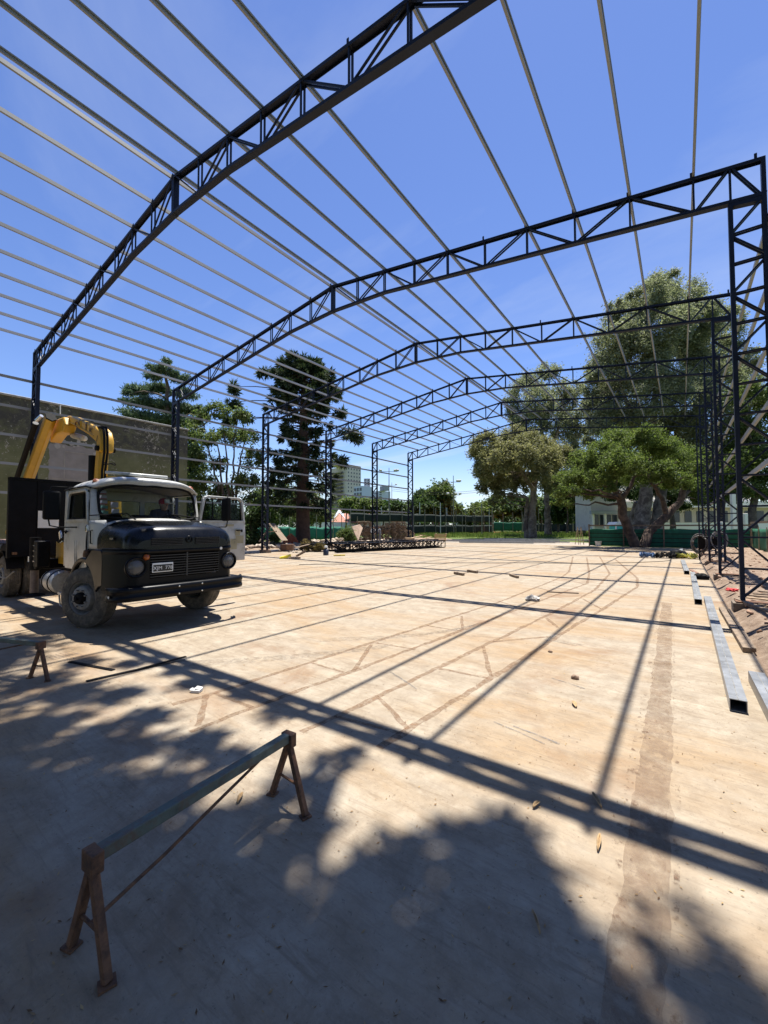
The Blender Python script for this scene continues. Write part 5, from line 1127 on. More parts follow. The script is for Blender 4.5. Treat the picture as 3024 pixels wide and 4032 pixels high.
for u in (690, 705, 770, 790, 815, 840):
    a, c = ground_pt(u - 3, 121 if u < 750 else 130), ground_pt(u + 3, 121 if u < 750 else 130); b = MB(); slab_between(b, sub(a, hs), sub(c, hs), 0.9, 2.2, 0.3); b.build('window', m_win, hs)
# long white building behind the eucalyptus
D0 = 74; lb_ = empty('white_clubhouse', tuple(ground_pt(1400, D0)), 0, 'long white two-storey building seen between the tree trunks', 'building')
def part(nm, u0, u1, v0, v1, d_, th, mat):
    b = MB(); slab_between(b, sub(ground_pt(u0, d_), lb_), sub(ground_pt(u1, d_), lb_), zat(v1, d_), zat(v0, d_), th); return b.build(nm, mat, lb_)
m_beige = M('beige_render', (0.52, 0.46, 0.35), 0.9, 0, 0.06, 0.6)
part('annex_wall', 1277, 1337, 1040, 1146, D0, 6, M('weathered_white_wall', (0.62, 0.57, 0.49), 0.9, 0, 0.1, 0.8, dirt=(0.35, 0.3, 0.24), dirt_amt=0.4)); part('annex_lintel', 1274, 1340, 1103, 1110, D0 - 0.6, 0.6, m_greyb)
for u0, u1 in ((1283, 1293), (1296, 1304), (1309, 1320), (1323, 1333)): part('annex_window', u0, u1, 1112, 1136, D0 - 0.05, 0.1, m_win)
for u in (1280, 1306, 1336): part('annex_pillar', u - 2, u + 2, 1108, 1150, D0 - 0.5, 0.4, m_wh)
part('main_wall', 1338, 1720, 1096, 1150, D0 + 2, 8, m_beige); part('roof_band', 1336, 1722, 1083, 1096, D0 + 0.5, 10, m_wh); part('low_wall', 1338, 1720, 1129, 1150, D0 - 3, 0.3, m_wh); part('upper_storey', 1390, 1640, 1035, 1083, D0 + 5, 8, m_wh)
for u in range(1350, 1700, 26): part('opening', u, u + 15, 1104, 1128, D0 + 1.9, 0.08, m_win)
for u in range(1400, 1630, 22): part('upper_window', u, u + 13, 1048, 1074, D0 + 4.9, 0.08, m_win)
b = MB()
for u in range(1340, 1720, 12): p = ground_pt(u, D0 + 0.4); z = zat(1083, D0); b.tube([p - lb_.location + Vector((0, 0, z - GZ)), p - lb_.location + Vector((0, 0, z + 0.9 - GZ))], 0.03, 5)
for z in (0.45, 0.9): p, q2 = ground_pt(1338, D0 + .4), ground_pt(1720, D0 + .4); b.tube([p - lb_.location + Vector((0, 0, zat(1083, D0) + z - GZ)), q2 - lb_.location + Vector((0, 0, zat(1083, D0) + z - GZ))], 0.03, 5)
b.build('roof_railing', m_wh, lb_)

# ================================================================ FENCES, SCREENS, POLES
m_net = M('green_shade_net', (0.025, 0.15, 0.088), 0.75, 0, 0.35, 2.5, 0.3, dirt=(0.045, 0.20, 0.125), dirt_amt=0.38)
_n = m_net.node_tree; _tr = _n.nodes.new('ShaderNodeBsdfTranslucent'); _tr.inputs['Color'].default_value = (0.02, 0.16, 0.09, 1); _ms = _n.nodes.new('ShaderNodeMixShader'); _ms.inputs[0].default_value = 0.35
_n.links.new(_n.nodes['Principled BSDF'].outputs[0], _ms.inputs[1]); _n.links.new(_tr.outputs[0], _ms.inputs[2]); _n.links.new(_ms.outputs[0], _n.nodes['Material Output'].inputs['Surface'])
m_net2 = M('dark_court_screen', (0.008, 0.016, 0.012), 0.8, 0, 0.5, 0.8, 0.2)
m_net3 = M('teal_fence_screen', (0.02, 0.15, 0.10), 0.8, 0, 0.3, 0.8, 0.2)
m_post = M('grey_fence_post', (0.22, 0.20, 0.15), 0.85, 0, 0.3, 3); m_pole = M('white_pole', (0.6, 0.6, 0.57), 0.6, 0, 0.1, 2)
# green net fence across the end of the slab
fx0, fx1, fy = -6.9, 4.3, 41.75
nf = empty('net_fence', (fx0, fy, 0), 0, 'green shade-net fence on timber posts behind the forked tree', 'fence')
xs = [0, 2.75, 5.7, 8.5, 11.2]
for i, x in enumerate(xs):
    b = MB(); b.bb((x - 0.05, -0.11, -0.05), (x + 0.05, -0.012, 1.98)); b.build('post', m_wood, nf)
for x0, x1 in zip(xs[:-1], xs[1:]):
    b = MB(); b.grid(lambda u, v: (x0 + (x1 - x0) * u, 0.03 * math.sin(u * 9 + x0) * math.sin(v * 3) + 0.012 * math.sin(u * 40), 0.03 + (1.52 + 0.03 * math.sin(u * 7 + x0)) * v), 24, 8); o = b.build('net_panel', m_net, nf, smooth=60); so_ = o.modifiers.new('thickness', 'SOLIDIFY'); so_.thickness = 0.008
    for z in (0.42, 0.78, 1.15):
        b = MB(); b.bar((x0 + .05, -0.035, z), (x1 - .05, -0.035, z), 0.03, 0.06); b.build('batten', M('dark_batten', (0.02, 0.025, 0.02), 0.9) if 'dark_batten' not in bpy.data.materials else bpy.data.materials['dark_batten'], nf)
    b = MB(); b.bar((x0 - 0.02, -0.06, 1.86), (x1 - 0.02, -0.06, 1.86), 0.035, 0.12); b.build('top_rail', m_wood, nf)
nf2 = empty('net_fence', (4.35, 41.5, 0.1), 0, 'green net fence running along the right side past the columns', 'fence')
ys = [0, -3.4, -6.8, -10.2, -13.6, -17, -20.4]
for y in ys:
    b = MB(); b.bb((-0.05, y - 0.04, -0.2), (0.0, y + 0.04, 1.62)); b.build('post', M('pale_timber_post', (0.36, 0.30, 0.18), 0.85) if 'pale_timber_post' not in bpy.data.materials else bpy.data.materials['pale_timber_post'], nf2)
for y0, y1 in zip(ys[:-1], ys[1:]):
    b = MB(); b.grid(lambda u, v: (0.02 + 0.03 * math.sin(u * 8 + y0) * math.sin(v * 3), y0 + (y1 - y0) * u, 0.0 + 1.5 * v), 20, 6); o = b.build('net_panel', m_net, nf2, smooth=60); so_ = o.modifiers.new('thickness', 'SOLIDIFY'); so_.thickness = 0.008
    b = MB(); b.bar((-0.08, y0, 1.95), (-0.08, y1, 1.95), 0.035, 0.14); b.build('top_rail', m_wood, nf2)
# court screens far behind
def court_fence(label, u0, u1, d0, d1, n, bands, ztop, mat, posts=m_post, pr_=0.08):
    p, q2 = ground_pt(u0, d0), ground_pt(u1, d1); t = empty('court_fence', tuple(p), 0, label, 'fence', 'screened court fences'); q2 = q2 - p; p = Vector((0, 0, 0)); d = q2.normalized()
    for i in range(n + 1):
        c = p.lerp(q2, i / n); b = MB(); b.tube([c, c + Vector((0, 0, ztop * (0.92 + 0.1 * ((i * 7) % 3) / 2)))], pr_, 6); b.build('post', posts, t, smooth=60)
    for z0, z1 in bands:
        for i in range(n):
            a, c = p.lerp(q2, i / n), p.lerp(q2, (i + 1) / n); nn = Vector((-d.y, d.x, 0))
            b = MB(); b.grid(lambda u, v: a.lerp(c, u) + nn * (0.12 + 0.06 * math.sin(u * 6.28 + i)) + Vector((0, 0, z0 + (z1 - z0) * v - 0.25 * math.sin(math.pi * u) * v * ((i * 5) % 3) / 3)), 10, 4); o = b.build('screen_panel', mat, t, smooth=60); so_ = o.modifiers.new('thickness', 'SOLIDIFY'); so_.thickness = 0.02
    return t
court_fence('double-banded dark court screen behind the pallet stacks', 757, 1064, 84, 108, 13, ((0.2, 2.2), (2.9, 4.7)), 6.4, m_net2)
court_fence('low dark green court screen between pole row and eucalyptus trunks', 1066, 1150, 112, 112, 4, ((0.6, 3.0),), 5.6, m_net)
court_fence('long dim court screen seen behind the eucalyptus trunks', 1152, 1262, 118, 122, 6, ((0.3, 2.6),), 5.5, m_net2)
court_fence('teal green screen fence left of the bunya pine trunk and behind it', 540, 772, 50, 58, 12, ((0.15, 1.85),), 3.6, m_net3, pr_=0.045)
court_fence('teal green screen fence behind the open truck door', 380, 538, 46, 50, 8, ((0.15, 1.85),), 3.6, m_net3, pr_=0.045)
# red clay courts, a strip of path
for u0, u1, d0, d1 in ((1066, 1160, 113.5, 135), (860, 1064, 104, 125)):
    a, c, e, f = ground_pt(u0, d0), ground_pt(u1, d0), ground_pt(u1, d1), ground_pt(u0, d1); b = MB(); b.add([(v.x, v.y, GZ + 0.012) for v in (a, c, e, f)], [(0, 1, 2, 3)]); tag(b.build('clay_court', m_clay), kind='structure')
# poles by the courts
pole_spec = [(824, 1094, 96, 0.09), (869.5, 1100, 92, 0.07), (907, 1086, 98, 0.10), (937, 1088, 98, 0.05), (951.5, 1086, 97, 0.11), (965.5, 1097, 100, 0.09), (976, 1098, 100, 0.06), (999, 1109, 100, 0.08), (1022, 1097, 101, 0.06), (1041, 1088, 96, 0.13), (1057, 1098, 101, 0.06), (1063, 1098, 102, 0.09), (1128, 1105, 100, 0.09), (1164, 1098, 102, 0.09)]
pn = ['first', 'second', 'third', 'fourth', 'fifth', 'sixth', 'seventh', 'eighth', 'ninth', 'tenth', 'eleventh', 'twelfth', 'thirteenth', 'fourteenth']
for i, (u, v, d_, r_) in enumerate(pole_spec):
    p = ground_pt(u, d_); z = zat(v, d_); b = MB(); b.tube([(0, 0, 0), (0.02, 0, (z - GZ) * .5), (0, 0, z - GZ)], [r_, r_ * 0.95, r_ * 0.8], 7); o = b.build('court_pole', m_pole if i in (0, 2, 4, 5, 10) else m_post, None, p, smooth=60); tag(o, '%s slim pole from the left in the row by the courts' % pn[i], 'pole', 'slim poles by the courts')
# floodlight masts
m_lampface = M('lamp_glass', (0.5, 0.5, 0.48), 0.2)
def mast(u, vtop, d_, arms, label):
    p = ground_pt(u, d_); h = zat(vtop, d_) - GZ; t = empty('floodlight_mast', tuple(p), YAW, label, 'floodlight', 'floodlight masts')
    b = MB(); b.tube([(0, 0, 0), (0, 0, h * 0.6), (0, 0, h)], [0.16, 0.12, 0.07], 8); b.build('pole', m_post, t, smooth=60)
    for dz, L_, lamps in arms:
        z = h - dz; b = MB(); b.bar((-L_, 0, z), (L_, 0, z), 0.1, 0.1); b.build('crossarm', m_post, t)
        for x, tilt in lamps:
            b = MB(); b.box((x, -0.15, z + 0.32), (0.62, 0.35, 0.45), (R(35), 0, tilt)); l_ = b.build('lamp_head', m_greyb, t, bevel=0.04); b = MB(); b.box((x, -0.33, z + 0.24), (0.52, 0.02, 0.36), (R(35), 0, tilt)); b.build('lamp_face', m_lampface, l_)
    return t
mast(840.5, 1010, 95, ((0.9, 2.0, ((-2.0, 0.3), (1.4, -0.2), (2.0, 0.4))),), 'tall floodlight mast between the two far left columns')
mast(846.5, 1042, 150, ((1.0, 1.6, ((1.6, 0.2),)), (6.5, 1.4, ((1.4, 0.1), (-1.4, 0.2)))), 'thinner farther floodlight mast just right of the tall one')
mast(980, 1027, 100, ((1.6, 1.7, ((-1.7, 0.4), (1.0, 0), (1.6, -0.3))), (4.8, 1.6, ((-1.4, 0.2), (0.6, 0), (1.6, -0.5)))), 'floodlight mast with two crossarms standing against the open sky')
mast(1238, 1085, 110, ((0.5, 0.9, ((-0.9, 0.2),)),), 'short floodlight mast half hidden behind the eucalyptus trunks')
# overhead wires between masts
for k, (va, vb) in enumerate(((1052, 1058), (1059, 1062))):
    a, c = at(846, 1062 + 4 * k - 6, 110), at(1060, va + 4 - 3 * k, 105); b = MB(); pts = [a.lerp(c, t / 14) + Vector((0, 0, -1.0 * math.sin(math.pi * t / 14))) - a for t in range(15)]; b.tube(pts, 0.035, 4); tag(b.build('overhead_wire', m_rubber, None, a), ['upper', 'lower'][k] + ' overhead wire crossing the sky by the twin towers', 'wire', 'overhead wires')
# pale posts and rails at the far right
for k, (u, v0, d_, w) in enumerate(((1585, 1066, 40, 0.34), (1611, 1110, 38, 0.26), (1560, 1128, 42, 0.22))):
    p = ground_pt(u, d_); b = MB(); b.bb((-w / 2, -w / 2, 0), (w / 2, w / 2, zat(v0, d_) - GZ)); tag(b.build('white_post', m_wh, None, p, (0, 0, 0.5), bevel=0.02), ['tall white concrete post right of the columns', 'shorter white post right of the tall white post', 'low white post left of the tall white post'][k], 'post', 'white posts behind the right fence')
# portable toilet roof
p = at(1338, 1160, 47); t = empty('portable_toilet', (p.x, p.y, GZ), YAW, 'white roofed cabin with turquoise side behind the net fence', 'cabin'); b = MB(); b.bb((-0.75, -0.75, 0), (0.75, 0.75, 2.0)); b.build('cabin', M('turquoise_plastic', (0.04, 0.42, 0.36), 0.5), t, bevel=0.03); b = MB(); b.poly([(-1.0, -0.85, 2.0), (1.0, -0.85, 2.0), (0.75, -0.85, 2.35), (-0.75, -0.85, 2.35)], (0, 1.7, 0)); b.build('roof', m_wh, t, bevel=0.04)
for x in (-0.8, 0.8): b = MB(); b.bb((x - 0.06, -0.82, 0), (x + 0.06, -0.7, 2.0)); b.build('corner_post', m_wh, t)

# ================================================================ BUILDING SITE CLUTTER
# two black trusses stacked near the far left corner
def lying_truss(p, q2, depth, w, label, z0=0.02):
    p, q2 = Vector((*p, z0)), Vector((*q2, z0)); t = empty('steel_truss', tuple(p), 0, label, 'truss', 'black trusses stacked on the slab'); q2 = q2 - p; p = Vector((0, 0, 0)); d = q2.normalized(); L_ = q2.length; up = Vector((0, 0, 1))
    for s in (0, 1):
        b = MB(); b.channel(p + up * (depth * s), q2 + up * (depth * s), w, 0.07, 0.008, (0, 0, 1 if s else -1)); b.build('chord', m_black, t)
    n = int(L_ / 0.85); side = Vector((-d.y, d.x, 0))
    for i in range(n + 1):
        a = p + d * L_ * i / n
        for s in (-1, 1):
            o = side * s * (w / 2 - 0.03); b = MB(); b.bar(a + o + up * 0.02, a + o + up * (depth - 0.02), 0.045, 0.045, d); b.build('web_bar', m_black, t)
            if i < n:
                c = p + d * L_ * (i + 1) / n; b = MB(); b.bar((a if i % 2 else c) + o + up * 0.03, (c if i % 2 else a) + o + up * (depth - 0.03), 0.045, 0.045, side); b.build('web_bar', m_black, t)
    return t
ta, tb = at(717, 1190, 28.6), at(945, 1178, 36)
lying_truss((-19.05, 20.6), (-16.4, 31.0), 0.62, 0.5, 'front black lattice truss lying on edge at the far left of the slab')
lying_truss((-20.6, 21.6), (-17.6, 32.0), 0.66, 0.5, 'back black lattice truss lying behind the front one')
lying_truss((-21.6, 19.9), (-19.6, 25.4), 0.55, 0.4, 'short black truss section at the left end of the truss stack')
# galvanised profiles laid out beyond the slab end
k = 0; rg = random.Random(9); rows = []
pos = [((-22.0, 44.2), (-9.8, 47.6)), ((-22.4, 43.2), (-10.6, 46.6)), ((-21.0, 41.9), (-11.4, 44.6)), ((-19.5, 40.6), (-12.2, 42.6)), ((-22.3, 40.4), (-15.6, 42.4)), ((-18.8, 45.8), (-8.4, 48.8)), ((-20.5, 42.6), (-10.8, 45.5)), ((-16.6, 39.8), (-12.6, 40.9)), ((-17.5, 46.6), (-7.6, 49.4))]
oth = ['first', 'second', 'third', 'fourth', 'fifth', 'sixth', 'seventh', 'eighth', 'ninth']
for i, (a, c) in enumerate(pos):
    b = MB(); A_, C_ = Vector((*a, 0)), Vector((*c, 0)); z = 0.02 + 0.10 * (i % 3); b.channel(Vector((0, 0, 0.14)), C_ - A_ + Vector((0, 0, 0.14)), 0.16, 0.13, 0.006); tag(b.build('steel_profile', m_galv2, None, (a[0], a[1], z)), 'long galvanised profile laid at the far slab end, %s of the spread bundle' % oth[i], 'steel profile', 'galvanised profiles at the far slab end')
# pallets
b = MB()
for i in range(7): b.bb((-0.6, -0.5 + 0.145 * i, 0.100), (0.6, -0.5 + 0.145 * i + 0.10, 0.122))
for y in (-0.5, -0.045, 0.41):
    b.bb((-0.6, y, 0.0), (0.6, y + 0.09, 0.022))
    for x in (-0.6, -0.06, 0.48): b.bb((x, y, 0.0225), (x + 0.12, y + 0.09, 0.0995))
pal_me = b.mesh('pallet', M('pallet_wood', (0.26, 0.185, 0.12), 0.9, 0, 0.5, 3, 0.3, dirt=(0.44, 0.35, 0.26), dirt_amt=0.4, coord='Generated'))
rg = random.Random(31)
pword = ['bottom', 'second', 'third', 'fourth', 'fifth', 'sixth', 'seventh', 'eighth', 'ninth', 'tenth', 'eleventh', 'twelfth', 'thirteenth', 'fourteenth', 'fifteenth', 'sixteenth']
stacks = [(788, 43.5, 16, 'left'), (800, 46, 11, 'second'), (826, 46.5, 13, 'middle'), (848, 45, 15, 'fourth'), (862, 44, 16, 'right'), (878, 44.5, 9, 'last')]
for u, d_, n, w in stacks:
    p = ground_pt(u, d_); z = 0.10
    for i in range(n):
        o = link('pallet', pal_me, None, (p.x + rg.uniform(-.14, .14), p.y + rg.uniform(-.14, .14), z), (rg.uniform(-.02, .02), rg.uniform(-.02, .02), YAW + 0.35 + rg.uniform(-.16, .16) + (0.5 if w == 'middle' else 0)), (1.12, 1.12, 1))
        z += 0.142
        tag(o, '%s wooden pallet from the ground up in the %s pallet stack' % (pword[i], w), 'pallet', 'stacked pallets')
# leaning plywood sheet, white sheets, crates
b = MB(); b.poly([at(738, 1170, 38), at(758, 1138, 38.5), at(776, 1133, 40), at(782, 1140, 40), at(772, 1168, 38.5)], (0.05, 0.06, 0.0)); me = b.build('plywood_sheet', M('pale_plywood', (0.36, 0.26, 0.19), 0.85, 0, 0.2, 2)); tag(me, 'pale plywood sheet leaning against the left pallet stack', 'sheet')
def board(p, q2, w, t_, label, mat=m_wood, name='loose_board'):
    p, q2 = Vector(p), Vector(q2); b = MB(); b.bar(Vector((0, 0, 0)), q2 - p, w, t_); return tag(b.build(name, mat, None, p), label, 'board', 'loose boards in the rubble')
board(at(560, 1170, 31.5), at(588, 1132, 32.5), 0.18, 0.05, 'grey board leaning left in the A shaped heap by the brick pile'); board(at(587, 1131, 32.4), at(615, 1168, 31), 0.55, 0.05, 'wide grey board leaning right in the A shaped heap by the brick pile'); board(at(573, 1150, 31.6), at(598, 1147, 31.6), 0.10, 0.05, 'pale crosspiece between the two leaning boards', m_newwood)
rg = random.Random(77); bl = [(735, 1178, 762, 1170, 33), (690, 1172, 718, 1166, 35), (700, 1168, 740, 1163, 37), (748, 1168, 775, 1172, 36), (780, 1174, 812, 1171, 38), (840, 1172, 866, 1168, 39), (884, 1163, 912, 1157, 42), (900, 1166, 932, 1160, 41), (893, 1158, 926, 1164, 44), (668, 1176, 700, 1178, 30), (640, 1183, 668, 1176, 28), (905, 1154, 938, 1162, 46)]
wd = ['pale board lying by the fourth column', 'broken board right of the bunya trunk', 'pale plank end in rubble right of the bunya trunk', 'board below the leaning plywood', 'board in front of the left pallets', 'plank below the right pallets', 'upper white board right of the pallets', 'middle white board right of the pallets', 'slanting white board right of the pallets', 'grey board near the water jug', 'grey batten left of the truss stack', 'rearmost white board right of the pallets']
for (a, v0, c, v1, d_), w in zip(bl, wd): board(at(a, v0, d_), at(c, v1, d_ + 0.6), rg.uniform(.16, .4), 0.04, w, m_newwood if 'white' in w or 'pale' in w else m_wood)
# brick pile, each brick a part
bp_ = at(628, 1168, 36); pile = empty('brick_pile', (bp_.x, bp_.y, 0.25), YAW + 0.2, 'pile of red bricks beside the bunya pine trunk', 'bricks')
b = MB(); b.box((0, 0, 0), (0.24, 0.12, 0.11)); br_me = b.mesh('brick', M('red_brick', (0.36, 0.095, 0.045), 0.9, 0, 0.35, 6, 0.3))
rg = random.Random(3)
for lay, (nx, ny) in enumerate(((5, 4), (5, 4), (5, 3), (4, 3), (4, 3), (3, 2), (2, 2), (1, 1))):
    for i in range(nx):
        for j in range(ny): link('brick', br_me, pile, ((i - (nx - 1) / 2) * 0.255 + rg.uniform(-.03, .03), (j - (ny - 1) / 2) * 0.14 + rg.uniform(-.02, .02), 0.06 + lay * 0.115), (rg.uniform(-.05, .05), rg.uniform(-.05, .05), rg.uniform(-.2, .2)))
# brown box, jug, yellow gloves, table
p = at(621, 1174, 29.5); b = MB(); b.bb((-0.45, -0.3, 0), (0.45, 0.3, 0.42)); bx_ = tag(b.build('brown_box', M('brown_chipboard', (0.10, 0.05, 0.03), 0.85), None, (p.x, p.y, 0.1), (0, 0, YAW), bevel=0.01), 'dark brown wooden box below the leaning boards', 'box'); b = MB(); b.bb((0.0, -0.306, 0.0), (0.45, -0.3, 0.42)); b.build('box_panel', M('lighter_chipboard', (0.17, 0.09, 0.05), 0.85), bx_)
p = at(704, 1198, 25.5); b = MB(); b.lathe((0, 0, 0), (0, 0, 1), [(0, 0), (0, 0.17), (0.3, 0.17), (0.36, 0.12), (0.40, 0.05), (0.46, 0.05), (0.46, 0)], 14); j_ = tag(b.build('water_jug', M('blue_black_plastic', (0.02, 0.025, 0.045), 0.4), None, (p.x, p.y, 0.003), smooth=40), 'dark water jug with a white cap left of the truss stack', 'jug'); b = MB(); b.lathe((0, 0, 0.46), (0, 0, 1), [(0, 0.11), (0.12, 0.10), (0.14, 0)], 12); b.build('cap', m_letter, j_, smooth=40)
p = at(733, 1203, 25); b = MB(); b.box((0, 0, 0.03), (0.7, 0.16, 0.06)); b.box((0.1, 0.12, 0.04), (0.5, 0.10, 0.05), (0, 0, 0.3)); tag(b.build('yellow_clamp', M('yellow_paint', (0.55, 0.4, 0.02), 0.5), None, (p.x, p.y, 0.003), (0, 0, YAW)), 'flat yellow clamp lying in front of the truss stack', 'clamp')
p = at(885, 1166, 40); t = empty('work_table', (p.x, p.y, 0.0), YAW, 'small wooden work table with a stone on top beside the last column', 'table'); b = MB(); b.bb((-0.45, -0.35, 0.62), (0.45, 0.35, 0.68)); b.bb((-0.4, -0.3, 0.3), (0.4, 0.3, 0.62)); b.build('table_top', m_newwood, t)
for x in (-0.4, 0.4):
    for y in (-0.3, 0.3): b = MB(); b.bb((x - 0.04, y - 0.04, 0), (x + 0.04, y + 0.04, 0.62)); b.build('leg', m_wood, t)
p = at(952, 1166, 44); t = empty('slatted_crate', (p.x, p.y, 0.05), YAW, 'pale slatted wooden rack tilted on the far slab end', 'rack')
for i in range(8): b = MB(); b.bar((-0.75, -0.1 * i, 0.15 + 0.11 * i), (0.55, -0.1 * i, 0.15 + 0.11 * i), 0.04, 0.07); b.build('slat', m_newwood, t)
for x in (-0.6, 0.45): b = MB(); b.bar((x, 0.05, 0.02), (x, -0.85, 1.0), 0.06, 0.06); b.build('stile', m_newwood, t)
# step ladder and bucket by the net fence
p = at(1252, 1177, 40); t = empty('step_ladder', (p.x, p.y, 0), YAW, 'weathered step ladder at the left end of the net fence', 'ladder')
for s in (-1, 1):
    b = MB(); b.bar((s * 0.25, -0.35, 0), (s * 0.16, 0.0, 1.75), 0.05, 0.05); b.build('rail', m_newwood, t); b = MB(); b.bar((s * 0.25, 0.4, 0), (s * 0.16, 0.02, 1.75), 0.045, 0.045); b.build('rear_leg', m_newwood, t)
for i in range(5): b = MB(); z = 0.3 + 0.3 * i; b.bb((-0.23 + 0.016 * i, -0.30 + 0.06 * i - 0.05, z), (0.23 - 0.016 * i, -0.30 + 0.06 * i + 0.07, z + 0.03)); b.build('tread', m_newwood, t)
for u, v, d_, lb, sc in ((1292.5, 1174, 37, 'grey bucket at the foot of the net fence', 1.0),):
    p = at(u, v, d_); b = MB(); b.lathe((0, 0, 0), (0, 0, 1), [(0, 0), (0, 0.22), (0.42, 0.28), (0.44, 0.29), (0.42, 0.26), (0.1, 0.2), (0.1, 0)], 18); tag(b.build('bucket', M('pale_bucket', (0.5, 0.5, 0.47), 0.6, 0, 0.2, 5, 0.1), None, (p.x, p.y, 0.003), smooth=40), lb, 'bucket')
# small mesh of rubble (uncountable) along the left bank and below the pallets
def rubble(name, label, n, area, size, mat, zfun):
    V = []; F = []; rs = np.random.RandomState(len(name))
    cube = np.array([(-1, -1, -1), (1, -1, -1), (1, 1, -1), (-1, 1, -1), (-1, -1, 1), (1, -1, 1), (1, 1, 1), (-1, 1, 1)], float) * 0.5; fq = np.array([(0, 3, 2, 1), (4, 5, 6, 7), (0, 1, 5, 4), (1, 2, 6, 5), (2, 3, 7, 6), (3, 0, 4, 7)])
    for i in range(n):
        x, y = area(rs); s = rs.uniform(*size) * np.array([1, rs.uniform(.4, 1), rs.uniform(.2, .7)]); Mx = np.array(Euler(rs.uniform(-.6, .6, 2).tolist() + [rs.uniform(0, 6.28)]).to_matrix()); v = (cube + rs.uniform(-.12, .12, (8, 3))) * s @ Mx.T + np.array([x, y, zfun(x, y) + s[2] * 0.3]); F.append(fq + 8 * i); V.append(v)
    return tag(link(name, mesh_np(name, np.concatenate(V), np.concatenate(F), mat)), label, 'rubble', kind='stuff')
m_rub = leafmat('mixed_rubble', (0.10, 0.075, 0.06), (0.30, 0.23, 0.17), (0.55, 0.48, 0.40), 0.9, 0.0)
hz = lambda x, y: 0.15 + 0.35 * max(0, vnoise(x, y, 0.35, 2))
rubble('rubble_heap', 'broken rubble and offcuts heaped along the left bank', 900, lambda r: (-24.8 - 8.5 * r.rand() ** 1.3, 17 + 22 * r.rand()), (0.08, 0.5), m_rub, hz)
rubble('slab_edge_debris', 'scattered debris along the left slab edge', 260, lambda r: (-24.0 + 3.8 * r.rand() ** 2, 19 + 18 * r.rand()), (0.04, 0.22), m_rub, lambda x, y: 0.02)
rubble('earth_clods', 'clods and chips scattered over the right earth strip', 700, lambda r: (0.95 + 2.6 * r.rand(), 5 + 33 * r.rand()), (0.02, 0.10), leafmat('clod', (0.14, 0.08, 0.05), (0.3, 0.19, 0.13), (0.45, 0.32, 0.24), 0.95, 0.0), lambda x, y: 0.14)

# laths dropped by the foot of the near right column
for k, (x0, y0, x1, y1, lb) in enumerate(((1.15, 12.3, 2.5, 11.9, 'longest thin lath on the earth by the near right column'), (1.2, 12.75, 2.3, 12.55, 'second thin lath lying behind the longest one'), (1.35, 13.1, 2.6, 13.2, 'third thin lath crossing towards the net fence'), (1.25, 11.35, 2.2, 10.9, 'pale lath in front of the near column foot'), (1.5, 13.7, 2.4, 13.4, 'rearmost thin lath by the near right column'))):
    timber((x0, y0), (x1, y1), 0.05, 0.03, lb, m_newwood if k in (0, 3) else m_wood, z=0.17, name='lath', group='laths by the near right column')
# ================================================================ TREES
m_bark = M('grey_brown_bark', (0.13, 0.10, 0.075), 0.95, 0, 0.45, 2.2, 0.7, bscale=9, dirt=(0.05, 0.038, 0.03), dirt_amt=0.5)
m_euc = M('peeling_eucalyptus_bark', (0.24, 0.19, 0.15), 0.9, 0, 0.4, 1.6, 0.8, bscale=9, dirt=(0.085, 0.06, 0.045), dirt_amt=0.55)
m_tipu = M('rough_red_brown_bark', (0.105, 0.068, 0.047), 0.95, 0, 0.5, 3.0, 1.0, bscale=10, dirt=(0.038, 0.026, 0.02), dirt_amt=0.52)
m_arau = M('dark_bunya_bark', (0.075, 0.045, 0.032), 0.95, 0, 0.4, 3.0, 0.8, bscale=12)
lf_euc = leafmat('olive_eucalyptus_leaf', (0.07, 0.078, 0.045), (0.115, 0.124, 0.075), (0.17, 0.178, 0.115), 0.5, 0.36)
lf_euc2 = leafmat('tawny_eucalyptus_leaf', (0.075, 0.076, 0.034), (0.12, 0.118, 0.056), (0.17, 0.158, 0.082), 0.5, 0.36)
lf_tip = leafmat('fresh_green_leaf', (0.030, 0.046, 0.010), (0.056, 0.077, 0.018), (0.088, 0.108, 0.030), 0.55, 0.40)
lf_dark = leafmat('dark_green_leaf', (0.013, 0.026, 0.009), (0.028, 0.048, 0.014), (0.055, 0.08, 0.028), 0.5, 0.28)
lf_mid = leafmat('mid_green_leaf', (0.03, 0.045, 0.012), (0.057, 0.08, 0.022), (0.10, 0.12, 0.042), 0.5, 0.34)
lf_ara = leafmat('bunya_needle', (0.010, 0.020, 0.010), (0.030, 0.050, 0.022), (0.095, 0.115, 0.055), 0.5, 0.10)
lf_ced = leafmat('cedar_needle', (0.025, 0.048, 0.030), (0.060, 0.095, 0.055), (0.13, 0.17, 0.09), 0.5, 0.15)

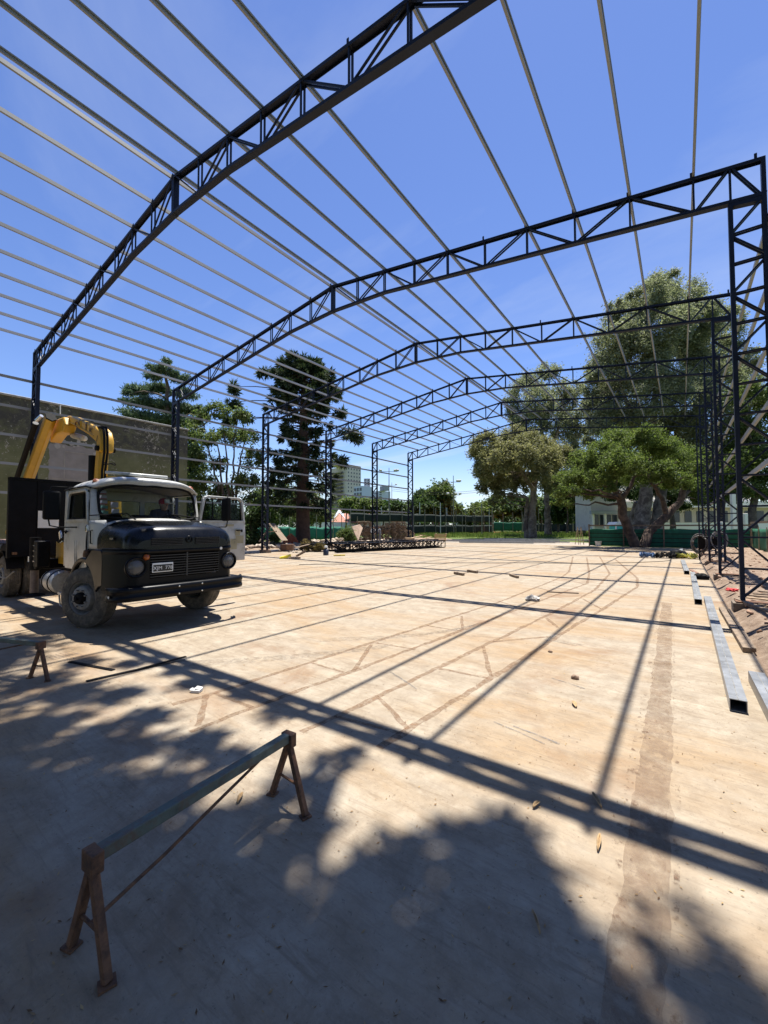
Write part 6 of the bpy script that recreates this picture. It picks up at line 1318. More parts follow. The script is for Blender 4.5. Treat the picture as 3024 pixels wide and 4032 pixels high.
def leaf_cloud(blobs, n, size, droop=0.3, seed=1, sub=9, sig=0.22, aspect=0.34, shell=0.55):
    """leaf faces gathered in clumps through the volume of the given ellipsoids (centre, (rx, ry, rz))"""
    rs = np.random.RandomState(seed); vol = np.array([b[1][0] * b[1][1] * b[1][2] for b in blobs]) ** 0.72; pb = vol / vol.sum()
    cs = []; sg = []; wt = []
    for (c, r), p in zip(blobs, pb):
        k = max(3, int(sub * len(blobs) * p + 0.5)); d = rs.normal(size=(k, 3)); d /= np.linalg.norm(d, axis=1)[:, None]; rad = rs.uniform(shell, 1.0, (k, 1)) ** 0.7
        cs.append(np.array(c) + d * rad * np.array(r)); sg.append((np.array(r) * 0.5 + np.mean(r) * 0.5 * np.array([1, 1, min(1, r[2] / r[0] * 1.5)]))[None, :] * sig * rs.uniform(0.55, 1.5, (k, 1))); wt.append(np.full(k, p / k) * rs.uniform(0.5, 1.5, k))
    cs = np.concatenate(cs); sg = np.concatenate(sg); w = np.concatenate(wt) * (sg[:, 0] / sg[:, 0].mean()) ** 0.0; w /= w.sum()
    idx = rs.choice(len(cs), n, p=w); P = cs[idx] + rs.normal(size=(n, 3)) * sg[idx]
    ax = rs.normal(size=(n, 3)); ax[:, 2] = ax[:, 2] * (1 - droop) - droop * 1.6; ax /= np.linalg.norm(ax, axis=1)[:, None]
    sd = np.cross(ax, rs.normal(size=(n, 3))); sd /= np.linalg.norm(sd, axis=1)[:, None] + 1e-9
    l = size * rs.uniform(0.6, 1.4, (n, 1)); wv = l * aspect * rs.uniform(0.7, 1.3, (n, 1))
    V = np.stack([P, P + ax * l * 0.45 + sd * wv / 2, P + ax * l, P + ax * l * 0.5 - sd * wv / 2], 1).reshape(-1, 3)
    return V, np.arange(4 * n).reshape(n, 4), cs

def limb(b, pts, r0, r1, n=7, wob=0.06, rg=random, seg=4):
    P = []; pts = [Vector(p) for p in pts]
    for a, c in zip(pts[:-1], pts[1:]):
        for k in range(seg): P.append(a.lerp(c, k / seg) + Vector((rg.uniform(-1, 1), rg.uniform(-1, 1), rg.uniform(-1, 1))) * wob * (a - c).length * (0 if k == 0 and a is pts[0] else 1))
    P.append(pts[-1]); m = len(P) - 1; b.tube(P, [r0 + (r1 - r0) * (i / m) ** 0.8 for i in range(m + 1)], n); return P

def tree(name, label, cat, base, trunk, blobs, n, size, leaf, bark, group=None, droop=0.3, seed=1, sub=9, sig=0.22, aspect=0.34, shell=0.55, limbs=None, twig=0.04, extra=None):
    """trunk: list of (points, r0, r1); blobs: list of (centre, (rx, ry, rz)); limbs: how many blobs get a limb"""
    t = empty(name, tuple(base), 0, label, cat, group); rg = random.Random(seed); o = Vector(base)
    b = MB(); ends = []
    for pts, r0, r1 in trunk:
        P = limb(b, [Vector(p) - o for p in pts], r0, r1, 10, 0.03, rg); ends += P[len(P) // 2:]
    for i, (c, r) in enumerate(blobs):
        if limbs is not None and i >= limbs: break
        c = Vector(c) - o; s = min(ends, key=lambda e: (e - c).length + 0.6 * max(0, e.z - c.z)); L_ = (c - s).length
        mid = s.lerp(c, 0.5) + Vector((rg.uniform(-.1, .1), rg.uniform(-.1, .1), rg.uniform(-0.02, .14))) * L_
        P = limb(b, [s, mid, c], max(0.05, twig * L_ * 0.5 + 0.03), 0.025, 6, 0.06, rg)
        for k in range(4):
            d = Vector((rg.uniform(-1, 1) * r[0], rg.uniform(-1, 1) * r[1], rg.uniform(-.5, .9) * r[2])); limb(b, [P[rg.randrange(len(P) // 2, len(P))], c + d * 0.5, c + d * 0.9], 0.035, 0.012, 5, 0.08, rg, 2)
    b.build('trunk', bark, t, smooth=60)
    V, F, cs = leaf_cloud([((Vector(c) - o), r) for c, r in blobs], n, size, droop, seed, sub, sig, aspect, shell)
    link('crown', mesh_np('crown', V, F, leaf), t)
    return t

def B(u, v, d, ru, rv=None, rd=None):
    """ellipsoid at survey position, radii in survey units"""
    k = upm(d); rv = rv or ru; rd = rd or ru; return (at(u, v, d), (ru * k, rd * k, rv * k))
def gp(u, d, z=GZ):
    p = at(u, 1137, d); return Vector((p.x, p.y, z))

# --- drooping eucalyptus by the slab end
d = 64
tree('eucalyptus_tree', 'drooping eucalyptus with pale peeling trunk at the far slab end', 'tree', gp(1145, d),
     [([gp(1150, d), at(1150, 1110, d), at(1155, 1050, d), at(1150, 1000, d + 1)], 0.72, 0.36), ([at(1153, 1060, d), at(1128, 1020, d - 2), at(1105, 990, d - 3)], 0.38, 0.15), ([gp(1138, d + .6), at(1136, 1120, d + .6), at(1140, 1075, d)], 0.5, 0.25), ([at(1155, 1045, d), at(1175, 990, d + 2), at(1180, 950, d + 2)], 0.42, 0.16)],
     [B(1050, 960, d - 2, 30, 26), B(1035, 985, d, 20, 20), B(1072, 985, d - 4, 34, 30), B(1095, 965, d + 3, 32, 26), B(1062, 1012, d - 2, 26, 24), B(1080, 1038, d, 22, 20), B(1120, 985, d - 4, 36, 28), B(1150, 960, d - 2, 34, 26), B(1178, 985, d + 2, 34, 30), B(1125, 1022, d + 3, 28, 22), B(1195, 1015, d + 4, 26, 26), B(1105, 940, d + 2, 24, 18), B(1050, 1035, d + 1, 14, 18), B(1095, 1048, d - 1, 13, 16), B(1040, 1012, d - 1, 12, 20), B(1068, 1058, d, 8, 18), B(1082, 1066, d + 1, 7, 16), B(1030, 965, d + 1, 12, 14), B(1050, 1058, d, 6, 14), B(1108, 1062, d, 9, 16), B(1185, 1045, d + 3, 20, 18), B(1205, 985, d + 5, 24, 30), B(1045, 1040, d, 18, 24), B(1076, 1050, d + 1, 20, 22), B(1102, 1030, d + 2, 24, 24), B(1126, 1050, d + 3, 16, 16), B(1166, 1020, d - 3, 24, 22), B(1030, 1000, d + 1, 16, 22), B(1062, 1082, d, 6, 14), B(1092, 1080, d, 7, 12)],
     84000, 0.40, lf_euc2, m_euc, 'park trees', 0.35, 11, 14, 0.19, 0.32)
# --- tall eucalyptus standing behind it
d = 80
tree('eucalyptus_tree', 'tall open eucalyptus rising behind the drooping one, left of the big crown', 'tree', gp(1183, d),
     [([gp(1185, d), at(1183, 1110, d), at(1180, 1050, d), at(1172, 960, d), at(1165, 880, d)], 0.75, 0.2), ([at(1180, 1000, d), at(1205, 930, d), at(1220, 880, d)], 0.4, 0.12)],
     [B(1160, 815, d, 26, 22), B(1185, 800, d + 2, 24, 18), B(1130, 850, d, 32, 30), B(1165, 865, d - 4, 36, 32), B(1205, 850, d + 3, 34, 32), B(1120, 900, d + 2, 30, 28), B(1150, 915, d - 3, 34, 30), B(1195, 905, d, 34, 30), B(1225, 905, d + 4, 28, 26), B(1215, 950, d + 3, 30, 26), B(1110, 935, d + 4, 22, 20), B(1235, 860, d + 2, 20, 20), B(1240, 990, d + 3, 26, 26), B(1205, 1000, d + 4, 24, 26), B(1225, 1045, d + 2, 24, 22), B(1160, 1035, d + 4, 18, 18), B(1100, 870, d + 2, 14, 16), B(1145, 960, d + 3, 20, 20), B(1252, 905, d + 4, 26, 32), B(1262, 955, d + 5, 26, 28), B(1248, 1020, d + 5, 24, 24), B(1245, 845, d + 3, 18, 20), B(1270, 1000, d + 6, 22, 22)],
     64000, 0.46, lf_euc, m_euc, 'park trees', 0.3, 12, 15, 0.19, 0.32)
# --- the great eucalyptus
d = 54
tree('eucalyptus_tree', 'huge grey-green eucalyptus with a massive buttressed trunk behind the net fence', 'tree', gp(1390, d),
     [([gp(1383, d), at(1385, 1130, d), at(1392, 1080, d), at(1400, 1020, d), at(1410, 930, d), at(1425, 800, d)], 1.30, 0.3), ([gp(1415, d + 1), at(1418, 1120, d + 1), at(1430, 1060, d + 1), at(1455, 980, d + 2), at(1480, 880, d + 2)], 0.95, 0.28), ([at(1402, 1010, d), at(1370, 920, d - 2), at(1345, 840, d - 3)], 0.55, 0.18), ([at(1440, 1030, d), at(1500, 930, d + 3), at(1540, 850, d + 4)], 0.5, 0.16), ([gp(1352, d + 2), at(1365, 1130, d + 2), at(1378, 1085, d + 1)], 0.6, 0.5)],
     [B(1430, 628, d, 46, 34), B(1395, 650, d - 3, 44, 38), B(1470, 648, d + 3, 44, 36), B(1365, 690, d + 3, 50, 42), B(1500, 690, d, 48, 42), B(1330, 735, d - 3, 46, 44), B(1430, 710, d - 5, 60, 50), B(1460, 780, d + 4, 62, 52), B(1375, 780, d - 4, 58, 50), B(1310, 800, d + 3, 44, 44), B(1530, 760, d + 5, 50, 48), B(1290, 855, d, 34, 36), B(1345, 860, d + 4, 54, 46), B(1420, 850, d - 6, 60, 48), B(1490, 860, d - 2, 56, 50), B(1545, 840, d + 2, 50, 46), B(1320, 910, d - 2, 42, 36), B(1390, 920, d + 4, 52, 40), B(1460, 930, d + 5, 54, 40), B(1530, 920, d - 3, 48, 42), B(1565, 700, d + 6, 34, 40), B(1590, 780, d + 5, 36, 44), B(1600, 860, d + 4, 34, 40), B(1330, 660, d + 2, 20, 20), B(1290, 905, d + 4, 30, 28), B(1550, 985, d + 4, 36, 30), B(1480, 985, d + 6, 40, 28), B(1275, 830, d - 1, 22, 26), B(1605, 925, d + 4, 34, 34), B(1570, 965, d + 6, 34, 30), B(1628, 965, d + 6, 30, 32), B(1595, 1015, d + 6, 30, 26), B(1268, 875, d + 2, 18, 20), B(1280, 940, d + 3, 24, 22), B(1615, 820, d + 6, 24, 30), B(1405, 970, d + 7, 40, 24), B(1340, 955, d + 6, 34, 22)],
     290000, 0.34, lf_euc, m_euc, 'park trees', 0.25, 13, 24, 0.17, 0.34, limbs=26)
# --- forked tree in front of the net fence
d = 35; k = upm(d); bs = Vector((-3.05, 40.9, 0.0))
tree('forked_tree', 'bright green spreading tree with two leaning red-brown trunks at the slab end', 'tree', bs,
     [([bs + Vector((-0.1, 0, -0.1)), at(1362, 1155, d), at(1346, 1115, d), at(1341, 1078, d)], 0.44, 0.33), ([at(1341, 1080, d), at(1326, 1056, d), at(1330, 1030, d), at(1318, 1005, d)], 0.30, 0.16), ([at(1343, 1076, d), at(1362, 1052, d), at(1372, 1025, d), at(1366, 985, d)], 0.20, 0.10),
      ([bs + Vector((0.35, 0, -0.1)), at(1402, 1150, d), at(1440, 1115, d), at(1468, 1085, d), at(1482, 1045, d), at(1490, 1005, d)], 0.44, 0.20), ([at(1440, 1112, d), at(1430, 1075, d), at(1405, 1040, d), at(1400, 1000, d)], 0.24, 0.10), ([at(1474, 1075, d), at(1500, 1040, d + 2), at(1510, 1010, d + 3)], 0.2, 0.08)],
     [B(1225, 1062, d - 2, 26, 16), B(1245, 1035, d, 34, 22), B(1270, 1005, d + 1, 36, 24), B(1300, 1030, d - 3, 36, 20), B(1305, 975, d, 40, 24), B(1345, 950, d + 2, 42, 22), B(1340, 1000, d - 4, 44, 26), B(1390, 945, d - 1, 42, 22), B(1385, 990, d + 3, 44, 26), B(1430, 968, d, 40, 24), B(1425, 1015, d - 3, 38, 22), B(1465, 995, d + 2, 38, 24), B(1490, 1020, d - 1, 30, 24), B(1500, 1050, d + 1, 24, 22), B(1260, 1058, d + 2, 26, 14), B(1470, 1035, d - 3, 30, 18), B(1505, 985, d + 3, 22, 20), B(1215, 1030, d + 3, 20, 14), B(1372, 1030, d + 5, 36, 18), B(1203, 1078, d + 1, 16, 12), B(1232, 1088, d - 1, 14, 9), B(1283, 1066, d + 2, 22, 12), B(1440, 1048, d + 4, 24, 12), B(1503, 1078, d + 1, 13, 15), B(1252, 985, d + 3, 18, 14), B(1315, 1052, d - 4, 18, 10)],
     110000, 0.18, lf_tip, m_tipu, 'park trees', 0.12, 14, 22, 0.17, 0.40, shell=0.3)
# --- trees at the far right
for (u, d, seed, lb, mt, bl) in ((1628, 46, 21, 'dark leafy tree at the right edge behind the near columns', lf_mid, [B(1625, 870, 46, 34, 36), B(1655, 930, 46, 44, 40), B(1600, 950, 47, 34, 32), B(1640, 1000, 45, 44, 34), B(1590, 1015, 46, 34, 26), B(1665, 1045, 46, 36, 30), B(1610, 1050, 46, 34, 22), B(1660, 860, 47, 26, 30)]),
                                 (1560, 60, 22, 'second leafy tree between the near right columns and the great eucalyptus', lf_tip, [B(1550, 1040, 60, 34, 26), B(1580, 1010, 60, 32, 28), B(1535, 1010, 60, 26, 24), B(1570, 1065, 60, 30, 18)])):
    tree('leafy_tree', lb, 'tree', gp(u, d), [([gp(u, d), at(u - 4, 1110, d), at(u + 3, 1060, d), at(u - 2, 990, d)], 0.55, 0.2)], bl, 26000, 0.34, mt, m_bark, 'park trees', 0.3, seed, 14, 0.23, 0.36)

tree('leafy_tree', 'dark leafy tree standing close behind the great eucalyptus trunk', 'tree', gp(1455, 64), [([gp(1455, 64), at(1452, 1110, 64), at(1458, 1050, 64)], 0.5, 0.2)],
     [B(1300, 1042, 63, 24, 18), B(1340, 1030, 64, 26, 20), B(1318, 1070, 66, 16, 12), B(1372, 1062, 62, 22, 16), B(1415, 1045, 65, 26, 20), B(1450, 1065, 64, 26, 16), B(1490, 1045, 64, 28, 20), B(1520, 1070, 65, 22, 16), B(1470, 1090, 63, 20, 9), B(1385, 1085, 64, 16, 9)], 30000, 0.36, lf_dark, m_bark, 'park trees', 0.25, 23, 14, 0.24, 0.36)
# --- bunya pine: whorled branches with tufted ends
def bunya():
    d = 38.0; base = gp(654, d, 0.2); k = upm(d); top = at(655, 768, d).z; t = empty('bunya_pine', tuple(base), 0, 'massive dark bunya pine with straight trunk and tufted drooping branches', 'tree', 'park trees')
    rg = random.Random(5); b = MB(); H = top - base.z; zz = [0, 0.6, 2, H * .3, H * .5, H * .75, H * .97]; rr = [0.85, 0.70, 0.64, 0.58, 0.48, 0.32, 0.10]
    b.tube([(0.03 * math.sin(z), 0.03 * math.cos(z), z) for z in zz], rr, 14)
    tips = []
    prof = lambda f: (0.9 + 1.75 * math.sin(min(1, (1 - f) / 0.20) * math.pi / 2) - (0.55 if 0.50 < f < 0.70 else 0)) if f > 0.30 else 2.5 - (0.30 - f) * 5
    for i in range(40):
        f = 0.19 + 0.77 * (i / 39) ** 0.85; nb = 7 if f > 0.72 else (4 if f > 0.5 else 6)
        for j in range(nb):
            a = j * 2 * math.pi / nb + i * 0.55 + rg.uniform(-.25, .25); L_ = prof(f) * rg.uniform(0.6, 1.25); z = H * f + rg.uniform(-.25, .25)
            if f < 0.70 and rg.random() < 0.22: continue
            droop = 0.10 + 0.9 * max(0, (0.72 - f)) - 0.55 * max(0, f - 0.8) / .2
            pts = [Vector((math.cos(a) * L_ * s, math.sin(a) * L_ * s, z + L_ * (0.10 * s - droop * 0.45 * s * s))) for s in (0.05, 0.4, 0.75, 1.0)]
            b.tube(pts, [0.07, 0.05, 0.035, 0.02], 5); tips.append((pts, L_, f))
    # long bare boughs carrying single tufts
    rtv = Vector((RT.x, RT.y, 0)).normalized(); far = []
    for (u, v, s0) in ((508, 835, 0.80), (505, 868, 0.72), (533, 905, 0.60), (492, 905, 0.62), (740, 893, 0.62), (752, 935, 0.60), (738, 995, 0.50), (722, 850, 0.7), (568, 800, 0.86), (770, 948, 0.55)):
        e = at(u, v, d + rg.uniform(-1.5, 1.5)) - base; s = Vector((0, 0, e.z - rg.uniform(-0.2, 0.9))); pts = [s, s.lerp(e, 0.35) + Vector((0, 0, 0.25)), s.lerp(e, 0.7) + Vector((0, 0, 0.22)), e]; b.tube(pts, [0.08, 0.055, 0.04, 0.02], 5); far.append(e)
    b.build('trunk', m_arau, t, smooth=60)
    rs = np.random.RandomState(8); P = []; A = []
    def tuft(c, out, n, L_, spread):
        o = rs.normal(size=(n, 3)); o /= np.linalg.norm(o, axis=1)[:, None]; dirv = np.array(out) * 0.9 + o * spread + np.array([0, 0, -0.45]); dirv /= np.linalg.norm(dirv, axis=1)[:, None]
        P.append(np.array(c) + o * rs.uniform(0, 0.32, (n, 1)) * L_); A.append(dirv * L_ * rs.uniform(.5, 1.1, (n, 1)))
    for pts, L_, f in tips:
        out = (pts[3] - pts[2]).normalized(); tuft(pts[3], out, 60, 0.62, 0.85); tuft(pts[3] - Vector((0, 0, .2)), out, 26, 0.6, 0.7)
        for s in (0.3, 0.55, 0.75, 0.9):
            c = pts[1].lerp(pts[3], s) + Vector((rg.uniform(-.2, .2), rg.uniform(-.2, .2), 0)); tuft(c, out, 26 if f > 0.7 else 13, 0.5, 0.95)
    for e in far:
        for q2 in range(5): tuft(e + Vector((rg.uniform(-.5, .5), rg.uniform(-.4, .4), rg.uniform(-.35, .35))), (0, 0, 0.1), 80, 0.6, 0.95)
    for q2 in range(26): a = rg.uniform(0, 6.28); r_ = 1.9 * math.sqrt(rg.random()); tuft((r_ * math.cos(a), r_ * math.sin(a), H * 0.97 - r_ * r_ * 0.22), (0, 0, .6), 60, 0.7, 0.9)
    P = np.concatenate(P); A = np.concatenate(A); n = len(P); sd = np.cross(A, rs.normal(size=(n, 3))); sd /= np.linalg.norm(sd, axis=1)[:, None] + 1e-9; w = rs.uniform(0.035, 0.075, (n, 1))
    V = np.stack([P, P + A * .5 + sd * w, P + A, P + A * .5 - sd * w], 1).reshape(-1, 3); link('crown', mesh_np('crown', V, np.arange(4 * n).reshape(n, 4), lf_ara), t)
bunya()
# --- cedar behind the old building: flat tiers
d = 40
tiers = [(352, 798, 34, 9), (330, 812, 22, 7), (385, 815, 26, 8), (300, 845, 34, 9), (345, 838, 30, 9), (400, 850, 30, 8), (282, 868, 26, 7), (330, 872, 44, 10), (385, 880, 40, 10), (420, 885, 28, 8), (300, 895, 40, 9), (350, 905, 46, 10), (405, 910, 36, 10), (330, 930, 40, 9), (375, 935, 40, 9), (360, 780, 12, 8), (275, 850, 14, 5), (440, 900, 16, 6)]
tree('cedar_tree', 'dark tiered cedar rising behind the olive building', 'tree', gp(362, d), [([gp(362, d), at(361, 950, d), at(362, 860, d), at(357, 775, d)], 0.55, 0.06)], [B(u, v, d + (i % 5 - 2) * 0.8, ru * 0.9, rv, ru * 0.9) for i, (u, v, ru, rv) in enumerate(tiers)], 46000, 0.30, lf_ced, m_bark, 'park trees', 0.1, 31, 40, 0.14, 0.22, shell=0.2)
# --- loose leafy tree beyond the left columns
d = 35
tree('loose_tree', 'airy many-stemmed leafy tree between the second and third left columns', 'tree', gp(482, d),
     [([gp(480 + 6 * i, d + 0.3 * i), at(478 + 8 * i, 1090, d), at(462 + 14 * i, 1000, d), at(440 + 22 * i, 920 + 8 * i, d)], 0.16, 0.04) for i in range(5)],
     [B(432, 902, d, 20, 14), B(470, 885, d + 1, 24, 16), B(515, 898, d - 1, 22, 16), B(415, 930, d + 1, 22, 16), B(450, 945, d - 1.5, 26, 18), B(500, 940, d + 1, 26, 18), B(538, 945, d, 20, 18), B(420, 985, d, 22, 20), B(545, 990, d + 1, 22, 20), B(470, 1000, d + 2, 18, 18), B(430, 1040, d - 1, 28, 22), B(530, 1040, d, 28, 22), B(480, 1065, d + 1, 26, 20), B(415, 1085, d, 26, 22), B(550, 1085, d - 1, 24, 22), B(500, 1110, d - 1, 30, 20), B(455, 1125, d + 1, 26, 18)],
     24000, 0.24, lf_mid, m_bark, 'park trees', 0.2, 32, 20, 0.20, 0.42, shell=0.4, twig=0.03)
for (u, d, seed, lb, mt, bl, n) in ((400, 37, 33, 'dense dark evergreen filling the gap beside the olive building', lf_dark, [B(405, 950, 37, 18, 26), B(420, 1000, 38, 24, 30), B(400, 1050, 37, 26, 30), B(425, 1090, 38, 30, 30), B(395, 1120, 37, 26, 24), B(445, 1140, 37, 26, 16)], 20000),
                                    (540, 33, 34, 'low dark shrub at the foot of the third left column', lf_dark, [B(530, 1140, 33, 22, 16), B(555, 1120, 33, 22, 18), B(515, 1165, 32, 20, 12), B(548, 1160, 33, 18, 14)], 12000),
                                    (570, 60, 35, 'light green willow-like tree left of the bunya trunk', lf_mid, [B(575, 1075, 60, 26, 22), B(600, 1095, 60, 26, 20), B(615, 1065, 62, 22, 22), B(560, 1105, 60, 24, 16), B(590, 1118, 60, 26, 12)], 13000),
                                    (690, 62, 36, 'pale feathery tree just right of the bunya trunk', leafmat('pale_green_leaf', (0.07, 0.085, 0.03), (0.13, 0.145, 0.055), (0.21, 0.21, 0.09), 0.5, 0.2), [B(680, 1085, 62, 22, 20), B(697, 1110, 62, 20, 14), B(628, 1100, 63, 20, 18), B(665, 1112, 62, 22, 12)], 11000)):
    tree('background_tree' if d > 40 else 'evergreen_shrub', lb, 'tree' if d > 40 or u == 400 else 'shrub', gp(u, d), [([gp(u, d), at(u + 3, 1120, d), at(u - 2, 1085, d)], 0.22, 0.08)], bl, n, 0.36 if d > 40 else 0.24, mt, m_bark, 'park trees', 0.35, seed, 10, 0.25, 0.4)
# --- tree line far behind the courts
far = [(1225, 1050, 98, 34, 34, lf_mid), (1262, 1075, 96, 30, 34, lf_dark), (1300, 1055, 100, 34, 36, lf_mid), (1205, 1095, 104, 26, 26, lf_dark), (1345, 1050, 96, 34, 34, lf_dark), (748, 1092, 118, 22, 14, lf_mid), (772, 1098, 125, 24, 13, lf_dark), (800, 1094, 120, 26, 15, lf_mid), (828, 1100, 128, 24, 12, lf_mid), (858, 1095, 118, 28, 15, lf_dark), (890, 1092, 122, 26, 16, lf_dark), (918, 1082, 126, 24, 20, lf_dark), (948, 1068, 118, 24, 26, lf_mid), (935, 1100, 114, 22, 16, lf_dark), (968, 1098, 122, 20, 16, lf_mid), (1012, 1112, 140, 20, 10, lf_dark), (1038, 1102, 124, 22, 18, lf_mid), (1060, 1092, 118, 26, 22, lf_mid), (1085, 1098, 124, 26, 22, lf_dark), (1112, 1090, 128, 28, 24, lf_dark), (1140, 1098, 130, 26, 24, lf_mid), (1168, 1090, 126, 28, 24, lf_mid), (1196, 1095, 128, 28, 26, lf_dark), (1225, 1090, 120, 26, 26, lf_mid), (1250, 1095, 126, 26, 26, lf_dark), (1275, 1085, 132, 26, 26, lf_mid)]
flab = ['broad middle-distance tree seen left of the net fence', 'dark middle-distance tree above the left fence end', 'middle-distance tree behind the pale annex', 'low dark middle-distance tree between the eucalyptus trunks', 'middle-distance tree behind the forked trunks', 'first', 'second', 'third', 'fourth', 'fifth', 'sixth', 'seventh', 'eighth and tallest', 'ninth', 'tenth', 'eleventh and lowest', 'twelfth', 'thirteenth', 'fourteenth', 'fifteenth', 'sixteenth', 'seventeenth', 'eighteenth', 'nineteenth', 'twentieth', 'twenty-first']
for i, (u, v, d, ru, rv, mt) in enumerate(far):
    rg = random.Random(i); bl = [B(u + rg.uniform(-.6, .6) * ru, v + rg.uniform(-.5, .6) * rv, d + rg.uniform(-3, 3), ru * rg.uniform(.45, .7), rv * rg.uniform(.45, .7)) for _ in range(7)]
    tree('far_tree', flab[i] if i < 5 else '%s tree from the left in the line beyond the courts' % flab[i], 'tree', gp(u, d), [([gp(u, d), at(u, 1125, d), at(u + 1, v, d)], 0.35, 0.1)], bl, 9000 if i < 5 else 5200, 0.75 if i < 5 else 0.85, mt, m_bark, 'tree line beyond the courts', 0.25, 100 + i, 12, 0.28, 0.5, limbs=2)
# --- shrubs and weeds in the rubble
for i, (u, v, d, ru, lb) in enumerate(((746, 1148, 37, 13, 'young green bush between the bunya and the plywood'), (757, 1160, 36, 9, 'small weed clump at the foot of the leaning plywood'), (664, 1178, 31, 12, 'dry olive brush heap in front of the bunya trunk'), (592, 1160, 34, 8, 'weed tuft behind the leaning boards'), (690, 1182, 29, 8, 'brown brush pile near the water jug'))):
    tree('weed_bush', lb, 'shrub', gp(u, d, 0.1), [([gp(u, d, 0.1), at(u, v, d)], 0.04, 0.02)], [B(u, v, d, ru, ru * .8), B(u + ru * .5, v + ru * .5, d, ru * .7), B(u - ru * .6, v + ru * .4, d, ru * .7)], 2600, 0.16, lf_mid if i in (0, 1, 3) else leafmat('dry_brush', (0.06, 0.05, 0.02), (0.13, 0.10, 0.04), (0.22, 0.17, 0.08), 0.8, 0.1), m_bark, 'weeds in the rubble', 0.0, 200 + i, 10, 0.3, 0.3)

# --- grass beyond the slab end (uncountable)
rs = np.random.RandomState(44); n = 26000
dd = 66 + 46 * rs.rand(n) ** 0.8; uu = rs.uniform(890, 1290, n)
base = np.array([[CAM.x, CAM.y]]) + dd[:, None] * (np.array([[FW.x, FW.y]]) + np.array([[RT.x, RT.y]]) * ((uu * K - 1512) / FPX)[:, None])
hgt = rs.uniform(0.08, 0.42, n) * (0.4 + 1.2 * (np.sin(base[:, 0] * 0.7) * np.cos(base[:, 1] * 0.5) > 0.1)); an = rs.uniform(0, 6.28, n); w = rs.uniform(0.05, 0.12, n)
P0 = np.stack([base[:, 0] - np.cos(an) * w, base[:, 1] - np.sin(an) * w, np.full(n, GZ)], 1); P1 = np.stack([base[:, 0] + np.cos(an) * w, base[:, 1] + np.sin(an) * w, np.full(n, GZ)], 1); P2 = np.stack([base[:, 0] + rs.uniform(-.1, .1, n), base[:, 1] + rs.uniform(-.1, .1, n), GZ + hgt], 1)
V = np.stack([P0, P1, P2], 1).reshape(-1, 3)
tag(link('grass', mesh_np('grass', V, np.arange(3 * n).reshape(n, 3), leafmat('rough_grass', (0.04, 0.07, 0.012), (0.085, 0.125, 0.025), (0.17, 0.17, 0.06), 0.8, 0.25))), 'rough green grass between the slab end and the courts', 'grass', kind='stuff')

# --- the tall tree standing behind the photographer; its crown shades the near slab
def sh(x, y, h): return Vector((x, y, 0)) + SUNV * (h / SUNV.z)
rg = random.Random(17); bl = []
def gh(u, v):
    q2 = at(u, v, 1.0) - CAM; return CAM + q2 * (-CAM.z / q2.z)
seen = [(60, 1480, 40), (150, 1500, 45), (250, 1505, 38), (330, 1545, 36), (60, 1580, 55), (180, 1600, 55), (300, 1620, 50), (420, 1605, 36), (60, 1730, 75), (200, 1740, 75), (340, 1715, 55), (470, 1640, 32), (80, 1900, 95), (250, 1880, 90), (400, 1840, 75), (520, 1775, 48), (620, 1700, 34), (700, 1650, 20), (745, 1640, 18), (645, 1800, 48), (545, 1910, 80), (420, 2010, 95), (250, 2060, 105), (90, 2100, 110), (735, 1965, 45), (820, 1900, 48), (900, 1850, 46), (985, 1815, 42), (1060, 1795, 36), (1100, 1850, 46), (1155, 1885, 44), (1015, 1900, 46), (925, 1975, 48), (1095, 1965, 48), (1180, 1985, 44), (1235, 2045, 46), (840, 2060, 62), (965, 2075, 60), (1100, 2085, 60), (1200, 2130, 52), (1345, 2175, 40), (1275, 2200, 48), (1425, 2015, 22), (1455, 2075, 26), (1525, 2040, 26), (1560, 2110, 30), (1630, 2140, 34), (1400, 2200, 36), (1500, 2190, 42), (1620, 2210, 46), (1485, 1975, 14), (690, 2150, 90), (540, 2150, 95), (900, 2180, 75), (1050, 2190, 75), (420, 1480, 22), (520, 1505, 16), (590, 1545, 15), (180, 1430, 22), (280, 1435, 18), (380, 1450, 14)]
spots = [(gh(u, v).x, gh(u, v).y, 1.15 * r * upm((gh(u, v) - CAM).dot(FW))) for u, v, r in seen]
spots += [(-7.6, 0.9, .7), (-8.3, 1.2, .7), (-1.0, -0.7, 1.0), (-3, -1.2, 1.1), (-5.2, -0.3, 1.0), (-6.6, 0, .9), (0.4, -0.8, .9), (-1.0, 0.5, .6), (-2.3, 0.1, .8), (-3.8, 0.0, .9), (0.2, 0.7, .6), (1.0, 1.0, .6), (-5, -1.6, 1.2), (-1.5, -2, 1.2), (1.5, -1, 1.1), (-8, -0.6, 1.1)]
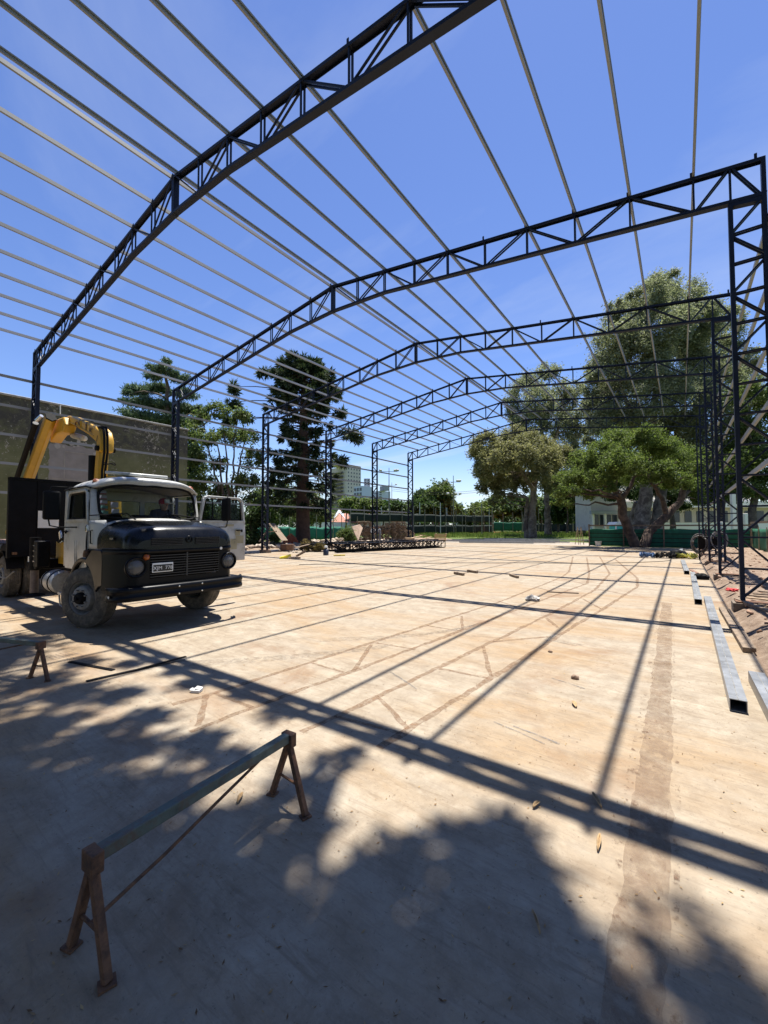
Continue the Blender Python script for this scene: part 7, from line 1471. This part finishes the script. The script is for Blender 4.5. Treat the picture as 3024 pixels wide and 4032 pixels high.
for x, y, r in spots:
    h = rg.uniform(15.5, 18.5) + max(0, -x - 4) * 0.7; bl.append((sh(x, y, h), (r, r, r * 1.4)))
bz = Vector((-4.2, -5.5, GZ))
tree('eucalyptus_tree', 'tall eucalyptus standing behind the photographer and shading the near slab', 'tree', bz,
     [([bz, (-4.1, -5.0, 5), (-3.8, -3.8, 10), (-3.2, -1.8, 14.2)], 0.7, 0.25), ([(-3.8, -3.8, 10), (-5.5, -1.0, 14.5), (-7.0, 2.0, 18)], 0.3, 0.08), ([(-3.7, -3.5, 10.5), (-1.5, -0.5, 14), (-0.6, 2.5, 16)], 0.25, 0.08)],
     bl, 130000, 0.20, lf_dark, m_euc, 'park trees', 0.2, 55, 14, 0.34, 0.40, shell=0.0, limbs=34, twig=0.012)

# far-off wood that closes the view under the crowns: one mass
bl = [B(u, 1122 + 8 * math.sin(u * 0.05), 146 + 6 * math.sin(u * .11), 26, 18) for u in range(380, 1760, 22)]
V, F, _c = leaf_cloud(bl, 42000, 1.1, 0.2, 91, 14, 0.3, 0.55)
tag(link('far_wood', mesh_np('far_wood', V, F, lf_dark)), 'dark mass of far trees closing the view under the crowns', 'wood', kind='stuff')

# --- unseen trees added behind the camera to keep sky light off the near slab
for i, (x, y, lb) in enumerate(((-11.5, -8.0, 'unseen tree added behind the photographer to the left to block sky light'), (2.5, -9.5, 'unseen tree added straight behind the photographer to block sky light'), (8.5, -3.5, 'unseen tree added behind the photographer to the right to block sky light'))):
    rg = random.Random(60 + i); o = Vector((x, y, GZ)); bl = [(o + Vector((rg.uniform(-3.4, 3.4), rg.uniform(-2.6, 2.6), rg.uniform(5, 15))), (rg.uniform(1.6, 2.4), rg.uniform(1.6, 2.4), rg.uniform(1.2, 2.0))) for _ in range(16)]
    tree('added_shade_tree', lb, 'tree', o, [([o, o + Vector((0.3, 0.2, 4)), o + Vector((0.2, 0.5, 9))], 0.5, 0.2)], bl, 14000, 0.5, lf_mid, m_bark, 'park trees', 0.2, 70 + i, 12, 0.28, 0.4)
